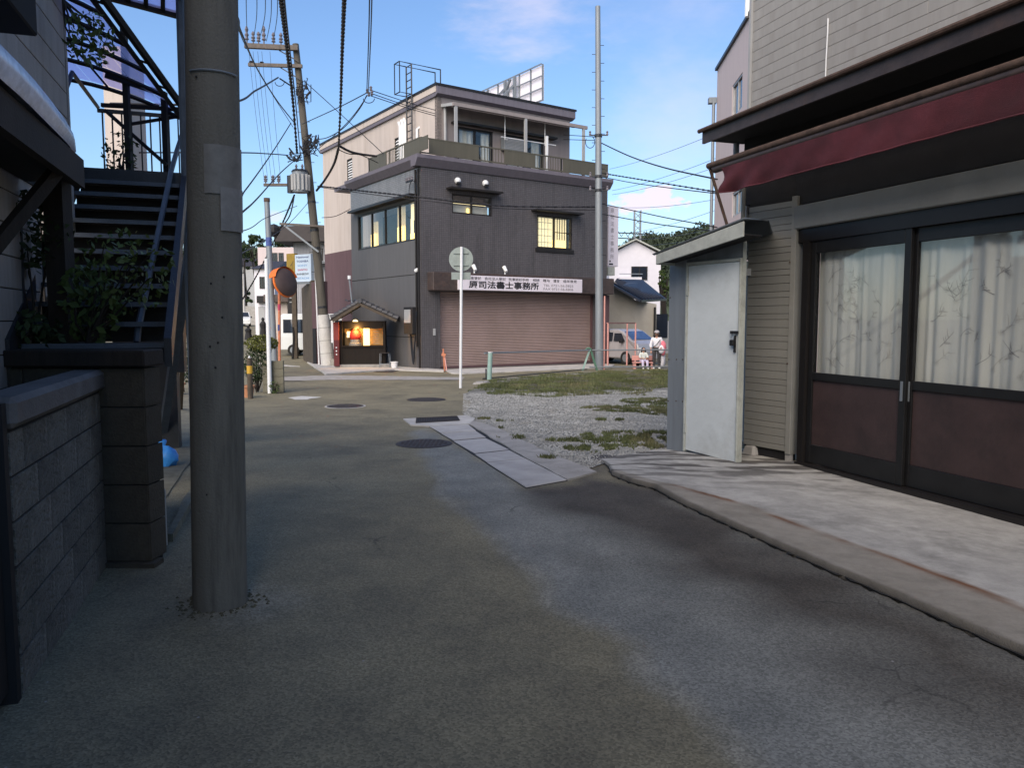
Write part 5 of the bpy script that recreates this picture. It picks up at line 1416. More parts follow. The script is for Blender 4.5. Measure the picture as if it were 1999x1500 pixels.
# upper part of the end wall above the panel
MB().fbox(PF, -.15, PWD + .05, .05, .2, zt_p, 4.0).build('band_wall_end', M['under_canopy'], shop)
# downpipe between shed and panel
qa = PF.p(-.04, -.06, 0)
MB().cyl((qa[0], qa[1], .1), (qa[0], qa[1], 3.3), .028, n=8).build('downpipe', M['siding_panel'], shop)
MB().fbox(PF, -.08, .06, -.1, -.0, 2.15, 2.24).build('pipe_bracket', M['grey_paint'], shop)
for px, py in ((1542, 512), (1537, 710)):
    a, z = PF.hit(px, py, -.014); MB().cyl(PF.p(a, -.012, z), PF.p(a, -.02, z), .01, n=6).build('screw_head', M['rust'], shop)
# awning: rolled-up tube, hanging cloth, folding arm
AO = -.58
ta, tz_ = SH.hit(1383, 326, AO)
aw = thing('shop_awning', 'dark red cloth awning hanging from a rusty brown tube over the shop doors', 'awning', SH.p(ta, AO, tz_), SH.rz)
MB().cyl(SH.p(ta, AO, tz_ + .01), SH.p(UE, AO, tz_ + .02), .038, n=12).build('front_tube', M['rust'], aw, smooth='auto')
MB().cyl(SH.p(ta + .1, AO + .03, tz_ - .045), SH.p(UE, AO + .03, tz_ - .045), .05, n=12).build('roller', M['brown_trim'], aw, smooth='auto')
fa = SH.hit(1412, 350, AO)[0]; zh = SH.hit(1999, 218, AO + .05)[1]
mb = MB(); n = 170; m_ = 8
for i in range(n + 1):
    u = fa + (UE - fa) * i / n; e = math.exp(-(u - fa) / .5)
    for j in range(m_ + 1):
        t = j / m_
        w = AO - .03 + .05 * t + .05 * t * math.exp(-(u - fa) / .9) * math.sin((u - fa) * 11 + t * 5) + .012 * math.sin(u * 2.1 + 1) * t + .008 * math.sin(u * 5 + 2 * t) * t + .02 * t * math.sin(u * 13 + t * 4) * (0.3 + e) + mnoise.noise((u * 1.3, t * 2, 3)) * .015 * t
        z = tz_ - .075 + (zh - tz_ + .055) * t - e * .0 + .004 * math.sin(u * 3.1) * t
        mb.v.append(SH.p(u + .02 * e * math.sin(t * 5), w, z))
for i in range(n):
    for j in range(m_): a = i * (m_ + 1) + j; mb.f.append((a, a + m_ + 1, a + m_ + 2, a + 1))
mb.build('cloth', M['awning'], aw, smooth=True)
mb2 = MB(); mb2.tube([mb.v[i * (m_ + 1) + m_] for i in range(n + 1)], .009, 5); mb2.build('hem', M['awning'], aw, smooth=True)
q = PF.hit(1447, 530, -.05)
MB().bar(SH.p(ta + .02, AO, tz_), PF.p(q[0], -.05, q[1]), .03).build('arm', M['rust'], aw)
MB().bar(SH.p(ta + .02, AO, tz_), SH.p(ta + .06, 0.05, tz_ + .25), .03).build('upper_arm', M['grey_paint'], aw)

# ---------------------------------------------------------------- shed
SA, SB = G(1301, 879), G(1446, 906)
SF = Fr(SA[:2], (SB - SA)[:2]); SWD = SF.hit(1446, 700)[0]; sz_ = SA[2]
shed = thing('lean_to_shed', 'grey metal clad lean-to shed with corrugated roof and white door', 'shed', SF.p(SWD / 2, .3, sz_), SF.rz)
dx0, dx1 = SF.hit(1342, 700)[0], SF.hit(1441, 700)[0]
zdt0, zdt1 = SF.hit(1340, 524)[1], SF.hit(1437, 511)[1]
zdb = SF.hit(1344, 882)[1] + .0
zdt = (zdt0 + zdt1) / 2
zr0, zr1 = SF.hit(1300, 520, -.25)[1], SF.hit(1446, 455, -.25)[1]
MB().fpoly(SF, [(0, sz_ - .05), (dx0 - .035, sz_ - .05), (dx0 - .035, zdt + .2), (0, zr0 + .02)], 0, .06).build('left_panel', M['shed_grey'], shed, bevel=.003)
MB().fpoly(SF, [(dx1 + .03, sz_ - .1), (SWD, sz_ - .1), (SWD, zr1 + .0), (dx1 + .03, zr1 - .03)], 0.0, .06).build('right_panel', M['shed_trim'], shed)
MB().fpoly(SF, [(dx0 - .035, zdt + .06), (dx1 + .03, zdt + .06), (dx1 + .03, zr1 - .04), (dx0 - .035, zr0 + .1)], .02, .06).build('header_panel', M['shed_grey'], shed)
MB().fbox(SF, 0, .05, .061, 2.2, sz_ - .05, zr0).build('side_wall', M['shed_grey'], shed)
for px, py in ((1309, 581), (1306, 616), (1306, 702), (1321, 702), (1333, 702), (1305, 783), (1320, 783), (1333, 784)):
    a, z = SF.hit(px, py); MB().ball(SF.p(a, -.003, z), .009, 6).build('rivet', M['rust'], shed)
mb = MB(); mb.fbox(SF, dx0 - .034, dx0 - .002, -.025, .03, zdb, zdt + .055); mb.fbox(SF, dx1 + .002, dx1 + .029, -.025, .03, zdb - .03, zdt + .055); mb.fbox(SF, dx0 - .002, dx1 + .002, -.025, .03, zdt + .02, zdt + .055)
mb.build('door_frame', M['shed_trim'], shed, bevel=.004)
dd = MB().fpoly(SF, [(dx0, zdb + .02), (dx1, zdb - .02), (dx1, zdt + .012), (dx0, zdt + .01)], -.012, .02).build('door', M['door_white'], shed, bevel=.004)
for py in (568, 836):
    z = SF.hit(1342, py)[1]; MB().fbox(SF, dx0 - .02, dx0 + .012, -.034, -.013, z - .06, z + .06).build('hinge', M['shed_trim'], dd)
a, z = SF.hit(1437, 652)
MB().fbox(SF, a - .06, dx1 + .02, -.04, -.026, z - .0, z + .035).build('hasp', M['black'], dd)
MB().tube([SF.p(a - .03, -.045, z), SF.p(a - .035, -.05, z - .06), SF.p(a - .0, -.05, z - .075), SF.p(a + .01, -.045, z)], .006, 5).build('shackle', M['galv'], dd)
MB().fbox(SF, a - .05, a + .015, -.065, -.03, z - .14, z - .07).build('padlock', M['bronze'], dd, bevel=.008)
MB().fbox(SF, a - .01, a + .015, -.03, -.013, z - .22, z - .02).build('handle', M['black'], dd)
# roof of corrugated sheet, rising towards the shop
rw0, rw1 = -.32, 2.2
ul, ur = SF.hit(1279, 508, rw0)[0], SF.hit(1449, 470, rw0)[0]
zl_, zr_ = SF.hit(1279, 492, rw0)[1], SF.hit(1449, 430, rw0)[1]
mb = MB(); n = 60
for i in range(n + 1):
    u = ul + (ur + .1 - ul) * i / n; z = zl_ + (zr_ - zl_) * (u - ul) / (ur - ul)
    for w in (rw0, rw1): mb.v.append(SF.p(u, w, z + .0)); 
n2 = 70; mb = MB()
for j in range(n2 + 1):
    w = rw0 + (rw1 - rw0) * j / n2; h = .009 * math.cos(j * math.pi)
    mb.v.append(SF.p(ul - .06, w, zl_ - .03 + h)); mb.v.append(SF.p(ur + .02, rw0 + (.10 - rw0) * j / n2, zr_ + .02 + h))
for j in range(n2): mb.f.append((2 * j, 2 * j + 1, 2 * j + 3, 2 * j + 2))
mb.build('roof_sheet', M['galv'], shed)
hf = .16
MB().fpoly(SF, [(ul, zl_ - hf), (ur, zr_ - hf - .02), (ur, zr_ - .01), (ul, zl_ - .035)], rw0 + .01, rw0 + .035).build('fascia_board', M['shed_trim'], shed, bevel=.004)
MB().fpoly(SF, [(ul, zl_ - hf), (ul + .03, zl_ - hf), (ul + .03, zl_ - .05), (ul, zl_ - .05)], rw0 + .035, rw1).build('side_fascia', M['shed_trim'], shed)
MB().fpoly(SF, [(ul + .03, zl_ - hf + .03), (ur, zr_ - hf), (ur, zr_ - hf + .015), (ul + .03, zl_ - hf + .045)], rw0 + .04, -.0).build('soffit', M['black'], shed)
# drainpipe elbow by the awning arm
q = SH.hit(1440, 300, -.2)
MB().tube([SH.p(us0 - .12, -.12, 3.95), SH.p(us0 - .12, -.12, 3.5), SH.p(us0 - .06, -.02, 3.3), SH.p(us0 - .06, -.02, 2.7)], .04, 8).build('rain_pipe', M['grey_paint'], shop, smooth='auto')

# ================================================================ LEFT: block wall, pier, stairs, house
ld_ = (-.324, 1.0)
WL = Fr((-2.71 + .324 * 1.75, 3.25), ld_)        # street face of the block wall, u from near to far
LW = 1.95
wall = thing('block_wall', 'mossy dark concrete block garden wall with a sloping grey cap', 'wall', WL.p(0, .05, -.05), WL.rz)
MB().fbox(WL, .0, LW, .012, .13, -.12, 1.13).build('mortar', M['joint'], wall)
rr = random.Random(5)
for i in range(6):
    z = -.06 + i * .197; off = .2 if i % 2 else 0
    u = -off
    while u < LW:
        a, b = max(0, u), min(LW, u + .4)
        if b - a > .04: piece('block', M['block_dark'], wall, WL, a + .002, b - .002, 0 + rr.uniform(0, .003), .012 + .001, z + .004, z + .190, .012)
        u += .4
MB().fbox(WL, -.03, LW + .0, -.035, .17, 1.135, 1.27).build('cap', M['cap'], wall, bevel=.025)
MB().fbox(WL, -.02, LW, -.02, .15, -.16, -.07).build('footing', M['block_dark'], wall)
# gate post and gate leaf at the near end of the wall
gt_ = thing('black_gate', 'flat black gate leaf at the near end of the block wall', 'gate', WL.p(-.3, .05, -.05), WL.rz)
MB().fbox(WL, -.09, -.035, .0, .1, -.06, 1.25).build('post', M['black'], gt_)
MB().fbox(WL, -1.2, -.1, .03, .06, .02, 1.15).build('leaf', M['black'], gt_)
# pier and retaining wall under the stairs, facing the camera
PI0 = G(190, 1108); PIF = Fr((-4.3, 5.06), (1, 0)); 
px1 = PIF.hit(291, 1000)[0]
pier = thing('retaining_pier', 'mossy brown block pier with a slab on top carrying the stairs', 'pier', PIF.p(px1, .15, -.06), 0)
MB().fbox(PIF, 0, px1 - .012, .012, .20, -.1, 1.28).build('mortar', M['joint'], pier)
hb_ = .262
for i in range(5):
    z = -.03 + i * hb_; off = .25 if i % 2 else 0; u = px1
    first = True
    while u > 0:
        l = .40 if not (first and i % 2) else .40
        a = max(0, u - l); piece('block', M['block_brown'], pier, PIF, a + .005, u - .005, 0, .013, z + .006, z + hb_ - .004, .01); u = a; first = False
PS = Fr(PIF.p(px1, .0, 0)[:2], (.06, 1))
for i in range(5): piece('block', M['block_brown'], pier, PS, .004, .205, -.003, .012, -.03 + i * hb_ + .006, -.03 + (i + 1) * hb_ - .004, .01)
MB().fbox(PIF, -.3, px1 + .03, -.05, .24, 1.29, 1.40).build('top_slab', M['wood_dark'], pier, bevel=.01)
MB().fbox(PIF, 0.2, px1 - .75, .245, 1.1, -.1, 1.38).build('core', M['block_dark'], pier)
MB().fbox(PIF, px1 - .3, px1 + .04, -.04, .1, -.1, -.03).build('foot', M['block_brown'], pier)
# pale pipe along the foot of the pier
c = G(324, 1065)
MB().cyl((c[0], c[1], c[2]), (c[0] - .0, c[1], c[2] + .42), .012, n=6).solo('short_pipe', M['concrete_light'], 'thin pale pipe standing at the foot of the brown pier', 'pipe')
# low kerb behind the pier and concrete yard
kb = PX((324, 1058), (338, 1058), (385, 968), (376, 955))
sheet('kerb', [np.array(p[:2]) for p in kb], M['patch'], .06, label='low concrete kerb between lane and stair yard', edge=.09, jit=.01)
yard = PX((300, 1000), (372, 905), (385, 905), (470, 790), (470, 768), (330, 768), (310, 800), (240, 1000))
sheet('concrete_yard', [np.array(p[:2]) for p in yard], M['patch'], .012, label='stained concrete yard beside the steel stairs', jit=.02)

# house on the left
HF = Fr((-3.77 + .324 * 4.5, 2.0), ld_)
hu = HF.hit(131, 200)[0]
hx0 = -12.0  # house run on unseen behind the camera to shade the left of the lane
house = thing('left_house', 'grey boarded old house with a low lit eave beside the steel stairs', 'house', HF.p(hu / 2, 1, 0), HF.rz)
MB().fbox(HF, hx0, hu - .01, .02, .2, 2.6, 8).build('upper_wall', M['joint'], house)
z = 2.7; i = 0
while z < 7.9:
    for a, b in ((hx0, hu * .45 + (i % 2) * .6), (hu * .45 + (i % 2) * .6, hu)):
        piece('board', M['siding_left'], house, HF, a + .001, b - .001, 0, .02, z + .002, z + .215, .012)
    z += .22; i += 1
MB().fbox(HF, hu - .009, hu + .05, -.01, .25, 2.0, 8).build('corner_board', M['siding_left'], house)
EV = -.45
MB().fbox(HF, hu + .0, hu + .04, .25, 5, 1.0, 8).build('end_wall', M['wood_dark'], house)
# ground floor: boards and a gap with posts
z = 1.15
u_lo = HF.hit(82, 350)[0]
while z < 2.5:
    piece('board', M['siding_left'], house, HF, hx0, u_lo - .0, .03, .05, z + .002, z + .215, .012); z += .22
MB().fbox(HF, hx0, u_lo, .052, .2, -.1, 2.6).build('lower_wall', M['joint'], house)
MB().fbox(HF, hx0, u_lo, .03, .05, -.1, 1.14).build('plinth_boards', M['wood_dark'], house)
# eave: rounded pale sheet over a dark fascia
ue = HF.hit(166, 290, EV)[0]; ze0 = HF.hit(166, 300, EV)[1]
mb = MB(); n = 60
prof = [(EV + .0, -.02), (EV - .03, .05), (EV - .02, .13), (EV + .05, .19), (EV + .2, .22), (-.01, .26)]
for i in range(n + 1):
    u = hx0 + (ue - hx0) * i / n; k = 1.0 if i < n - 6 else math.sqrt(max(0, 1 - ((i - (n - 6)) / 6.) ** 2)) * .85 + .15
    for w, z in prof: mb.v.append(HF.p(u, w + (1 - k) * .1, ze0 + z * k * .95 + .003 * math.sin(i * 1.3)))
for i in range(n):
    for j in range(len(prof) - 1): a = i * len(prof) + j; mb.f.append((a, a + len(prof), a + len(prof) + 1, a + 1))
mb.build('eave_sheet', mk('pale_sheet', (.58, .63, .76), .25, var=.25, scale=14, bump=.05, bscale=20, spec=.7, streak=False), house, smooth=True)
MB().fbox(HF, hx0, ue + .1, EV + .03, EV + .09, ze0 - .22, ze0 - .025).build('gutter_board', M['wood_dark'], house)
MB().fbox(HF, hx0, ue + .3, EV + .09, .0, ze0 - .16, ze0 - .13).build('eave_soffit', M['black'], house)
MB().bar(HF.p(ue - .9, -.0, ze0 - .9), HF.p(ue - .4, EV + .1, ze0 - .2), .07).build('eave_brace', M['wood_dark'], house)
# dark box under the upper wall, top left corner
a, zb = HF.hit(74, 72, -.4)
bx_ = thing('shutter_case', 'black box shaped shutter case on the boarded house wall, top left', 'shutter case', HF.p(a - .5, -.2, zb), HF.rz)
MB().fbox(HF, a - 1.3, a, -.4, -.003, zb, zb + .8).build('case', M['deep_black'], bx_, bevel=.01)
# wooden post in front
q = P(124, 640, 5.6)
MB().box8([(q[0] - .07, q[1] - .06, 1.39), (q[0] + .07, q[1] - .06, 1.39), (q[0] + .07, q[1] + .06, 1.39), (q[0] - .07, q[1] + .06, 1.39)], [(q[0] - .07, q[1] - .06, 2.9), (q[0] + .07, q[1] - .06, 2.9), (q[0] + .07, q[1] + .06, 2.9), (q[0] - .07, q[1] + .06, 2.9)]).solo('timber_post', M['wood_dark'], 'dark timber post standing on the slab left of the stairs', 'post')
# corrugated fence and roof seen past the stairs at the left edge
q0, q1 = P(-10, 580, 9), P(112, 580, 9.6)
NF = Fr(q0, (q1 - q0)[:2]); nl = math.hypot(*(q1 - q0)[:2])
nb2 = thing('corrugated_fence', 'pale corrugated fence with a brown rail seen at the left edge', 'fence', (q0[0], q0[1], .0), NF.rz)
mb = MB(); n = 60
for i in range(n + 1):
    u = nl * i / n; w = .02 * math.cos(i * math.pi * .5); mb.v += [NF.p(u, w, P(0, 575, 9)[2]), NF.p(u, w, P(0, 517, 9)[2])]
for i in range(n): mb.f.append((2 * i, 2 * i + 2, 2 * i + 3, 2 * i + 1))
mb.build('upper_sheet', M['white_paint'], nb2)
mb = MB(); mb.fbox(NF, 0, nl, -.04, .03, P(0, 588, 9)[2], P(0, 578, 9)[2]); mb.build('rail', M['brown_post'], nb2)
MB().fbox(NF, nl * .38, nl * .5, -.05, .05, -.1, P(0, 588, 9)[2]).build('post', M['stone'], nb2)
MB().fbox(NF, -2, nl + .6, .3, .4, -.1, P(0, 592, 9)[2]).build('lower_sheet', M['dark_steel'], nb2)
MB().fbox(NF, -3, nl + .9, .9, 1.0, -.1, 2.9).solo('rear_shed_wall', M['siding_left'], 'dim grey shed wall behind the corrugated fence', 'wall')

# stairs
SS = Fr((-2.5, 5.62), (-.3376, .9413))           # right hand string, u goes up the flight, w to the left
RUN, RISE, NT, TW = .232, .1515, 11, .97
st = thing('steel_stairs', 'dark steel outdoor stairs with open treads and handrails climbing to a landing', 'stairs', SS.p(0, TW / 2, 1.40), SS.rz)
Z0 = 1.43
for i in range(NT):
    z = Z0 + i * RISE
    MB().fbox(SS, i * RUN, i * RUN + .24, .03, TW - .03, z - .025, z).build('tread', M['dark_steel'], st)
    MB().fbox(SS, i * RUN - .012, i * RUN - .001, .03, TW - .03, z - .035, z + .002).build('tread_nosing', M['blue_steel'], st)
    MB().fbox(SS, i * RUN + .20, i * RUN + .21, .03, TW - .03, z - .15, z - .026).build('riser', M['black'], st)
UT = NT * RUN; ZT_ = Z0 + NT * RISE
for w in (-.03, TW - .02):
    MB().fpoly(SS, [(-.25, Z0 - .16), (UT + .1, ZT_ - .16 - .0), (UT + .1, ZT_ + .06), (-.25, Z0 - .16 + .2)], w, w + .05).build('string', M['dark_steel'], st)
LZ = ZT_
MB().fbox(SS, UT + .0, UT + 1.5, -.05, TW, LZ - .16, LZ).build('landing', M['dark_steel'], st)
MB().tube([tuple(P(267, 668, 5.75)), tuple(P(270, 640, 5.8)), tuple(P(334, 335, 7.9)), tuple(P(345, 295, 8.2)), tuple(P(358, 255, 8.6)), tuple(P(361, 215, 9.3))], .024, 6).build('right_handrail', M['blue_steel'], st)
MB().tube([SS.p(.2, TW, Z0 + .2), SS.p(.25, TW, Z0 + .9), SS.p(UT, TW, ZT_ + .9), SS.p(UT + 1.5, TW, ZT_ + .95)], .022, 6).build('left_handrail', M['dark_steel'], st)
# landing fence
LF = SS.sub(UT + 1.45, TW, -1)                    # across the far end of the landing, left to right as seen
for i in range(10): 
    u = .05 + i * .1; MB().fbox(LF, u - .008, u + .008, -.01, .01, LZ, LZ + .88).build('baluster', M['dark_steel'], st)
MB().fbox(LF, 0, 1.0, -.02, .02, LZ + .88, LZ + .92).build('landing_rail', M['dark_steel'], st)
MB().fbox(LF, 0, 1.0, -.02, .02, LZ + .1, LZ + .13).build('landing_lower_rail', M['dark_steel'], st)
a, b = P(208, 210, 8.9), P(362, 330, 8.5)
# long props carrying the landing
p0, p1 = G(314, 872), P(374, 470, 8.1)
MB().bar(tuple(p0), tuple(p1), .09, .11).build('slanting_prop', M['blue_steel'], st)
p0, p1 = G(352, 800), P(372, 360, 9.6)
MB().bar(tuple(p0), tuple(p1), .08).build('rear_prop', M['brown_post'], st)
# canopy over the stairs: curved purple sheet on a dark frame
cp = thing('stair_canopy', 'purple translucent sheet canopy on a dark steel frame above the stairs', 'canopy', SS.p(UT, TW, LZ), 0)
def cpt(s, t):
    """s: 0 house side .. 1 outer edge, t: 0 near .. 1 far"""
    x = -5.0 + s * 1.37; y = 5.2 + t * 3.1 + s * .35
    z = 5.15 - 1.0 * t - .35 * s * s
    return (x, y, z)
mb = MB(); ns_, nt_ = 8, 8
for i in range(ns_):
    for j in range(nt_):
        g = .012
        q = [cpt((i + a) / ns_, (j + b) / nt_) for a, b in ((g, g), (1 - g, g), (1 - g, 1 - g), (g, 1 - g))]
        mb.add([(x, y, z + .03) for x, y, z in q], [(0, 1, 2, 3)])
mb.build('roof_sheet', M['poly'], cp)
for j in range(nt_ + 1):
    MB().tube([cpt(i / ns_, j / nt_) for i in range(ns_ + 1)], .022, 4).build('rib', M['black'], cp)
for s in (0, .5, 1.0): MB().tube([cpt(s, j / nt_) for j in range(nt_ + 1)], .03 if s == 1 else .014, 4).build('purlin', M['black'], cp)
MB().tube([(x + .14, y, z - .05) for x, y, z in [cpt(1, j / nt_) for j in range(nt_ + 1)]], .04, 6).build('gutter', M['black'], cp)
for j in range(nt_): 
    x, y, z = cpt(1, (j + .5) / nt_); MB().bar((x, y, z), (x + .14, y, z - .05), .02).build('gutter_clip', M['black'], cp)
for px, dpt, yt_, yb_ in ((241, 8.3, 45, 345), (320, 8.45, 180, 345)):
    a, b = P(px, yt_, dpt), P(px, yb_, dpt)
    MB().bar((a[0], a[1], b[2]), (a[0], a[1], a[2]), .055).build('post', M['black'], cp)
a, b = P(198, 205, 8.5), P(362, 214, 8.6); MB().bar(tuple(a), tuple(b), .04).build('cross_rail', M['black'], cp)
a, b = P(250, 243, 8.5), P(362, 225, 8.6); MB().bar(tuple(a), tuple(b), .03).build('cross_rail', M['black'], cp)
a, b = P(205, 215, 8.4), P(325, 322, 8.4); MB().bar(tuple(a), tuple(b), .035).build('cross_rail', M['black'], cp)
a, b = P(205, 146, 8.2), P(322, 184, 8.45); MB().bar(tuple(a), tuple(b), .05).build('end_beam', M['black'], cp)
# second, higher roof edge behind
a, b, c, d = P(215, -6, 7.6), P(350, 30, 8.1), P(350, -30, 7.6), P(215, -60, 7.2)
cp2 = thing('upper_canopy', 'edge of a higher purple sheet roof beside the slim blue pole, top of the photo', 'canopy', tuple(b), 0)
MB().quad(tuple(a), tuple(b), tuple(c), tuple(d)).build('roof_sheet', M['poly'], cp2)
for p_, q_ in ((a, b), (d, c)): MB().bar(tuple(p_), tuple(q_), .06).build('beam', M['black'], cp2)
for t in (.0, .25, .5, .75, 1.): MB().bar(tuple(a + (b - a) * t), tuple(d + (c - d) * t), .04).build('rib', M['black'], cp2)
# slim pole
a, b, c_ = P(350, -60, 7.8), P(357, 175, 7.9), P(362, 345, 8.0)
g = G(372, 800)
MB().tube([tuple(a), tuple(b), tuple(c_), (c_[0], c_[1], -.1)], .045, 8).solo('slim_pole', M['blue_steel'], 'slim blue grey pole just left of the big utility pole', 'pole', smooth='auto')
# dark side wall of the neighbouring building behind the stairs
q0, q1 = P(60, 500, 9.8), P(352, 500, 10.2)
BW = Fr(q0, (q1 - q0)[:2]); bl = math.hypot(*(q1 - q0)[:2])
MB().fbox(BW, .9, bl, 0, .2, .9, P(200, 372, 10)[2]).fbox(BW, .9, bl - .1, 0.0, .2, -.2, .9).solo('rear_wall', M['dark_steel'], 'dark wall behind the open treads of the stairs', 'wall')
q0, q1 = P(203, 200, 24), P(241, 200, 24)
t = thing('beige_tower', 'narrow beige building seen through the stair landing rails', 'building', (q0[0], 24, 0))
MB().box8([(q0[0], 24, -.3), (q1[0], 24, -.3), (q1[0], 25.4, -.3), (q0[0], 25.4, -.3)], [(q0[0], 24, P(0, 90, 24)[2]), (q1[0], 24, P(0, 90, 24)[2]), (q1[0], 25.4, P(0, 90, 24)[2]), (q0[0], 25.4, P(0, 90, 24)[2])]).build('wall', M['stucco_beige'], t)
MB().cyl((q1[0] + .08, 23.95, 0), (q1[0] + .08, 23.95, P(0, 95, 24)[2]), .08, n=8).build('downpipe', M['grey_paint'], t)
# plants round the stairs
def plant(name, label, c, rad, n, size, mat='leaf', stems=5, seed=1, base=None, group=None, cat='plant'):
    rr = random.Random(seed); t = thing(name, label, cat, c if base is None else base, 0, group)
    mb = MB(); b = base if base is not None else (c[0], c[1], c[2] - rad[2])
    for _ in range(stems):
        e = (c[0] + rr.uniform(-.7, .7) * rad[0], c[1] + rr.uniform(-.7, .7) * rad[1], c[2] + rr.uniform(-.3, .7) * rad[2])
        m = [(b[i] + e[i]) / 2 + rr.uniform(-.05, .05) for i in range(3)]; mb.tube([b, m, e], [.012, .008, .004], 4)
    mb.build('stem', M['wood_dark'], t)
    MB().leaves(c, rad, n, size, rr).build('foliage', M[mat], t, uv=False)
    return t
c = P(245, 530, 5.45); plant('climbing_plant', 'green leafy plant spreading in front of the stair treads', (c[0], c[1], c[2]), (.36, .12, .32), 300, .03, 'leaf', 9, 3, base=(c[0] - .3, c[1], 1.41))
c = P(180, 590, 5.5); plant('leafy_plant', 'dark leafy plant beside the timber post at the foot of the stairs', tuple(c), (.22, .15, .30), 300, .04, 'leaf', 6, 4, base=(c[0], c[1], 1.41))
c = P(55, 455, 5.6); plant('leafy_plant', 'dark bush under the lit eave left of the timber post', tuple(c), (.30, .2, .3), 420, .04, 'leaf_dark', 6, 5, base=(c[0], c[1], 1.41))
c = P(40, 650, 5.4); plant('leafy_plant', 'low dark bush on the slab at the left edge', tuple(c), (.30, .2, .16), 260, .04, 'leaf_dark', 4, 6, base=(c[0], c[1], 1.41))
c = P(175, 75, 6.4); plant('hanging_vine', 'green vine clump hanging under the purple stair canopy', tuple(c), (.2, .2, .22), 260, .03, 'leaf', 8, 7, base=(c[0] - .2, c[1], c[2] + .3))
c = P(235, 300, 8.3); plant('landing_plant', 'dark plant on the stair landing behind the handrail', tuple(c), (.2, .15, .25), 160, .03, 'leaf_dark', 3, 9, base=(c[0], c[1], LZ))
# blue bag
c = G(326, 912); rr = random.Random(3)
mb = MB(); mb.ball(c + [0, 0, .12], .13, 14, (1, .8, 1.0)); 
mb.v = [(x + mnoise.noise((x * 14, y * 14, z * 14)) * .05, y + mnoise.noise((x * 14, y * 14, z * 14 + 5)) * .05, z + mnoise.noise((x * 12, y * 12, z * 12 + 9)) * .05) for x, y, z in mb.v]
mb.lathe(c + [-.04, 0, .2], [(.06, 0), (.03, .05), (.05, .1), (.035, .12)], 8)
mb.solo('plastic_bag', M['blue_bag'], 'crumpled bright blue plastic bag on the concrete behind the brown pier', 'bag', smooth=True)
# flower pots and hedges beside the lane
def pot(px, py, r, h, label, mat='terracotta', group=None):
    c = G(px, py); t = thing('flower_pot', label, 'flower pot', c, 0, group)
    MB().lathe(c, [(r * .7, 0), (r * .95, h * .85), (r * 1.08, h * .86), (r * 1.08, h), (r * .9, h), (r * .85, h * .8)], 14).build('pot', M[mat], t, smooth='auto')
    MB().cyl(c + [0, 0, h * .8], c + [0, 0, h * .82], r * .86, n=12).build('soil', M['soil'], t)
    return c
c = pot(347, 772, .17, .3, 'terracotta pot left of the big utility pole')
c = G(350, 768); plant('hedge', 'dark hedge behind the terracotta pot left of the big pole', (c[0] + .0, c[1] + .3, c[2] + .75), (.5, .35, .55), 900, .04, 'leaf_dark', 6, 12, base=(c[0], c[1] + .3, c[2]), cat='hedge')
c = pot(484, 776, .16, .28, 'terracotta pot right of the big utility pole')
c = G(496, 770); plant('shrub', 'yellowish green shrub beside the banded marker post', (c[0] + .02, c[1] + .6, 1.0), (.42, .35, .22), 1100, .035, 'leaf_yellow', 8, 13, base=(c[0] - .1, c[1] + .6, c[2]), cat='shrub')
plant('shrub', 'dark low shrub under the yellowish shrub', (c[0] - .1, c[1] + .5, .45), (.34, .3, .45), 800, .04, 'leaf_dark', 5, 14, base=(c[0] - .1, c[1] + .5, c[2]), cat='shrub')
plant('shrub', 'small dark weeds at the foot of the white post', (c[0] + .45, c[1] + .2, c[2] + .15), (.14, .12, .18), 150, .025, 'leaf', 5, 15, base=(c[0] + .45, c[1] + .2, c[2]), cat='shrub')
c = G(489, 779)
t = thing('marker_post', 'brown marker post with a yellow reflective band beside the shrub', 'marker post', c)
h = P(0, 699, c[1])[2] - c[2]
M['yellow_band'] = mk('yellow_band', (.55, .33, .04), .5)
MB().cyl(c, c + [0, 0, h], .062, n=12).build('post', M['brown_post'], t, smooth='auto')
MB().cyl(c + [0, 0, h - .36], c + [0, 0, h - .18], .066, n=12).build('yellow_band', M['yellow_band'], t)
MB().cyl(c + [0, 0, h], c + [0, 0, h + .05], .03, .01, n=8).build('cap', M['white_paint'], t)
bw = PX((470, 790), (505, 785), (508, 776), (470, 778))
c0_ = G(500, 772)
pb_ = Fr((c0_[0] - .1, c0_[1] + .15), (1, .1))
t = thing('garden_block_wall', 'low grey block wall behind the shrub and white post', 'wall', pb_.p(.4, 0, c0_[2]), pb_.rz)
for i in range(4):
    for j in range(2): piece('block', M['patch'], t, pb_, .1 + j * .26 + .004, .1 + (j + 1) * .26 - .004, .5, .6, c0_[2] + i * .2 + .003, c0_[2] + (i + 1) * .2 - .003, .006)
# ================================================================ POLES
def pole_obj(name, label, base, top, r0, r1, mat='pole', cat='utility pole', steps=True, stepmat='galv', nst=12):
    t = thing(name, label, cat, base)
    MB().cyl(tuple(base), tuple(top), r0, r1, n=28 if r0 > .14 else 14).build('pole', M[mat], t, smooth='auto')
    if steps:
        d = Vector(top) - Vector(base); x, y = perp(d)
        for k in range(nst):
            f = .3 + .62 * k / nst; p = Vector(base) + d * f; r = r0 + (r1 - r0) * f; s = 1 if k % 2 else -1
            MB().cyl(p + Vector((s * r * .9, 0, 0)), p + Vector((s * (r + .13), 0, 0)), .012, n=5).build('step_bolt', M[stepmat], t)
    return t
base = G(430, 1178); D0 = base[1]
tp = P(413, 0, D0); k = 12 / (tp[2] - base[2]); top = base + (tp - base) * k
big = pole_obj('utility_pole', 'big weathered concrete utility pole standing in the left foreground', base, top, .152, .105, steps=False)
ax = (tp - base) / (tp[2] - base[2])
def on(py): 
    z = P(430, py, D0)[2]; return base + ax * (z - base[2])
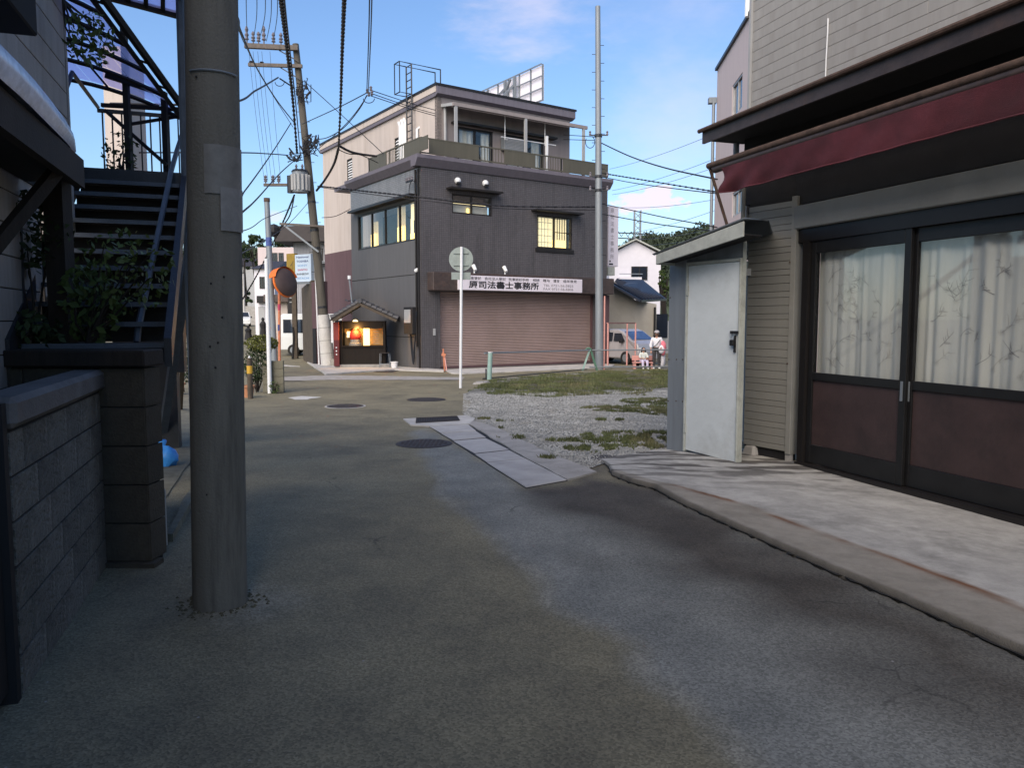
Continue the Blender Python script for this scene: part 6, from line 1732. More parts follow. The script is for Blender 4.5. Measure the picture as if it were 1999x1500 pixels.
# sheet wrapped round the pole, grips and small marks
for (ya, yb, a0, a1, mat, nm) in ((292, 385, -1.55, .1, 'grey_paint', 'wrapped_sheet'), (372, 455, -1.0, .1, 'galv', 'metal_plate')):
    mb = MB(); p, q = on(yb), on(ya); rA = .1485
    for i in range(13):
        a = a0 + (a1 - a0) * i / 12; o_ = np.array([math.cos(a), math.sin(a), 0]) * (rA + .003 + (.002 if nm == 'metal_plate' else 0) - .0015 * (ya < 330))
        mb.v += [tuple(p + o_), tuple(q + o_)]
    for i in range(12): mb.f.append((2 * i, 2 * i + 2, 2 * i + 3, 2 * i + 1))
    mb.build(nm, M['sheet_' + nm] if ('sheet_' + nm) in M else mk('sheet_' + nm, (.16, .155, .145) if nm == 'wrapped_sheet' else (.19, .188, .185), .5, var=.2, scale=12, bump=.06, bscale=30), big, smooth=True)
mb = MB(); p = on(152); mb.tube([tuple(p + np.array([math.cos(a) * .145, math.sin(a) * .145, .0])) for a in [(-2.1 + 1.9 * i / 12) for i in range(13)]], .006, 5); mb.build('wire_band', M['galv'], big)
for px_, py_ in ((408, 165), (462, 543), (434, 556), (457, 620), (447, 668), (441, 715), (430, 675), (418, 955)):
    p = on(py_); a = -math.pi / 2 + (px_ - 422) / 60; MB().ball(tuple(p + np.array([math.cos(a) * .146, math.sin(a) * .146, 0])), .007, 6).build('bolt_hole', M['black'], big)

gb = G(430, 1178); mb = MB(); rr = random.Random(31)
for _ in range(170):
    a = rr.uniform(0, 6.28); r = .15 + abs(rr.gauss(0, .06)); k_ = rr.uniform(.004, .014); x, y = gb[0] + r * math.cos(a), gb[1] + r * math.sin(a); z = -SLOPE * y
    mb.add([(x - k_, y, z), (x, y - k_, z), (x + k_, y, z), (x, y + k_, z), (x, y, z + k_ * .9)], [(0, 1, 4), (1, 2, 4), (2, 3, 4), (3, 0, 4)])
tag(mb.build('gravel', M['soil'], uv=False), 'loose grit gathered round the foot of the big utility pole', kind='stuff')
# steel pole on the right
base = G(1170, 722); tp = P(1167, 12, base[1])
sp = pole_obj('steel_pole', 'tall plain galvanised steel pole in front of the pink shutter', base, tp, .165, .095, 'galv', 'utility pole', True, 'dark_steel', 26)
for py in (265, 345, 372): 
    f = (P(0, py, base[1])[2] - base[2]) / (tp[2] - base[2]); p = base + (tp - base) * f
    MB().cyl(p - [0, 0, .05], p + [0, 0, .05], .15, n=16).build('clamp_band', M['dark_steel'], sp)
    MB().bar(p + [-.35, -.1, 0], p + [.35, -.1, 0], .04).build('bracket', M['dark_steel'], sp)
    for s in (-.33, .33): MB().lathe(tuple(p + [s, -.1, -.02]), [(.03, 0), (.05, .05), (.03, .1), (.05, .14), (.02, .18)], 8).build('insulator', M['insulator'], sp)

# leaning pole with transformer
LD = 33.0
base = G(641, 716); base = P(641, 713, LD); base[2] = gz(LD)
tp = P(577, 86, LD)
lp_ = pole_obj('leaning_utility_pole', 'leaning concrete utility pole with crossarms, transformer and white painted foot', base, tp, .20, .13, 'pole_far', 'utility pole', True, 'dark_steel', 20)
def lpt(py, dx=0, dy=0):
    f = (P(0, py, LD)[2] - base[2]) / (tp[2] - base[2]); q = base + (tp - base) * f; return q + np.array([dx, dy, 0])
MB().cyl(tuple(lpt(713)), tuple(lpt(615)), .30, .25, n=20).build('white_sleeve', M['pole_pale'], lp_, smooth='auto')
for py in (640, 665, 690): MB().cyl(tuple(lpt(py + .6)), tuple(lpt(py - .6)), .305 - (713 - py) * .0005, n=20).build('sleeve_joint', M['concrete'], lp_)
for py in (395, 450, 485, 600): MB().cyl(tuple(lpt(py + 2)), tuple(lpt(py - 2)), .21 - (713 - py) * .0001, n=16).build('band', M['dark_steel'], lp_)
def arm(xa, ya, xb, yb, th, n=0, mat='crossarm', pins=(), nm='crossarm', D=LD - .25):
    a, b = P(xa, ya, D), P(xb, yb, D)
    o = MB().bar(tuple(a), tuple(b), th, th * 1.1).build(nm, M[mat], lp_)
    for s in pins:
        p = a + (b - a) * s[0]; h = s[1]
        MB().lathe(tuple(p + [0, 0, th / 2]), [(.03, 0), (.03, h * .2), (.09, h * .25), (.05, h * .4), (.09, h * .5), (.04, h * .65), (.08, h * .8), (.03, h)], 8).build('insulator', M['insulator'], o)
    return a, b
arm(478, 89, 582, 94, .17, pins=[(.04, .7), (.16, .5), (.26, .5), (.36, .75), (.54, .5), (.68, .5)])
arm(485, 126, 590, 129, .12, pins=[(.05, .1), (.25, .08)])
arm(515, 361, 588, 361, .10, pins=[(.05, .35), (.25, .35), (.4, .35)])
arm(546, 437, 632, 442, .08)
a, b = P(555, 440, LD - .3), P(622, 492, LD - .3); MB().bar(tuple(a), tuple(b), .07).build('brace', M['galv'], lp_)
a, b = P(560, 118, LD - .2), P(582, 175, LD - .2)
for xa, ya, xb, yb in ((545, 98, 583, 120), (548, 132, 586, 155), (600, 372, 560, 362)): MB().bar(tuple(P(xa, ya, LD - .2)), tuple(P(xb, yb, LD - .2)), .04).build('brace', M['dark_steel'], lp_)
q = P(586, 356, LD - .35)
tr = MB().cyl(tuple(q - [0, 0, .42]), tuple(q + [0, 0, .42]), .33, n=20).build('transformer', M['galv'], lp_, smooth='auto')
MB().cyl(tuple(q + [0, 0, .42]), tuple(q + [0, 0, .5]), .36, .3, n=20).build('lid', M['dark_steel'], tr, smooth='auto')
for i in range(8):
    a = math.pi + math.pi * i / 7 + .3; MB().bar(tuple(q + [math.cos(a) * .37, math.sin(a) * .37, -.35]), tuple(q + [math.cos(a) * .37, math.sin(a) * .37, .3]), .03, .09).build('cooling_fin', M['grey_paint'], tr)
for dx in (-.15, .1): MB().lathe(tuple(q + [dx, 0, .5]), [(.03, 0), (.06, .06), (.03, .1), (.06, .15), (.02, .25)], 8).build('bushing', M['insulator'], tr)
q = P(567, 360, LD - .4); MB().cyl(tuple(q - [0, 0, .35]), tuple(q + [0, 0, .35]), .14, n=12).build('capacitor', M['dark_steel'], lp_, smooth='auto')
# cable joints clumped on the pole
rr = random.Random(6)
for cx, cy, sx, sy, n in ((592, 178, 12, 22, 7), (606, 285, 14, 20, 12), (576, 308, 12, 8, 6)):
    for i in range(n):
        p = P(cx + rr.uniform(-sx, sx), cy + rr.uniform(-sy, sy), LD - .3); MB().cyl(tuple(p), tuple(p + np.array([rr.uniform(-.2, .2), 0, rr.uniform(.1, .3)])), .05, .035, n=6).build('cable_joint', M['cable'], lp_)
    mb = MB()
    for i in range(n):
        pts = [tuple(P(cx + rr.uniform(-sx, sx) * 1.3, cy + rr.uniform(-sy, sy) * 1.2, LD - .3)) for _ in range(4)]; mb.tube(pts, .018, 4)
    mb.build('jumper_wires', M['cable'], lp_)
q = P(598, 140, LD - .3)

# ---------------------------------------------------------------- overhead wires
def wire(pts, r, label, mat='cable', sag=0.0, n=14, wrap=False, group=None, name='overhead_wire'):
    """pts: (px, py, depth); smooth curve through them. Wires that pass behind the big pole run on to the left"""
    if 430 < pts[0][0] < 475 and pts[0][1] < 520:
        (xa, ya, da), (xb, yb, db) = pts[0], pts[1]
        k_ = (xa - 215) / (xb - xa); pts = [(215, ya - (yb - ya) * min(k_, 5) if abs(yb - ya) > 30 else ya, da)] + list(pts)
    W3 = [P(*p) for p in pts]; out = []
    m = len(W3)
    for i in range(m - 1):
        p0, p1, p2, p3 = W3[max(0, i - 1)], W3[i], W3[i + 1], W3[min(m - 1, i + 2)]
        for k in range(n):
            t = k / n; q = .5 * ((2 * p1) + (-p0 + p2) * t + (2 * p0 - 5 * p1 + 4 * p2 - p3) * t * t + (-p0 + 3 * p1 - 3 * p2 + p3) * t ** 3)
            if m == 2: q = p1 + (p2 - p1) * t; q[2] -= sag * 4 * t * (1 - t)
            out.append(q)
    out.append(W3[-1])
    t = thing(name, label, 'wire', tuple(out[0]), 0, group)
    MB().tube([tuple(q) for q in out], r, 5).build('cable', M[mat], t)
    if wrap:
        mb = MB()
        for i in range(2, len(out) - 1):
            d = out[i] - out[i - 1]; d = d / np.linalg.norm(d)
            mb.cyl(tuple(out[i] - d * .06), tuple(out[i] + d * .06), r * 1.7, n=6)
        mb.build('clips', M[mat], t, kind='stuff')
    return t
wire([(540, -70, 12), (551, 20, 16), (562, 110, 21), (572, 200, 26), (580, 300, 32.6)], .030, 'thick bundled cable dropping from above to the transformer on the leaning pole', wrap=True)
wire([(549, -70, 12), (557, 20, 16), (567, 110, 21), (577, 200, 26), (586, 300, 32.6)], .02, 'thin cable running beside the thick bundled cable to the leaning pole')
wire([(676, -80, 10), (672, 0, 13), (668, 100, 17), (665, 200, 22), (661, 288, 28)], .024, 'bundled cable falling from the top of the photo to the joint before the beige wall', wrap=True)
wire([(661, 288, 28), (652, 320, 29.5), (635, 350, 31.5), (618, 372, 32.7)], .028, 'thick cable from the joint down to the leaning pole', wrap=True)
wire([(661, 284, 28), (690, 298, 29), (735, 305, 31)], .026, 'thick cable from the joint to the corner of the balcony', wrap=True)
wire([(661, 292, 28), (680, 300, 28.6), (705, 303, 29.8), (738, 318, 31.5)], .018, 'thin cable from the joint sagging to the balcony')
wire([(722, -60, 13), (720, 60, 17), (716, 178, 24)], .014, 'left one of two thin wires falling to the little insulator junction', 'cable_grey')
wire([(727, -60, 13), (724, 60, 17), (719, 178, 24)], .014, 'right one of two thin wires falling to the little insulator junction', 'cable_grey')
for i, (y0_, y1_) in enumerate(((176, 207), (182, 214), (187, 218))):
    wire([(724, y0_, 24), (800, y1_ - 6, 28), (850, y1_ + 8, 31)], .014, '%s of three wires from the insulator junction to the beige wall' % ('top', 'middle', 'lowest')[i])
wire([(718, 180, 24), (660, 210, 27), (590, 242, 32.5)], .016, 'straight wire from the insulator junction to the leaning pole')
wire([(716, 186, 24), (700, 215, 25.5), (670, 250, 28), (640, 268, 30), (618, 272, 32.6)], .018, 'sagging cable from the insulator junction to the leaning pole')
wire([(716, 188, 24), (690, 225, 26), (655, 262, 29), (612, 298, 32.6)], .012, 'thin wire from the insulator junction to the clump of joints')
t = thing('insulator_junction', 'small insulator junction where three wires meet left of the beige top storey', 'insulator', P(720, 182, 24))
for dx, dy in ((-3, 0), (4, -5), (6, 4), (0, 6)): MB().lathe(tuple(P(720 + dx, 182 + dy, 24)), [(.03, 0), (.05, .03), (.03, .06), (.05, .1), (.02, .14)], 8).build('insulator', M['insulator'], t)
MB().tube([tuple(P(720 + 11 * math.cos(a), 192 + 9 * math.sin(a), 24)) for a in [k * math.pi / 8 for k in range(9)]], .012, 4).build('loop', M['cable'], t)
wire([(596, 160, 32.6), (660, 218, 33), (748, 300, 33)], .016, 'diagonal wire from the leaning pole to the balcony corner')
wire([(620, 363, 32.6), (700, 372, 29.6), (830, 386, 28), (980, 402, 28.5), (1165, 404, 30.6)], .020, 'dark twisted cable crossing the tiled facade from pole to pole', wrap=True)
wire([(620, 365, 32.6), (700, 376, 29.4), (830, 392, 27.8), (980, 407, 28.5), (1165, 410, 30.6)], .014, 'thin wire just under the twisted cable across the facade')
wire([(628, 425, 32.6), (655, 422, 32.8), (684, 408, 33.2)], .014, 'short wire from the leaning pole to the insulator on the beige wall')
wire([(1172, 278, 31), (1230, 305, 27), (1300, 328, 24), (1400, 350, 20)], .022, 'upper wire from the steel pole to the right past the pink building')
wire([(1175, 338, 31), (1260, 352, 27), (1400, 375, 20)], .016, 'thick cable from the steel pole to the right, above the cloud', wrap=True)
wire([(1175, 345, 31), (1230, 356, 28), (1300, 366, 24), (1400, 378, 20)], .014, 'thin cable sagging under the thick one right of the steel pole')
wire([(1175, 398, 31), (1240, 412, 29), (1300, 425, 27), (1400, 444, 24)], .018, 'cable passing the top of the vertical sign to the shed roof')
wire([(1175, 418, 31), (1240, 430, 29), (1300, 440, 27), (1400, 452, 24)], .018, 'lower cable passing the vertical sign to the shed roof')
wire([(1160, 267, 31), (1130, 265, 33), (1100, 263, 35)], .014, 'upper short wire from the steel pole to the veranda post')
wire([(1160, 274, 31), (1130, 273, 33), (1100, 272, 35)], .014, 'lower short wire from the steel pole to the veranda post')
MB().tube([tuple(P(1152 + 9 * math.cos(a), 277 + 12 * math.sin(a), 31)) for a in [-1.2 + k * .35 for k in range(15)]], .014, 4).solo('wire_loop', M['cable'], 'slack wire loop at the left side of the steel pole', 'wire')
GP = 'thin high wires fanning over the far roofs on the right'
for (a, b) in (((1190, 330, 90), (1420, 250, 60)), ((1195, 372, 90), (1420, 300, 60)), ((1195, 380, 90), (1420, 318, 60)), ((1210, 405, 90), (1420, 385, 60)), ((1225, 455, 90), (1420, 402, 60)), ((1225, 468, 90), (1420, 440, 60)), ((1225, 480, 90), (1420, 455, 60))):
    GI = globals().get('GI', -1) + 1
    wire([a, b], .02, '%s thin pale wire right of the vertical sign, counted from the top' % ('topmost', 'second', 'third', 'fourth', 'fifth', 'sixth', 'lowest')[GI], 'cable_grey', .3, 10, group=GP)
GP2 = 'thin wires running from the crossarm over the lane'
for xt, xm, xb in ((480, 483, 513), (500, 494, 520), (516, 505, 527), (528, 520, 536), (540, 533, 541)):
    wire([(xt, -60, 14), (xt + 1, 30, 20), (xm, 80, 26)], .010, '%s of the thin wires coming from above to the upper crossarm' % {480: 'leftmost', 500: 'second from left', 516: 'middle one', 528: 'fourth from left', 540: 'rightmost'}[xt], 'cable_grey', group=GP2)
for xt, xb in ((486, 516), (494, 523), (503, 530), (511, 538), (527, 548)):
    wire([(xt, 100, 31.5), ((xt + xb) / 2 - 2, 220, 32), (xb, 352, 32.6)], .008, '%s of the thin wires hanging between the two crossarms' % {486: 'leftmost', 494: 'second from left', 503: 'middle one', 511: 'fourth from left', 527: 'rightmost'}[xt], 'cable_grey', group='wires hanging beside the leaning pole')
wire([(440, -10, 14), (470, 60, 18), (500, 130, 23), (540, 195, 28), (575, 240, 32.6)], .022, 'dark wire sloping from behind the big pole to the leaning pole')
wire([(440, 5, 13), (480, 90, 19), (520, 165, 26), (572, 248, 32.6)], .012, 'thin wire just beside the dark sloping one behind the big pole', 'cable_grey')
wire([(440, 202, 20), (500, 176, 26), (543, 151, 32)], .03, 'dark wire rising to the white insulator left of the leaning pole')
wire([(546, 153, 32), (575, 172, 32.7)], .03, 'short piece of cable between white insulator and leaning pole')
MB().tube([tuple(P(546 + 9 * math.cos(a), 160 + 8 * math.sin(a), 32)) for a in [k * math.pi / 8 for k in range(9)]], .015, 4).solo('wire_loop', M['cable'], 'slack wire loop under the white insulator left of the leaning pole', 'wire')
wire([(458, 298, 25), (520, 300, 29), (562, 303, 32.6)], .022, 'level wire from the big pole to the leaning pole')
wire([(445, 405, 15), (480, 370, 20), (530, 300, 27), (568, 240, 32.6)], .02, 'steep wire rising from behind the big pole to the leaning pole')
wire([(450, 435, 14), (500, 390, 20), (545, 340, 27), (576, 312, 32.6)], .02, 'wire rising from the roofs to the transformer')
wire([(452, 455, 16), (520, 425, 24), (580, 402, 32.6)], .012, 'faint wire under the transformer', 'cable_grey')
wire([(470, 590, 40), (500, 540, 38), (545, 450, 34), (575, 380, 32.7)], .024, 'thick cable bundle falling from the transformer to the far roofs', wrap=True)
wire([(575, 380, 32.7), (566, 420, 32.9), (548, 445, 33.3), (530, 462, 35), (470, 495, 44)], .028, 'black cable from the transformer to the dark joint over the tree')
MB().ball(tuple(P(535, 450, 33.6)), .26, 10, (1, 1, 1.1)).solo('cable_joint_box', M['cable'], 'round black cable joint hanging over the distant tree', 'joint box')
wire([(602, 395, 32.6), (560, 440, 30), (500, 480, 27), (440, 510, 24)], .012, 'thin guy wire going down to the left from the leaning pole', 'cable_grey')

# ---------------------------------------------------------------- slim poles at the lane's left side
base = G(537, 737); b2 = base.copy(); tp = P(521, 394, base[1])
pp = thing('grey_post', 'plain grey concrete post with blue stains behind the white post', 'post', base)
MB().cyl(tuple(base), tuple(tp), .115, .085, n=16).build('post', M['galv'], pp, smooth='auto')
MB().cyl(tuple(tp), tuple(tp + [0, 0, .12]), .1, n=12).build('cap', M['rust'], pp)
f = base + (tp - base) * .75; MB().cyl(tuple(f), tuple(f + (tp - base) * .05), .094, n=14).build('blue_stain_band', mk('blue_stain', (.05, .08, .25), .6, var=.5, scale=20), pp)
base = G(527, 768); tp = P(520, 505, base[1])
MB().cyl(tuple(base), tuple(tp), .055, .05, n=12).solo('white_post', M['white_paint'], 'slim white painted post beside the shrub on the left of the junction', 'post', smooth='auto')

# traffic mirror
base = G(546, 737); MD = base[1]
mr_ = thing('traffic_mirror', 'round orange traffic mirror seen from behind on an orange pole', 'traffic mirror', base)
tp = P(545, 560, MD); MB().cyl(tuple(base), tuple(tp), .045, n=12).build('pole', M['orange_fade'], mr_, smooth='auto')
for py in (600, 640): MB().cyl(tuple(P(545, py + 6, MD)), tuple(P(545, py - 6, MD)), .05, n=12).build('sticker', M['ink_red'] if py == 600 else M['ink_blue'], mr_)
c = P(559, 551, MD - .15); axis = Vector((-.85, .46, -.22)).normalized()
R_ = .50
MB().lathe(tuple(c), [(R_ * .3, -.14), (R_ * .75, -.09), (R_ * .93, -.02), (R_ * .93, .03)], 32, axis).build('back', M['mirror_back'], mr_, smooth='auto')
MB().lathe(tuple(Vector(c) + axis * .03), [(R_ * .93, 0), (R_ * 1.0, .0), (R_ * 1.0, .06), (R_ * .93, .06)], 32, axis).build('rim', M['orange'], mr_, smooth='auto')
mb = MB()
x_, y_ = perp(axis)
for i in range(15):
    a = math.radians(195) + math.pi * .9 * i / 14
    for w in (-.02, .30):
        mb.v.append(tuple(Vector(c) + (x_ * math.cos(a) + y_ * math.sin(a)) * R_ * 1.02 + axis * w))
hood_pts = mb.v
mb = MB()
up = Vector((0, 0, 1)); up = (up - axis * up.dot(axis)).normalized(); sd_ = axis.cross(up)
for i in range(21):
    a = -1.25 + 2.5 * i / 20
    for w in (-.06, .26): mb.v.append(tuple(Vector(c) + (up * math.cos(a) + sd_ * math.sin(a)) * R_ * 1.03 + axis * w))
for i in range(20): mb.f.append((2 * i, 2 * i + 2, 2 * i + 3, 2 * i + 1))
mb.build('hood', M['orange'], mr_, smooth=True)
MB().bar(tuple(P(546, 575, MD)), tuple(Vector(c) - axis * .1), .04).build('bracket', M['orange_fade'], mr_)

# round road sign seen from behind
base = G(899, 758); SD = base[1]; tp = P(901, 482, SD)
rs_ = thing('round_road_sign', 'round road sign seen from behind with a small plate on a white post', 'road sign', base)
MB().cyl(tuple(base), tuple(tp), .038, n=14).build('post', M['white_paint'], rs_, smooth='auto')
c = P(900, 506, SD + .07)
MB().cyl(tuple(c), tuple(c + [0, .012, 0]), .325, n=40).build('disc', M['sign_back'], rs_)
for dz in (-.16, .16): MB().fbox(Fr((c[0] - .2, c[1] - .03), (1, 0)), 0, .4, 0, .025, c[2] + dz - .015, c[2] + dz + .015).build('stiffener', M['sign_back'], rs_)
c = P(900, 539, SD + .06)
MB().fbox(Fr((c[0] - .26, c[1]), (1, 0)), 0, .52, 0, .01, c[2] - .1, c[2] + .1).build('small_plate', M['sign_back'], rs_, bevel=.004)

# pipe fence round the lot
fd = thing('pipe_fence', 'low pipe fence with a mint post and green bracket at the back of the lot', 'fence', G(955, 742))
A0 = G(955, 742); A1 = G(1151, 724); A2 = G(1330, 721)
zt1 = P(0, 690, A0[1])[2]; zt2 = P(0, 684, A1[1])[2]; zt3 = P(0, 683, A2[1])[2]
MB().tube([(A0[0] - .15, A0[1], zt1), (A1[0], A1[1], zt2), (A2[0], A2[1], zt3)], .028, 8).build('top_rail', M['galv'], fd)
z1, z2 = P(0, 717, A1[1])[2], P(0, 716, A2[1])[2]
MB().tube([(A1[0], A1[1], z1), (A2[0], A2[1], z2)], .028, 8).build('lower_rail', M['galv'], fd)
MB().tube([(A0[0] - .2, A0[1] - .05, A0[2] + .04), (A1[0] - .1, A1[1] - .05, A1[2] + .06)], .02, 6).build('ground_rail', M['dark_steel'], fd)
MB().cyl(tuple(A0), (A0[0] + .04, A0[1], zt1 + .02), .075, n=14).build('mint_post', M['mint'], fd, smooth='auto')
MB().cyl((A0[0] + .04, A0[1], zt1 + .02), (A0[0] + .04, A0[1], zt1 + .04), .08, n=14).build('post_cap', M['white_paint'], fd)
MB().fbox(Fr((A0[0] - .12, A0[1]), (1, 0)), 0, .045, -.03, .03, A0[2], A0[2] + .35).build('clamp', M['dark_steel'], fd)
a = A1
MB().bar((a[0] - .28, a[1], a[2]), (a[0] - .0, a[1], zt2 + .02), .07).build('mint_leg', M['mint'], fd)
MB().bar((a[0] + .30, a[1] + .1, a[2]), (a[0] + .04, a[1] + .05, zt2), .08).build('green_leg', M['green_paint'], fd)
MB().tube([(a[0] - .05 + .1 * math.cos(t), a[1], zt2 - .0 + .08 * math.sin(t)) for t in [math.pi * k / 8 for k in range(9)]], .04, 6).build('bend', M['green_paint'], fd)
c = G(935, 750)
MB().box8([c + [-.2, -.2, -.02], c + [.25, -.25, -.02], c + [.35, .3, -.02], c + [-.15, .3, -.02]], [c + [-.14, -.14, .06], c + [.2, -.2, .07], c + [.28, .25, .08], c + [-.1, .25, .06]]).solo('concrete_lump', M['concrete'], 'low concrete lump at the left corner of the grass', 'concrete block', bevel=.02)

# ================================================================ FAR LEFT: alley, houses, trees
def box_house(name, label, cat, x0, x1, ytop, Y, depth, wall, roof=None, kind='flat', base_y=None, over=.3, rh=1.2, wins=(), parts=None, turn=0.0):
    a, b = P(x0, 640, Y), P(x1, 640, Y); fr = Fr(a, (b[0] - a[0], turn)); wd = fr.hit(x1, 640)[0]
    zt = fr.hit((x0 + x1) / 2, ytop)[1]; zb = gz(Y) - .3
    t = thing(name, label, cat, fr.p(wd / 2, 0, zb), fr.rz)
    MB().fbox(fr, 0, wd, 0, depth, zb, zt).build('wall', M[wall], t)
    if kind == 'hip' or kind == 'gable':
        e0, e1 = -over, wd + over
        if kind == 'gable': vs = [(e0, -over, zt), (e1, -over, zt), (e1, depth + over, zt), (e0, depth + over, zt), (e0, depth / 2, zt + rh), (e1, depth / 2, zt + rh)]
        else: vs = [(e0, -over, zt), (e1, -over, zt), (e1, depth + over, zt), (e0, depth + over, zt), (e0 + wd * .3, depth / 2, zt + rh), (e1 - wd * .3, depth / 2, zt + rh)]
        mb = MB(); mb.add([fr.p(u, w, z + .003) for u, w, z in vs] , [(0, 1, 5, 4), (1, 2, 5), (2, 3, 4, 5), (3, 0, 4), (3, 2, 1, 0)]); mb.build('roof', M[roof], t)
    elif kind == 'front_gable':
        mb = MB(); vs = [(-over, -over, zt), (wd / 2, -over, zt + rh), (wd + over, -over, zt), (-over, depth, zt), (wd / 2, depth, zt + rh), (wd + over, depth, zt)]
        mb.add([fr.p(u, w, z + .1) for u, w, z in vs] + [fr.p(u, w, z) for u, w, z in vs], [(0, 1, 4, 3), (1, 2, 5, 4), (6, 9, 10, 7), (7, 10, 11, 8), (0, 6, 7, 1), (1, 7, 8, 2), (0, 3, 9, 6), (2, 8, 11, 5)]); mb.build('roof', M[roof], t)
        MB().fpoly(fr, [(0, zt), (wd, zt), (wd / 2, zt + rh - .05)], 0, .1).build('gable', M[wall], t)
    elif kind == 'slab':
        MB().fbox(fr, -over, wd + over, -over, depth + over, zt + .003, zt + rh).build('roof', M[roof], t)
    for (wx0, wx1, wy0, wy1) in wins:
        u0, z1 = fr.hit(wx0, wy0); u1, z0 = fr.hit(wx1, wy1)
        f = MB().fbox(fr, u0 - .06, u1 + .06, -.05, -.003, z1, z1 + .06).fbox(fr, u0 - .06, u1 + .06, -.07, -.003, z0 - .06, z0).fbox(fr, u0 - .06, u0, -.05, -.003, z0, z1).fbox(fr, u1, u1 + .06, -.05, -.003, z0, z1).fbox(fr, (u0 + u1) / 2 - .03, (u0 + u1) / 2 + .03, -.04, -.003, z0, z1).build('window', M['window_frame'], t)
        MB().fbox(fr, u0, u1, -.02, -.002, z0, z1).build('pane', M['glass_dark'], f)
    return t, fr, wd, zt, zb
# white houses at the end of the alley
t, fr, wd, zt, zb = box_house('white_house', 'narrow white house with bay windows at the end of the alley', 'house', 499, 538, 525, 62, 8, 'white_house', 'dark_roof', 'hip', rh=.9, wins=[(508, 518, 542, 562), (529, 536, 542, 562)])
u0, z1 = fr.hit(504, 578); u1, z0 = fr.hit(520, 592); MB().fbox(fr, u0, u1, -.4, -.003, z0, z1).build('balcony', M['black'], t); MB().fbox(fr, u0, u0 + .5, -.05, -.003, zb, zb + 2.6).build('door', M['grey_paint'], t)
box_house('pink_house', 'pinkish white two storey house with lattice behind the narrow white house', 'house', 507, 580, 483, 75, 9, 'pink_building', 'dark_roof', 'flat', wins=[(533, 541, 495, 520), (545, 553, 495, 520)])
t, fr, wd, zt, zb = box_house('dark_roofed_house', 'grey corrugated house with a heavy dark flat roof behind the leaning pole', 'house', 577, 652, 474, 47, 10, 'grey_corr', 'dark_roof', 'slab', rh=.9, over=.9, wins=[(620, 629, 487, 508)])
mb = MB()
for i in range(26): mb.fbox(fr, wd * i / 26, wd * i / 26 + .05, -.04, -.001, zb, zt)
mb.build('corrugation', M['grey_corr'], t, kind='stuff')
u0, z1 = fr.hit(618, 512); MB().fbox(fr, u0, wd + .2, -.9, -.003, z1 - .12, z1).build('balcony', M['galv'], t)
# low shop roofs in the alley
t, fr, wd, zt, zb = box_house('alley_shop', 'low cream alley shop with a brown awning roof left of the van', 'shop', 538, 562, 590, 54, 6, 'stucco_beige', 'brown_trim', 'slab', rh=.5, over=.6)
t, fr, wd, zt, zb = box_house('garage', 'dark open garage with pale shelf lines behind the white van', 'garage', 563, 596, 555, 50, 5, 'black', 'dark_roof', 'slab', rh=.3, over=.2)
for i in range(4): MB().fbox(fr, .2, wd - .2, -.3, -.003, zt - .35 - i * .28, zt - .30 - i * .28).build('slat_beam', M['grey_paint'], t)
MB().fbox(fr, .3, wd - .1, -.15, -.003, zt - 1.75, zt - 1.6).build('mint_sign', M['mint'], t)
# brown gate pillar and maroon side wall at the mouth of the alley
a, b = P(592, 700, 38), P(611, 705, 34.6)
GW = Fr(a, (b - a)[:2]); gl = math.hypot(*(b - a)[:2])
zt = P(600, 556, 36)[2]
t = thing('gate_wall', 'tall brown wall with a maroon end face at the mouth of the alley', 'wall', GW.p(gl / 2, .1, -.45), GW.rz)
MB().fpoly(GW, [(0, -.6), (gl, -.6), (gl, P(609, 547, 34.6)[2]), (0, P(592, 563, 38)[2])], 0, .2).build('street_face', M['brown_post'], t)
c1 = P(611, 700, 34.55); c2 = P(634, 705, 33.6)
GE = Fr(c1, (c2 - c1)[:2]); el = math.hypot(*(c2 - c1)[:2])
MB().fbox(GE, .003, el, 0, .2, -.6, P(611, 547, 34.6)[2] - .1).build('end_face', M['maroon_wall'], t)
MB().fbox(GE, el * .1, el * .36, -.05, -.003, -.5, 1.2).build('dark_door', M['black'], t)
MB().cyl(GE.p(el * .55, -.1, 3.4), GE.p(el * .7, -.1, -.4), .03, n=6).build('white_pipe', M['white_paint'], t)
# shop signs on the wall
q0, q1 = P(575.5, 497, 35.5), P(606.5, 497, 35.0)
ES = Fr(q0, (q1 - q0)[:2]); ew = math.hypot(*(q1 - q0)[:2]); ez1 = P(590, 496.5, 35.2)[2]; ez0 = P(590, 550, 35.2)[2]
t = thing('electrical_shop_sign', 'light blue white shop sign with a column of maker names above the alley wall', 'sign', ES.p(ew / 2, .1, ez0), ES.rz)
MB().fbox(ES, 0, ew, 0, .18, ez0, ez1).build('panel', M['sign_lblue'] if 'sign_lblue' in M else mk('sign_lblue', (.45, .55, .66), .5, var=.04, bump=0), t)
eh = ez1 - ez0
for i, (s, m_) in enumerate((('National', 'ink_blue'), ('TOSHIBA', 'ink_blue'), ('SONY', 'ink_lblue'), ('SANYO', 'ink_red'), ('RAINBOW', 'ink'), ('HITACHI', 'ink_lblue'))):
    text(s, ES, ew * (.1 if len(s) > 5 else .16), -.004, ez1 - eh * (.135 + .155 * i), eh * .075, M[m_], t, ew * (.76 if len(s) > 5 else .62), bold=.02)
q0, q1 = P(559, 497, 36.2), P(575, 497, 35.9)
YS = Fr(q0, (q1 - q0)[:2]); yw = math.hypot(*(q1 - q0)[:2]); yz1, yz0 = P(565, 495, 36)[2], P(565, 548, 36)[2]
t = thing('yellow_shop_sign', 'faded mustard yellow sign just left of the column of maker names', 'sign', YS.p(yw / 2, .1, yz0), YS.rz)
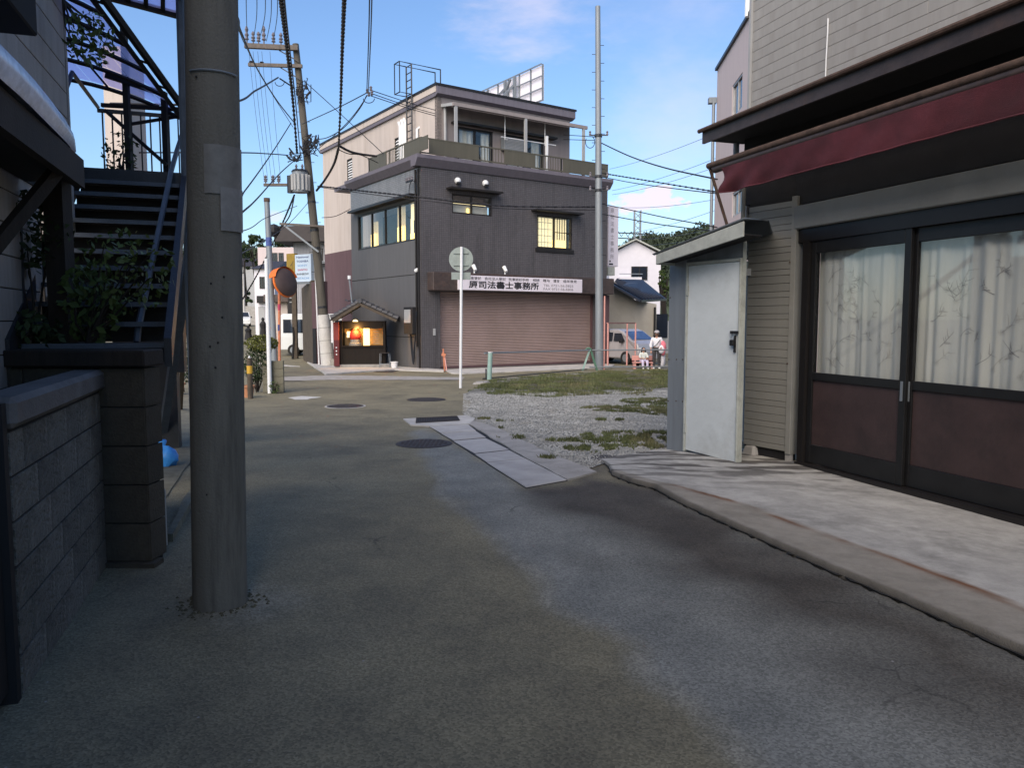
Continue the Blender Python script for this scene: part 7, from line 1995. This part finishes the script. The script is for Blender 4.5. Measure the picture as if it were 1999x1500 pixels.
MB().fbox(YS, 0, yw, 0, .18, yz0, yz1).build('panel', M['yellow_sign'], t)
text('イ', YS, yw * .45, -.004, yz0 + .5, .42, M['brown_trim'], t, yw * .4)
MB().bar(ES.p(-.3, .1, ez0 - .06), ES.p(ew, .1, ez0 - .06), .08).build('support', M['galv'], t)
# trees
def tree(label, px, py_top, py_base, Y, wpx, n, size, mat='leaf_dark', seed=1, name='tree', lean=0, trunk=True):
    rr = random.Random(seed); zt = P(px, py_top, Y)[2]; zb = gz(Y); x = P(px, py_top, Y)[0]; w = wpx / F * Y / 2
    t = thing(name, label, 'tree', (x, Y, zb)); h = (zt - zb)
    zc = P(px, py_base, Y)[2]
    mb = MB(); mb.tube([(x, Y, zb), (x + .1, Y, zb + h * .4), (x, Y, zb + h * .8)], [.22, .16, .06], 6)
    for i in range(7):
        a = rr.uniform(0, 6.28); mb.tube([(x, Y, zb + h * rr.uniform(.3, .6)), (x + math.cos(a) * w * .7, Y + math.sin(a) * w * .5, rr.uniform((zc + zt) / 2, zt * .97 + zb * .03))], [.08, .03], 5)
    mb.build('trunk', M['wood_dark'], t)
    mb = MB()
    for i in range(26):
        a = rr.uniform(0, 6.28); r = rr.random() ** .5; f = rr.random()
        c = (x + math.cos(a) * w * r * (1.05 - .5 * f), Y + math.sin(a) * w * r * .8, zc + (zt - zc) * f)
        k = rr.uniform(.18, .34) * w; mb.leaves(c, (k, k, k * .7), n // 26, size, rr)
    mb.build('crown', M[mat], t, uv=False)
tree('round dark tree behind the pink house roof', 550, 446, 500, 95, 62, 3200, .16, seed=3)
tree('darker tree left of the white post above the roofs', 500, 458, 520, 100, 40, 2400, .17, seed=5)
tree('dark tree just right of the big utility pole far away', 476, 478, 600, 105, 30, 1800, .2, seed=6)
tree('leafy tree rising behind the left corner of the grey shed', 1296, 530, 585, 48, 26, 1000, .08, 'leaf', seed=9)
# far hillside and street end on the left
def hill(name, label, x0, x1, Y, prof, mat, kind='structure', depth=60, seed=1, leafy=0, lsize=1.0):
    mb = MB(); n = 60; rr = random.Random(seed)
    tops = []
    for i in range(n + 1):
        px = x0 + (x1 - x0) * i / n; py = np.interp(px, [p[0] for p in prof], [p[1] for p in prof]); q = P(px, py, Y); q[2] += mnoise.noise((i * .5, seed, 0)) * Y * .004
        tops.append(q); mb.v += [(q[0], Y - depth * .5, gz(Y) - 1), (q[0], Y - depth * .25, q[2] * .55), (q[0], Y, q[2]), (q[0], Y + depth, gz(Y) - 1)]
    for i in range(n):
        for j in range(3): a = i * 4 + j; mb.f.append((a, a + 4, a + 5, a + 1))
    tag(mb.build(name, M[mat], smooth=True), label, kind=kind)
    if leafy:
        mb = MB()
        for _ in range(leafy):
            i = rr.randrange(n + 1); q = tops[i]; f = rr.random() ** .7; y = Y - depth * .25 * (1 - f) * 2 * .5 - (depth * .25 if f < .4 else 0) * rr.random()
            f2 = max(0, min(1, (y - (Y - depth * .5)) / (depth * .5)))
            zz = (q[2] * .55 + (q[2] * .45) * (f2 - .5) * 2) if f2 > .5 else gz(Y) + (q[2] * .55 - gz(Y)) * f2 * 2
            c = (q[0] + rr.uniform(-1, 1) * abs(tops[1][0] - tops[0][0]), y, zz + rr.uniform(0, lsize))
            k = lsize * rr.uniform(.7, 1.5); mb.leaves(c, (k, k, k * .8), 30, k * .3, rr)
        tag(mb.build(name + '_forest', M['leaf_hill'], uv=False), 'dark evergreen forest covering ' + label, kind='stuff')
hill('far_hill', 'wooded hill behind the far white house on the right', 1150, 1500, 420, [(1150, 505), (1220, 490), (1245, 470), (1262, 466), (1290, 468), (1330, 464), (1360, 455), (1390, 446), (1420, 440), (1500, 434)], 'leaf_hill', leafy=1500, lsize=2.6, depth=90)
hill('left_hillside', 'dark bank at the end of the street left of the junction', 380, 530, 150, [(380, 520), (440, 505), (470, 510), (500, 520), (530, 530)], 'leaf_dark', leafy=300, lsize=2.2, depth=40, seed=4)
t, fr, wd, zt, zb = box_house('far_grey_wall', 'low grey retaining wall at the end of the street left of the junction', 'wall', 440, 505, 598, 95, 1, 'concrete', None, 'flat')
box_house('far_roof_house', 'grey roofed house far away above the hedge left of the junction', 'house', 440, 500, 520, 120, 8, 'grey_paint', 'dark_roof', 'gable', rh=1.5)
q = P(477, 640, 84); MB().cyl((q[0], 84, gz(84)), (q[0], 84, P(0, 535, 84)[2]), .14, n=10).solo('far_pole', M['pole_pale'], 'pale pole far down the street beside the white car', 'pole')
for px, lab, h in ((514, 'black standing figure shaped post before the white house', 1.6), (485, 'dark parked scooter shape near the far white car', 1.0)):
    q = P(px, 655, 56); z = gz(56)
    mb = MB(); mb.lathe((q[0], 56, z), [(.28, 0), (.2, h * .5), (.24, h * .7), (.08, h * .85), (.12, h * .93), (.04, h)], 10)
    mb.solo('street_bollard', M['black'], lab, 'bollard')
# posts and junk on the alley's right side
for px, py, dpt, h_, lab in ((577, 560, 39, 0, 'tall dark timber post beside the white van'),):
    q = P(px, 680, dpt); MB().bar((q[0], dpt, gz(dpt)), (q[0], dpt, P(px, py, dpt)[2]), .22).solo('timber_post', M['brown_post'], lab, 'post')
q = P(571, 690, 38.5); MB().tube([(q[0], 38.5, gz(38.5)), (q[0] + .1, 38.5, gz(38.5) + 1.1), (q[0] + .05, 38.5, gz(38.5) + 1.6)], .06, 6).solo('sign_stand', M['black'], 'thin black sign stand at the alley edge before the white van', 'stand')
# alley kerbs
sheet('alley_kerb', [np.array(p) for p in ((-11.7, 35.5), (-11.35, 35.5), (-9.0, 32.6), (-9.35, 32.6))], M['concrete_light'], .03, label='pale concrete kerb strip of the alley', edge=.03)
mb = MB(); k0 = [P(569, 0, 45), P(596, 0, 36)]
al_pts = [(P(560, 680, 48)[0], 48), (P(590, 680, 39)[0], 39), (P(634, 716, 33)[0], 33), (P(690, 716, 32.4)[0], 32.4)]

# ================================================================ VEHICLES
def vehicle(name, label, cat, center, heading, L_, W_, H_, prof, paint, winrange, group=None, lights=True, screen=None):
    """prof: side outline (x along the length, z); heading: angle of its front from +X"""
    fr = Fr(np.array(center[:2]) - np.array([math.cos(heading), math.sin(heading)]) * L_ / 2 - np.array([-math.sin(heading), math.cos(heading)]) * W_ / 2, (math.cos(heading), math.sin(heading)))
    z0 = center[2]; t = thing(name, label, cat, center, heading, group)
    lower = [(x, z) for x, z in prof]
    belt = winrange[2]
    # body: cross sections narrow above the belt line
    def side(z): return 0.0 if z <= belt else (z - belt) / (H_ - belt) * .12 * W_ / 1.7
    n = len(prof); vs = []
    for x, z in prof: vs.append(fr.p(x, side(z), z0 + z))
    for x, z in prof: vs.append(fr.p(x, W_ - side(z), z0 + z))
    mb = MB(); mb.add(vs, [tuple(range(n)), tuple(range(2 * n - 1, n - 1, -1))] + [(i + n, (i + 1) % n + n, (i + 1) % n, i) for i in range(n)])
    mb.build('body', M[paint], t, bevel=.04)
    for s in (0, 1):
        for (a, b, c, d) in winrange[0]:
            o1, o2 = side(belt + .05), side(d); e = -.008
            w1, w2 = (o1 + e, o2 + e) if s == 0 else (W_ - o1 - e, W_ - o2 - e)
            MB().quad(*[fr.p(*q) for q in ((a, w1, z0 + belt + .05), (b, w1, z0 + belt + .05), (d and b - c[1], w2, z0 + d), (a + c[0], w2, z0 + d))][::1 if s == 0 else -1]).build('side_window', M['glass_dark'], t)
    for (x0, zz0, x1, zz1, nm) in winrange[1]:
        i0, i1 = side(zz0) + .1, side(zz1) + .12; dx = .012 if nm == 'windscreen' else -.012
        MB().quad(fr.p(x0 + dx, i0, z0 + zz0 + .01), fr.p(x0 + dx, W_ - i0, z0 + zz0 + .01), fr.p(x1 + dx, W_ - i1, z0 + zz1 + .01), fr.p(x1 + dx, i1, z0 + zz1 + .01)).build(nm, M[screen or 'glass_dark'], t)
    for x in (L_ * .18, L_ * .81):
        for w in (-.02, W_ - .16):
            c = fr.p(x, w, z0 + .3); c2 = fr.p(x, w + .18, z0 + .3)
            wh = MB().cyl(c, c2, .30, n=20).build('wheel', M['tyre'], t, smooth='auto')
            MB().cyl(fr.p(x, w - .005 if w < 0 else w + .185, z0 + .3), fr.p(x, w + .0 if w < 0 else w + .18, z0 + .3), .18, n=14).build('rim', M['galv'], wh)
    if lights:
        for w in (.1, W_ - .35): MB().fbox(fr, L_ - .03, L_ + .02, w, w + .25, z0 + .62, z0 + .78).build('headlight', M['white_paint'], t)
        MB().fbox(fr, L_ + .0, L_ + .03, W_ * .3, W_ * .7, z0 + .32, z0 + .42).build('number_plate', M['sign_white'], t)
        MB().fbox(fr, L_ - .02, L_ + .05, .05, W_ - .05, z0 + .25, z0 + .45).build('bumper', M[paint], t, bevel=.03)
        for w in (-.16, W_ + .02): MB().fbox(fr, L_ * .74, L_ * .78, w, w + .14, z0 + belt - .02, z0 + belt + .14).build('mirror', M['black'], t, bevel=.02)
    for w in (.03, W_ - .17): MB().fbox(fr, -.02, .02, w, w + .14, z0 + .75, z0 + 1.15).build('tail_light', M['ink_red'], t)
    return t, fr
def van_prof(L_, H_): return [(.02, .28), (.0, .9), (.05, 1.1), (.16, H_ - .12), (.3, H_), (L_ * .66, H_), (L_ * .74, H_ - .1), (L_ * .88, 1.12), (L_ - .06, .95), (L_, .6), (L_ - .02, .28)]
# silver minivan by the people, seen from its front left quarter
L_, H_ = 4.1, 1.60
q = P(1192, 690, 36.0); hd = math.radians(-52)
M['screen_blue'] = mk('screen_blue', (.05, .09, .2), .08, var=.3, scale=2, bump=0, spec=.8)
vehicle('minivan', 'silver minivan with blue reflecting windscreen parked before the beige house', 'van', (P(1214, 0, 36.3)[0], 36.3, gz(35.5)), hd, L_, 1.62, H_, van_prof(L_, H_), 'car_silver', ([(L_ * .62, L_ * .80, (.0, .30), 1.42), (L_ * .36, L_ * .6, (.0, .0), 1.45), (.3, L_ * .34, (.1, .0), 1.45)], [(L_ * .88 + .0, 1.13, L_ * .74, H_ - .1, 'windscreen'), (.05, 1.12, .15, H_ - .14, 'rear_window')], 1.0), screen='screen_blue')
# white van in the alley
q = P(549, 690, 41)
vehicle('white_van', 'white box shaped van parked in the alley behind the dark post', 'van', (q[0] + 2.05, 41.4, gz(41)), math.radians(8), 4.2, 1.7, 2.2, [(.02, .3), (0, 1.0), (.06, 2.0), (.2, 2.2), (3.4, 2.2), (3.7, 2.05), (4.1, 1.15), (4.2, .8), (4.18, .3)], 'car_white', ([(2.9, 3.6, (0, .3), 1.85), (1.5, 2.7, (0, 0), 1.9), (.25, 1.35, (0, 0), 1.9)], [(4.11, 1.17, 3.72, 2.03, 'windscreen'), (.02, 1.25, .06, 1.95, 'rear_window')], 1.15))
# far white car
q = P(481, 640, 82)
vehicle('white_car', 'small white car far down the street beside the pale pole', 'car', (q[0] - .4, 82, gz(82) - .05), math.radians(-70), 3.8, 1.6, 1.5, [(.02, .28), (0, .8), (.5, .95), (.9, 1.45), (1.2, 1.5), (2.3, 1.5), (2.9, 1.0), (3.7, .85), (3.8, .6), (3.78, .28)], 'car_white', ([(1.0, 2.6, (.15, .35), 1.4)], [(2.9, 1.02, 2.35, 1.46, 'windscreen'), (.52, .98, .9, 1.42, 'rear_window')], .92))

# ================================================================ RIGHT BACKGROUND
# beige house with blue tiled roof
a, b = P(1188, 640, 41), P(1281, 640, 41)
BH = Fr(a, (b[0] - a[0], 0)); bw_ = BH.hit(1281, 640)[0]
t = thing('beige_house', 'low beige house with a dark blue sheet roof behind the minivan', 'house', BH.p(bw_ / 2, 2, -.5), 0)
zt = BH.hit(1240, 590)[1]; zl = BH.hit(1197, 566)[1]
MB().fpoly(BH, [(-.6, -.7), (bw_, -.7), (bw_, BH.hit(1275, 594)[1]), (BH.hit(1240, 586)[0], BH.hit(1240, 586)[1]), (BH.hit(1197, 570)[0], zl + .5), (-.6, zl + .6)], 0, 6).build('wall', M['beige_house'], t)
e0 = [BH.hit(1197, 553, -.8), BH.hit(1250, 590, -.8), BH.hit(1298, 584, -.8), BH.hit(1252, 546, -.8)]
a_, b_, c_, d_ = P(1197, 556, 40.2), P(1250, 586, 40.2), P(1300, 583, 43.5), P(1254, 546, 46.5)
e_ = P(1205, 545, 46)
mb = MB(); mb.add([tuple(v) for v in (a_, b_, c_, d_, e_)] + [tuple(v - [0, 0, .12]) for v in (a_, b_, c_, d_, e_)], [(0, 1, 2, 3, 4), (5, 6, 1, 0), (6, 7, 2, 1), (9, 8, 7, 6, 5)]); rf = mb.build('roof', M['roof_blue'], t)
mb = MB()
for i in range(1, 9):
    s = i / 9; p0 = a_ + (e_ - a_) * s; p1 = b_ + (c_ - b_) * s; mb.tube([tuple(p0 + [0, 0, .04]), tuple(p1 + [0, 0, .04])], .045, 4)
mb.build('roof_seam', M['roof_blue'], rf)
MB().bar(tuple(b_ - [0, 0, .06]), tuple(c_ - [0, 0, .06]), .12).build('gutter', M['window_frame'], t)
MB().cyl(BH.p(bw_ - .1, -.08, -.5), BH.p(bw_ - .1, -.08, BH.hit(1281, 600)[1]), .06, n=8).build('downpipe', M['window_frame'], t)
MB().fbox(BH, bw_ + .01, bw_ + 2.5, 1.5, 3, -.6, 1.5).build('rear_annex', M['grey_paint'], t)
MB().fbox(BH, bw_ + .2, bw_ + .9, 1.45, 1.497, .6, 1.9).build('annex_window', M['glass_dark'], t)
# white house further back
t, fr, wd, zt, zb = box_house('white_gable_house', 'white two storey house with a low gable behind the beige house', 'house', 1188, 1288, 498, 56, 9, 'white_house', 'shed_trim', 'front_gable', rh=1.05, over=.35, wins=[(1234, 1262, 522, 545)])
u0, z0 = fr.hit(1207, 542); MB().fbox(fr, u0, u0 + 1.6, -.6, -.003, z0 - .35, z0).build('balcony', M['white_house'], t)
MB().fbox(fr, u0, u0 + 1.65, -.62, -.58, z0 + .2, z0 + .25).build('balcony_rail', M['galv'], t)
# railway gantry and lattice mast
q = P(1245, 455, 90); zt = P(0, 410, 90)[2]
ms = thing('lattice_mast', 'steel lattice mast and railway gantry rising behind the white house', 'mast', (q[0], 90, 0))
for dx, dy in ((-.35, 0), (.35, 0), (.35, .7), (-.35, .7)): MB().bar((q[0] + dx, 90 + dy, 0), (q[0] + dx, 90 + dy, zt), .1).build('leg', M['galv'], ms)
mb = MB(); z = 2; 
while z < zt - .7:
    mb.bar((q[0] - .35, 90, z), (q[0] + .35, 90, z + .7), .07); mb.bar((q[0] + .35, 90, z), (q[0] - .35, 90, z + .7), .07); z += .7
mb.build('lattice', M['galv'], ms)
a = P(1190, 452, 90); b = P(1250, 457, 90)
mb = MB(); 
for dz in (0, -.6): mb.bar((a[0] - 2, 90, a[2] + dz), (b[0] + .5, 90, b[2] + dz), .12)
for i in range(9):
    x0 = a[0] - 2 + i * .75; mb.bar((x0, 90, a[2]), (x0 + .37, 90, a[2] - .6), .06); mb.bar((x0 + .37, 90, a[2] - .6), (x0 + .75, 90, a[2]), .06)
mb.build('gantry_beam', M['dark_steel'], ms)
for px in (1227,): q2 = P(px, 465, 90); MB().bar((q2[0], 90, 0), (q2[0], 90, a[2] - .6), .14).build('hanger', M['galv'], ms)
# pinkish tall building on the right
KA, KB = P(1390, 624, 29), P(1480, 624, 22)
KFR = Fr(KA, (KB - KA)[:2]); kl = math.hypot(*(KB - KA)[:2]) + 2
t = thing('pink_office_block', 'tall pinkish white building with narrow windows behind the shed', 'building', KFR.p(kl / 2, 0, -.4), KFR.rz)
zt = KFR.hit(1392, 133)[1]; zt2 = KFR.hit(1462, 58)[1]; zt = (zt + zt2) / 2
wA = [rect(KFR, 1430, 1449, 168, 232), rect(KFR, 1430, 1449, 378, 425)]
mb = MB(); holed_wall(mb, KFR, 0, kl, 0, .25, -.5, zt, [(w[0], w[1], w[2], w[3]) for w in wA]); mb.build('wall', M['pink_building'], t)
MB().fbox(KFR, 0, .25, .251, 8, -.5, zt).build('far_side_wall', M['pink_building'], t)
MB().fbox(KFR, -.08, kl, -.08, .3, zt + .002, zt + .1).build('parapet_cap', M['window_frame'], t)
for w in wA: window(t, KFR, *w, n=2, t=.06, frame='window_frame_light', glass='glass_dark')
for px in (1386,): 
    u0, z = KFR.hit(1392, 212); MB().cyl(KFR.p(.05, -.12, -.4), KFR.p(.05, -.12, z), .06, n=8).build('downpipe', M['galv'], t); MB().fbox(KFR, -.15, .1, -.3, -.02, z, z + .2).build('lamp', M['galv'], t)
q = P(1460, 20, 24); MB().cyl((q[0], 24, zt), (q[0], 24, zt + 2.6), .09, n=8).build('roof_pipe', M['white_paint'], t)
# salmon frame beside the office building
q0, q1 = P(1187, 631, 33.4), P(1241, 631, 33.4); zt = q0[2]; zg = gz(33.4)
t = thing('pipe_arch', 'pale pink pipe frame standing before the minivan', 'frame', ((q0[0] + q1[0]) / 2, 33.4, zg))
for x in (q0[0], q1[0], P(1197, 0, 33.4)[0], P(1236, 0, 33.4)[0]): MB().cyl((x, 33.4 if x in (q0[0], q1[0]) else 33.9, zg), (x, 33.4 if x in (q0[0], q1[0]) else 33.9, zt), .035, n=8).build('post', M['salmon'], t)
MB().bar((q0[0], 33.4, zt), (q1[0], 33.4, zt), .06).build('top_bar', M['maroon_wall'], t)
MB().bar((q0[0], 33.9, zt), (q1[0], 33.9, zt), .04).build('rear_bar', M['salmon'], t)

# ================================================================ PEOPLE
def skin_body(name, verts, edges, radii, mat, parent, sub=2, root=0):
    me = bpy.data.meshes.new(name)
    inv = INV[parent.name]; me.from_pydata([tuple(inv @ Vector(v)) for v in verts], edges, []); me.materials.append(mat)
    o = bpy.data.objects.new(name, me); COL.objects.link(o); o.parent = parent; INV[o.name] = inv
    sk = o.modifiers.new('skin', 'SKIN'); sk.use_smooth_shade = True
    for i, r in enumerate(radii):
        d = me.skin_vertices[0].data[i]; d.radius = r if isinstance(r, tuple) else (r, r); d.use_root = (i == root)
    m = o.modifiers.new('sub', 'SUBSURF'); m.levels = sub; m.render_levels = sub
    return o
def person(label, c, face, height, pose, shirt, pants, hat=None, hair_len=.0, hairmat='hair'):
    """face: direction it looks, as an angle from +X; local axes: f forward, s to its left"""
    t = thing('person', label, 'person', tuple(c), 0)
    k = height / 1.6; fx, fy = math.cos(face), math.sin(face)
    def q(s, f, z): return (c[0] + (fx * f - fy * s) * k, c[1] + (fy * f + fx * s) * k, c[2] + z * k)
    if pose == 'stand':
        J = dict(pel=(0, 0, .88), wai=(0, .01, 1.02), che=(0, .0, 1.2), nek=(0, .02, 1.33), hed=(0, .03, 1.40), shl=(.17, 0, 1.27), shr=(-.17, 0, 1.27), ell=(.24, .02, 1.02), elr=(-.25, .03, 1.0), wrl=(.18, .18, .90), wrr=(-.24, .12, .80),
                 hil=(.09, 0, .84), hir=(-.09, 0, .84), knl=(.11, .03, .46), knr=(-.10, .04, .46), anl=(.12, -.02, .08), anr=(-.11, -.01, .08), tol=(.13, .13, .03), tor=(-.12, .14, .03), hnl=(.15, .25, .88), hnr=(-.24, .16, .72))
    else:
        J = dict(pel=(0, 0, .42), wai=(0, .02, .56), che=(0, .03, .74), nek=(0, .05, .86), hed=(0, .06, .93), shl=(.15, .03, .81), shr=(-.15, .03, .81), ell=(.22, .12, .62), elr=(-.22, .12, .62), wrl=(.12, .30, .56), wrr=(-.12, .30, .56),
                 hil=(.09, .02, .40), hir=(-.09, .02, .40), knl=(.13, .38, .42), knr=(-.12, .38, .42), anl=(.12, .42, .08), anr=(-.11, .40, .08), tol=(.13, .55, .03), tor=(-.12, .53, .03), hnl=(.06, .36, .56), hnr=(-.06, .36, .56))
    names = ['pel', 'wai', 'che', 'nek', 'hed', 'shl', 'ell', 'wrl', 'hnl', 'shr', 'elr', 'wrr', 'hnr', 'hil', 'knl', 'anl', 'tol', 'hir', 'knr', 'anr', 'tor']
    rad = [(.12, .09), (.11, .085), (.13, .09), .045, .05, .055, .04, .028, .03, .055, .04, .028, .03, .085, .06, .04, .03, .085, .06, .04, .03]
    ed = [('pel', 'wai'), ('wai', 'che'), ('che', 'nek'), ('nek', 'hed'), ('che', 'shl'), ('shl', 'ell'), ('ell', 'wrl'), ('wrl', 'hnl'), ('che', 'shr'), ('shr', 'elr'), ('elr', 'wrr'), ('wrr', 'hnr'), ('pel', 'hil'), ('hil', 'knl'), ('knl', 'anl'), ('anl', 'tol'), ('pel', 'hir'), ('hir', 'knr'), ('knr', 'anr'), ('anr', 'tor')]
    V = [q(*J[n]) for n in names]; E_ = [(names.index(a), names.index(b)) for a, b in ed]
    rk = [(r[0] * k, r[1] * k) if isinstance(r, tuple) else r * k for r in rad]
    skin_body('body', V, E_, rk, M['skin'], t)
    def cloth(nm, ns, es, grow, mat, over={}):
        vs = [q(*over.get(n, J[n])) for n in ns]; r = []
        for n in ns:
            x = rad[names.index(n)] if n in names else .1
            r.append(tuple((a + grow) * k for a in x) if isinstance(x, tuple) else (x + grow) * k)
        skin_body(nm, vs, [(ns.index(a), ns.index(b)) for a, b in es], r, M[mat], t)
    J['elr2'] = tuple((J['elr'][i] * .4 + J['wrr'][i] * .6) for i in range(3)); J['ell2'] = tuple((J['ell'][i] * .4 + J['wrl'][i] * .6) for i in range(3))
    names += ['elr2', 'ell2']; rad += [.034, .034]
    cloth('shirt', ['pel', 'wai', 'che', 'shl', 'ell', 'ell2', 'shr', 'elr', 'elr2'], [('pel', 'wai'), ('wai', 'che'), ('che', 'shl'), ('shl', 'ell'), ('ell', 'ell2'), ('che', 'shr'), ('shr', 'elr'), ('elr', 'elr2')], .028, shirt)
    cloth('trousers', ['pel', 'hil', 'knl', 'anl', 'hir', 'knr', 'anr'], [('pel', 'hil'), ('hil', 'knl'), ('knl', 'anl'), ('pel', 'hir'), ('hir', 'knr'), ('knr', 'anr')], .018, pants)
    h = J['hed']; hc = q(h[0], h[1] + .01, h[2] + .08)
    MB().ball(hc, .1 * k, 16, (.82, .9, 1.12)).build('head', M['skin_dark'] if hat else M['skin'], t, smooth=True)
    MB().ball(q(h[0], h[1] + .10, h[2] + .07), .018 * k, 8).build('nose', M['skin_dark'] if hat else M['skin'], t, smooth=True)
    for s in (-.03, .03): MB().ball(q(h[0] + s, h[1] + .092, h[2] + .10), .012 * k, 6).build('eye', M['black'], t)
    mb = MB(); mb.ball(q(h[0], h[1] - .02, h[2] + .11), .108 * k, 14, (.9, .92, 1.0))
    mb.build('hair', M[hairmat], t, smooth=True)
    if hair_len: 
        mb = MB()
        for s in (-1, 1): mb.tube([q(h[0] + s * .08, h[1] - .03, h[2] + .12), q(h[0] + s * .10, h[1] - .02, h[2] - .0), q(h[0] + s * .10, h[1] - .0, h[2] - hair_len)], [.05 * k, .045 * k, .02 * k], 8)
        mb.build('long_hair', M['hair'], t, smooth=True)
    if hat:
        MB().lathe(q(h[0], h[1] + .0, h[2] + .12), [(.115 * k, 0), (.115 * k, .04 * k), (.09 * k, .09 * k), (.03 * k, .11 * k)], 16).build('cap', M[hat], t, smooth=True)
        a = q(h[0] - .07, h[1] + .08, h[2] + .125); b = q(h[0] + .07, h[1] + .08, h[2] + .125); c_ = q(h[0] + .05, h[1] + .18, h[2] + .115); d_ = q(h[0] - .05, h[1] + .18, h[2] + .115)
        MB().box8([a, d_, c_, b], [(x, y, z + .012) for x, y, z in (a, d_, c_, b)]).build('cap_brim', M[hat], t)
    for n in ('tol', 'tor'):
        an = J['anl' if n == 'tol' else 'anr']
        p0, p1 = q(an[0], an[1] - .03, .04), q(J[n][0], J[n][1] + .01, .035)
        MB().tube([p0, p1], .042 * k, 8).build('shoe', M['white_paint'], t, smooth=True)
    for n, s in (('hnl', 1), ('hnr', -1)):
        hh_ = J[n]; mb = MB(); mb.ball(q(*hh_), .035 * k, 8, (.8, 1, 1))
        for i in range(4): mb.tube([q(hh_[0] + (i - 1.5) * .012, hh_[1] + .01, hh_[2]), q(hh_[0] + (i - 1.5) * .015, hh_[1] + .045, hh_[2] - .02), q(hh_[0] + (i - 1.5) * .014, hh_[1] + .055 - abs(i - 1.5) * .006, hh_[2] - .05)], .008 * k, 5)
        mb.tube([q(hh_[0] - s * .02, hh_[1], hh_[2]), q(hh_[0] - s * .045, hh_[1] + .02, hh_[2] - .02)], .009 * k, 5)
        mb.build('hand', M['skin'], t, smooth=True)
    return t, q, J
PD = 31.0
z_ = gz(PD)
c = P(1281, 724, PD); 
pa_, qa_, Ja_ = person('person in grey cap and loose white top with dark trousers standing by the fence', (c[0], PD, z_), -math.pi / 2 - .1, 1.53, 'stand', 'shirt_white', 'pants_dark', 'cap_grey', .12)
MB().tube([qa_(.14, .1, 1.24), qa_(.0, .15, 1.05), qa_(-.14, .12, .92)], .012, 5).build('bag_strap', M['pants_dark'], pa_)
t = thing('carried_jacket', 'white and pink red jacket held on the arm of the standing person', 'jacket', qa_(.26, .1, .8))
mb = MB(); mb.ball(qa_(.27, .05, .88), .16, 12, (.75, .7, 1.9)); mb.v = [(x + mnoise.noise((x * 9, y * 9, z * 9)) * .05, y, z + mnoise.noise((x * 7, z * 7, 3)) * .05) for x, y, z in mb.v]; mb.build('cloth', M['pink_red'], t, smooth=True)
mb = MB(); mb.ball(qa_(.2, .12, .82), .14, 10, (.9, .6, 1.3)); mb.build('white_cloth', M['shirt_white'], t, smooth=True)
c = P(1256, 724, PD)
pc_, qc_, Jc_ = person('child with long dark hair in pale clothes sitting on a small pink bench', (c[0], PD + .1, z_), -math.pi / 2 + .1, 1.22, 'sit', 'shirt_pale', 'lilac', None, .16)
t = thing('pink_bench', 'small pink and dark red bench under the sitting child', 'bench', (c[0], PD + .2, z_))
bf = Fr((c[0] - .42, PD - .0), (1, 0))
MB().fbox(bf, 0, .84, -.05, .35, z_ + .23, z_ + .27).build('seat', M['salmon'], t, bevel=.01)
for u in (.02, .72): MB().fbox(bf, u, u + .1, .0, .3, z_, z_ + .23).build('leg', M['salmon'], t)
MB().fbox(bf, .0, .84, .33, .37, z_ + .32, z_ + .52).build('backrest', M['salmon'], t, bevel=.01)
for u in (.1, .55): MB().fbox(bf, u, u + .2, .32, .329, z_ + .05, z_ + .2).build('dark_panel', M['red_dark'], t)
for u in (.02, .76): MB().fbox(bf, u, u + .05, .33, .37, z_ + .0, z_ + .32).build('back_post', M['red_dark'], t)
t = thing('white_bag_pile', 'white bag standing on the ground right of the standing person', 'bag', (P(1293, 724, PD)[0], PD, z_))
mb = MB(); cc = P(1293, 700, PD); mb.ball((cc[0], PD + .1, z_ + .38), .2, 12, (.7, .6, 1.8)); mb.v = [(x + mnoise.noise((x * 8, y * 8, z * 8)) * .05, y, z) for x, y, z in mb.v]; mb.build('cloth', M['shirt_white'], t, smooth=True)
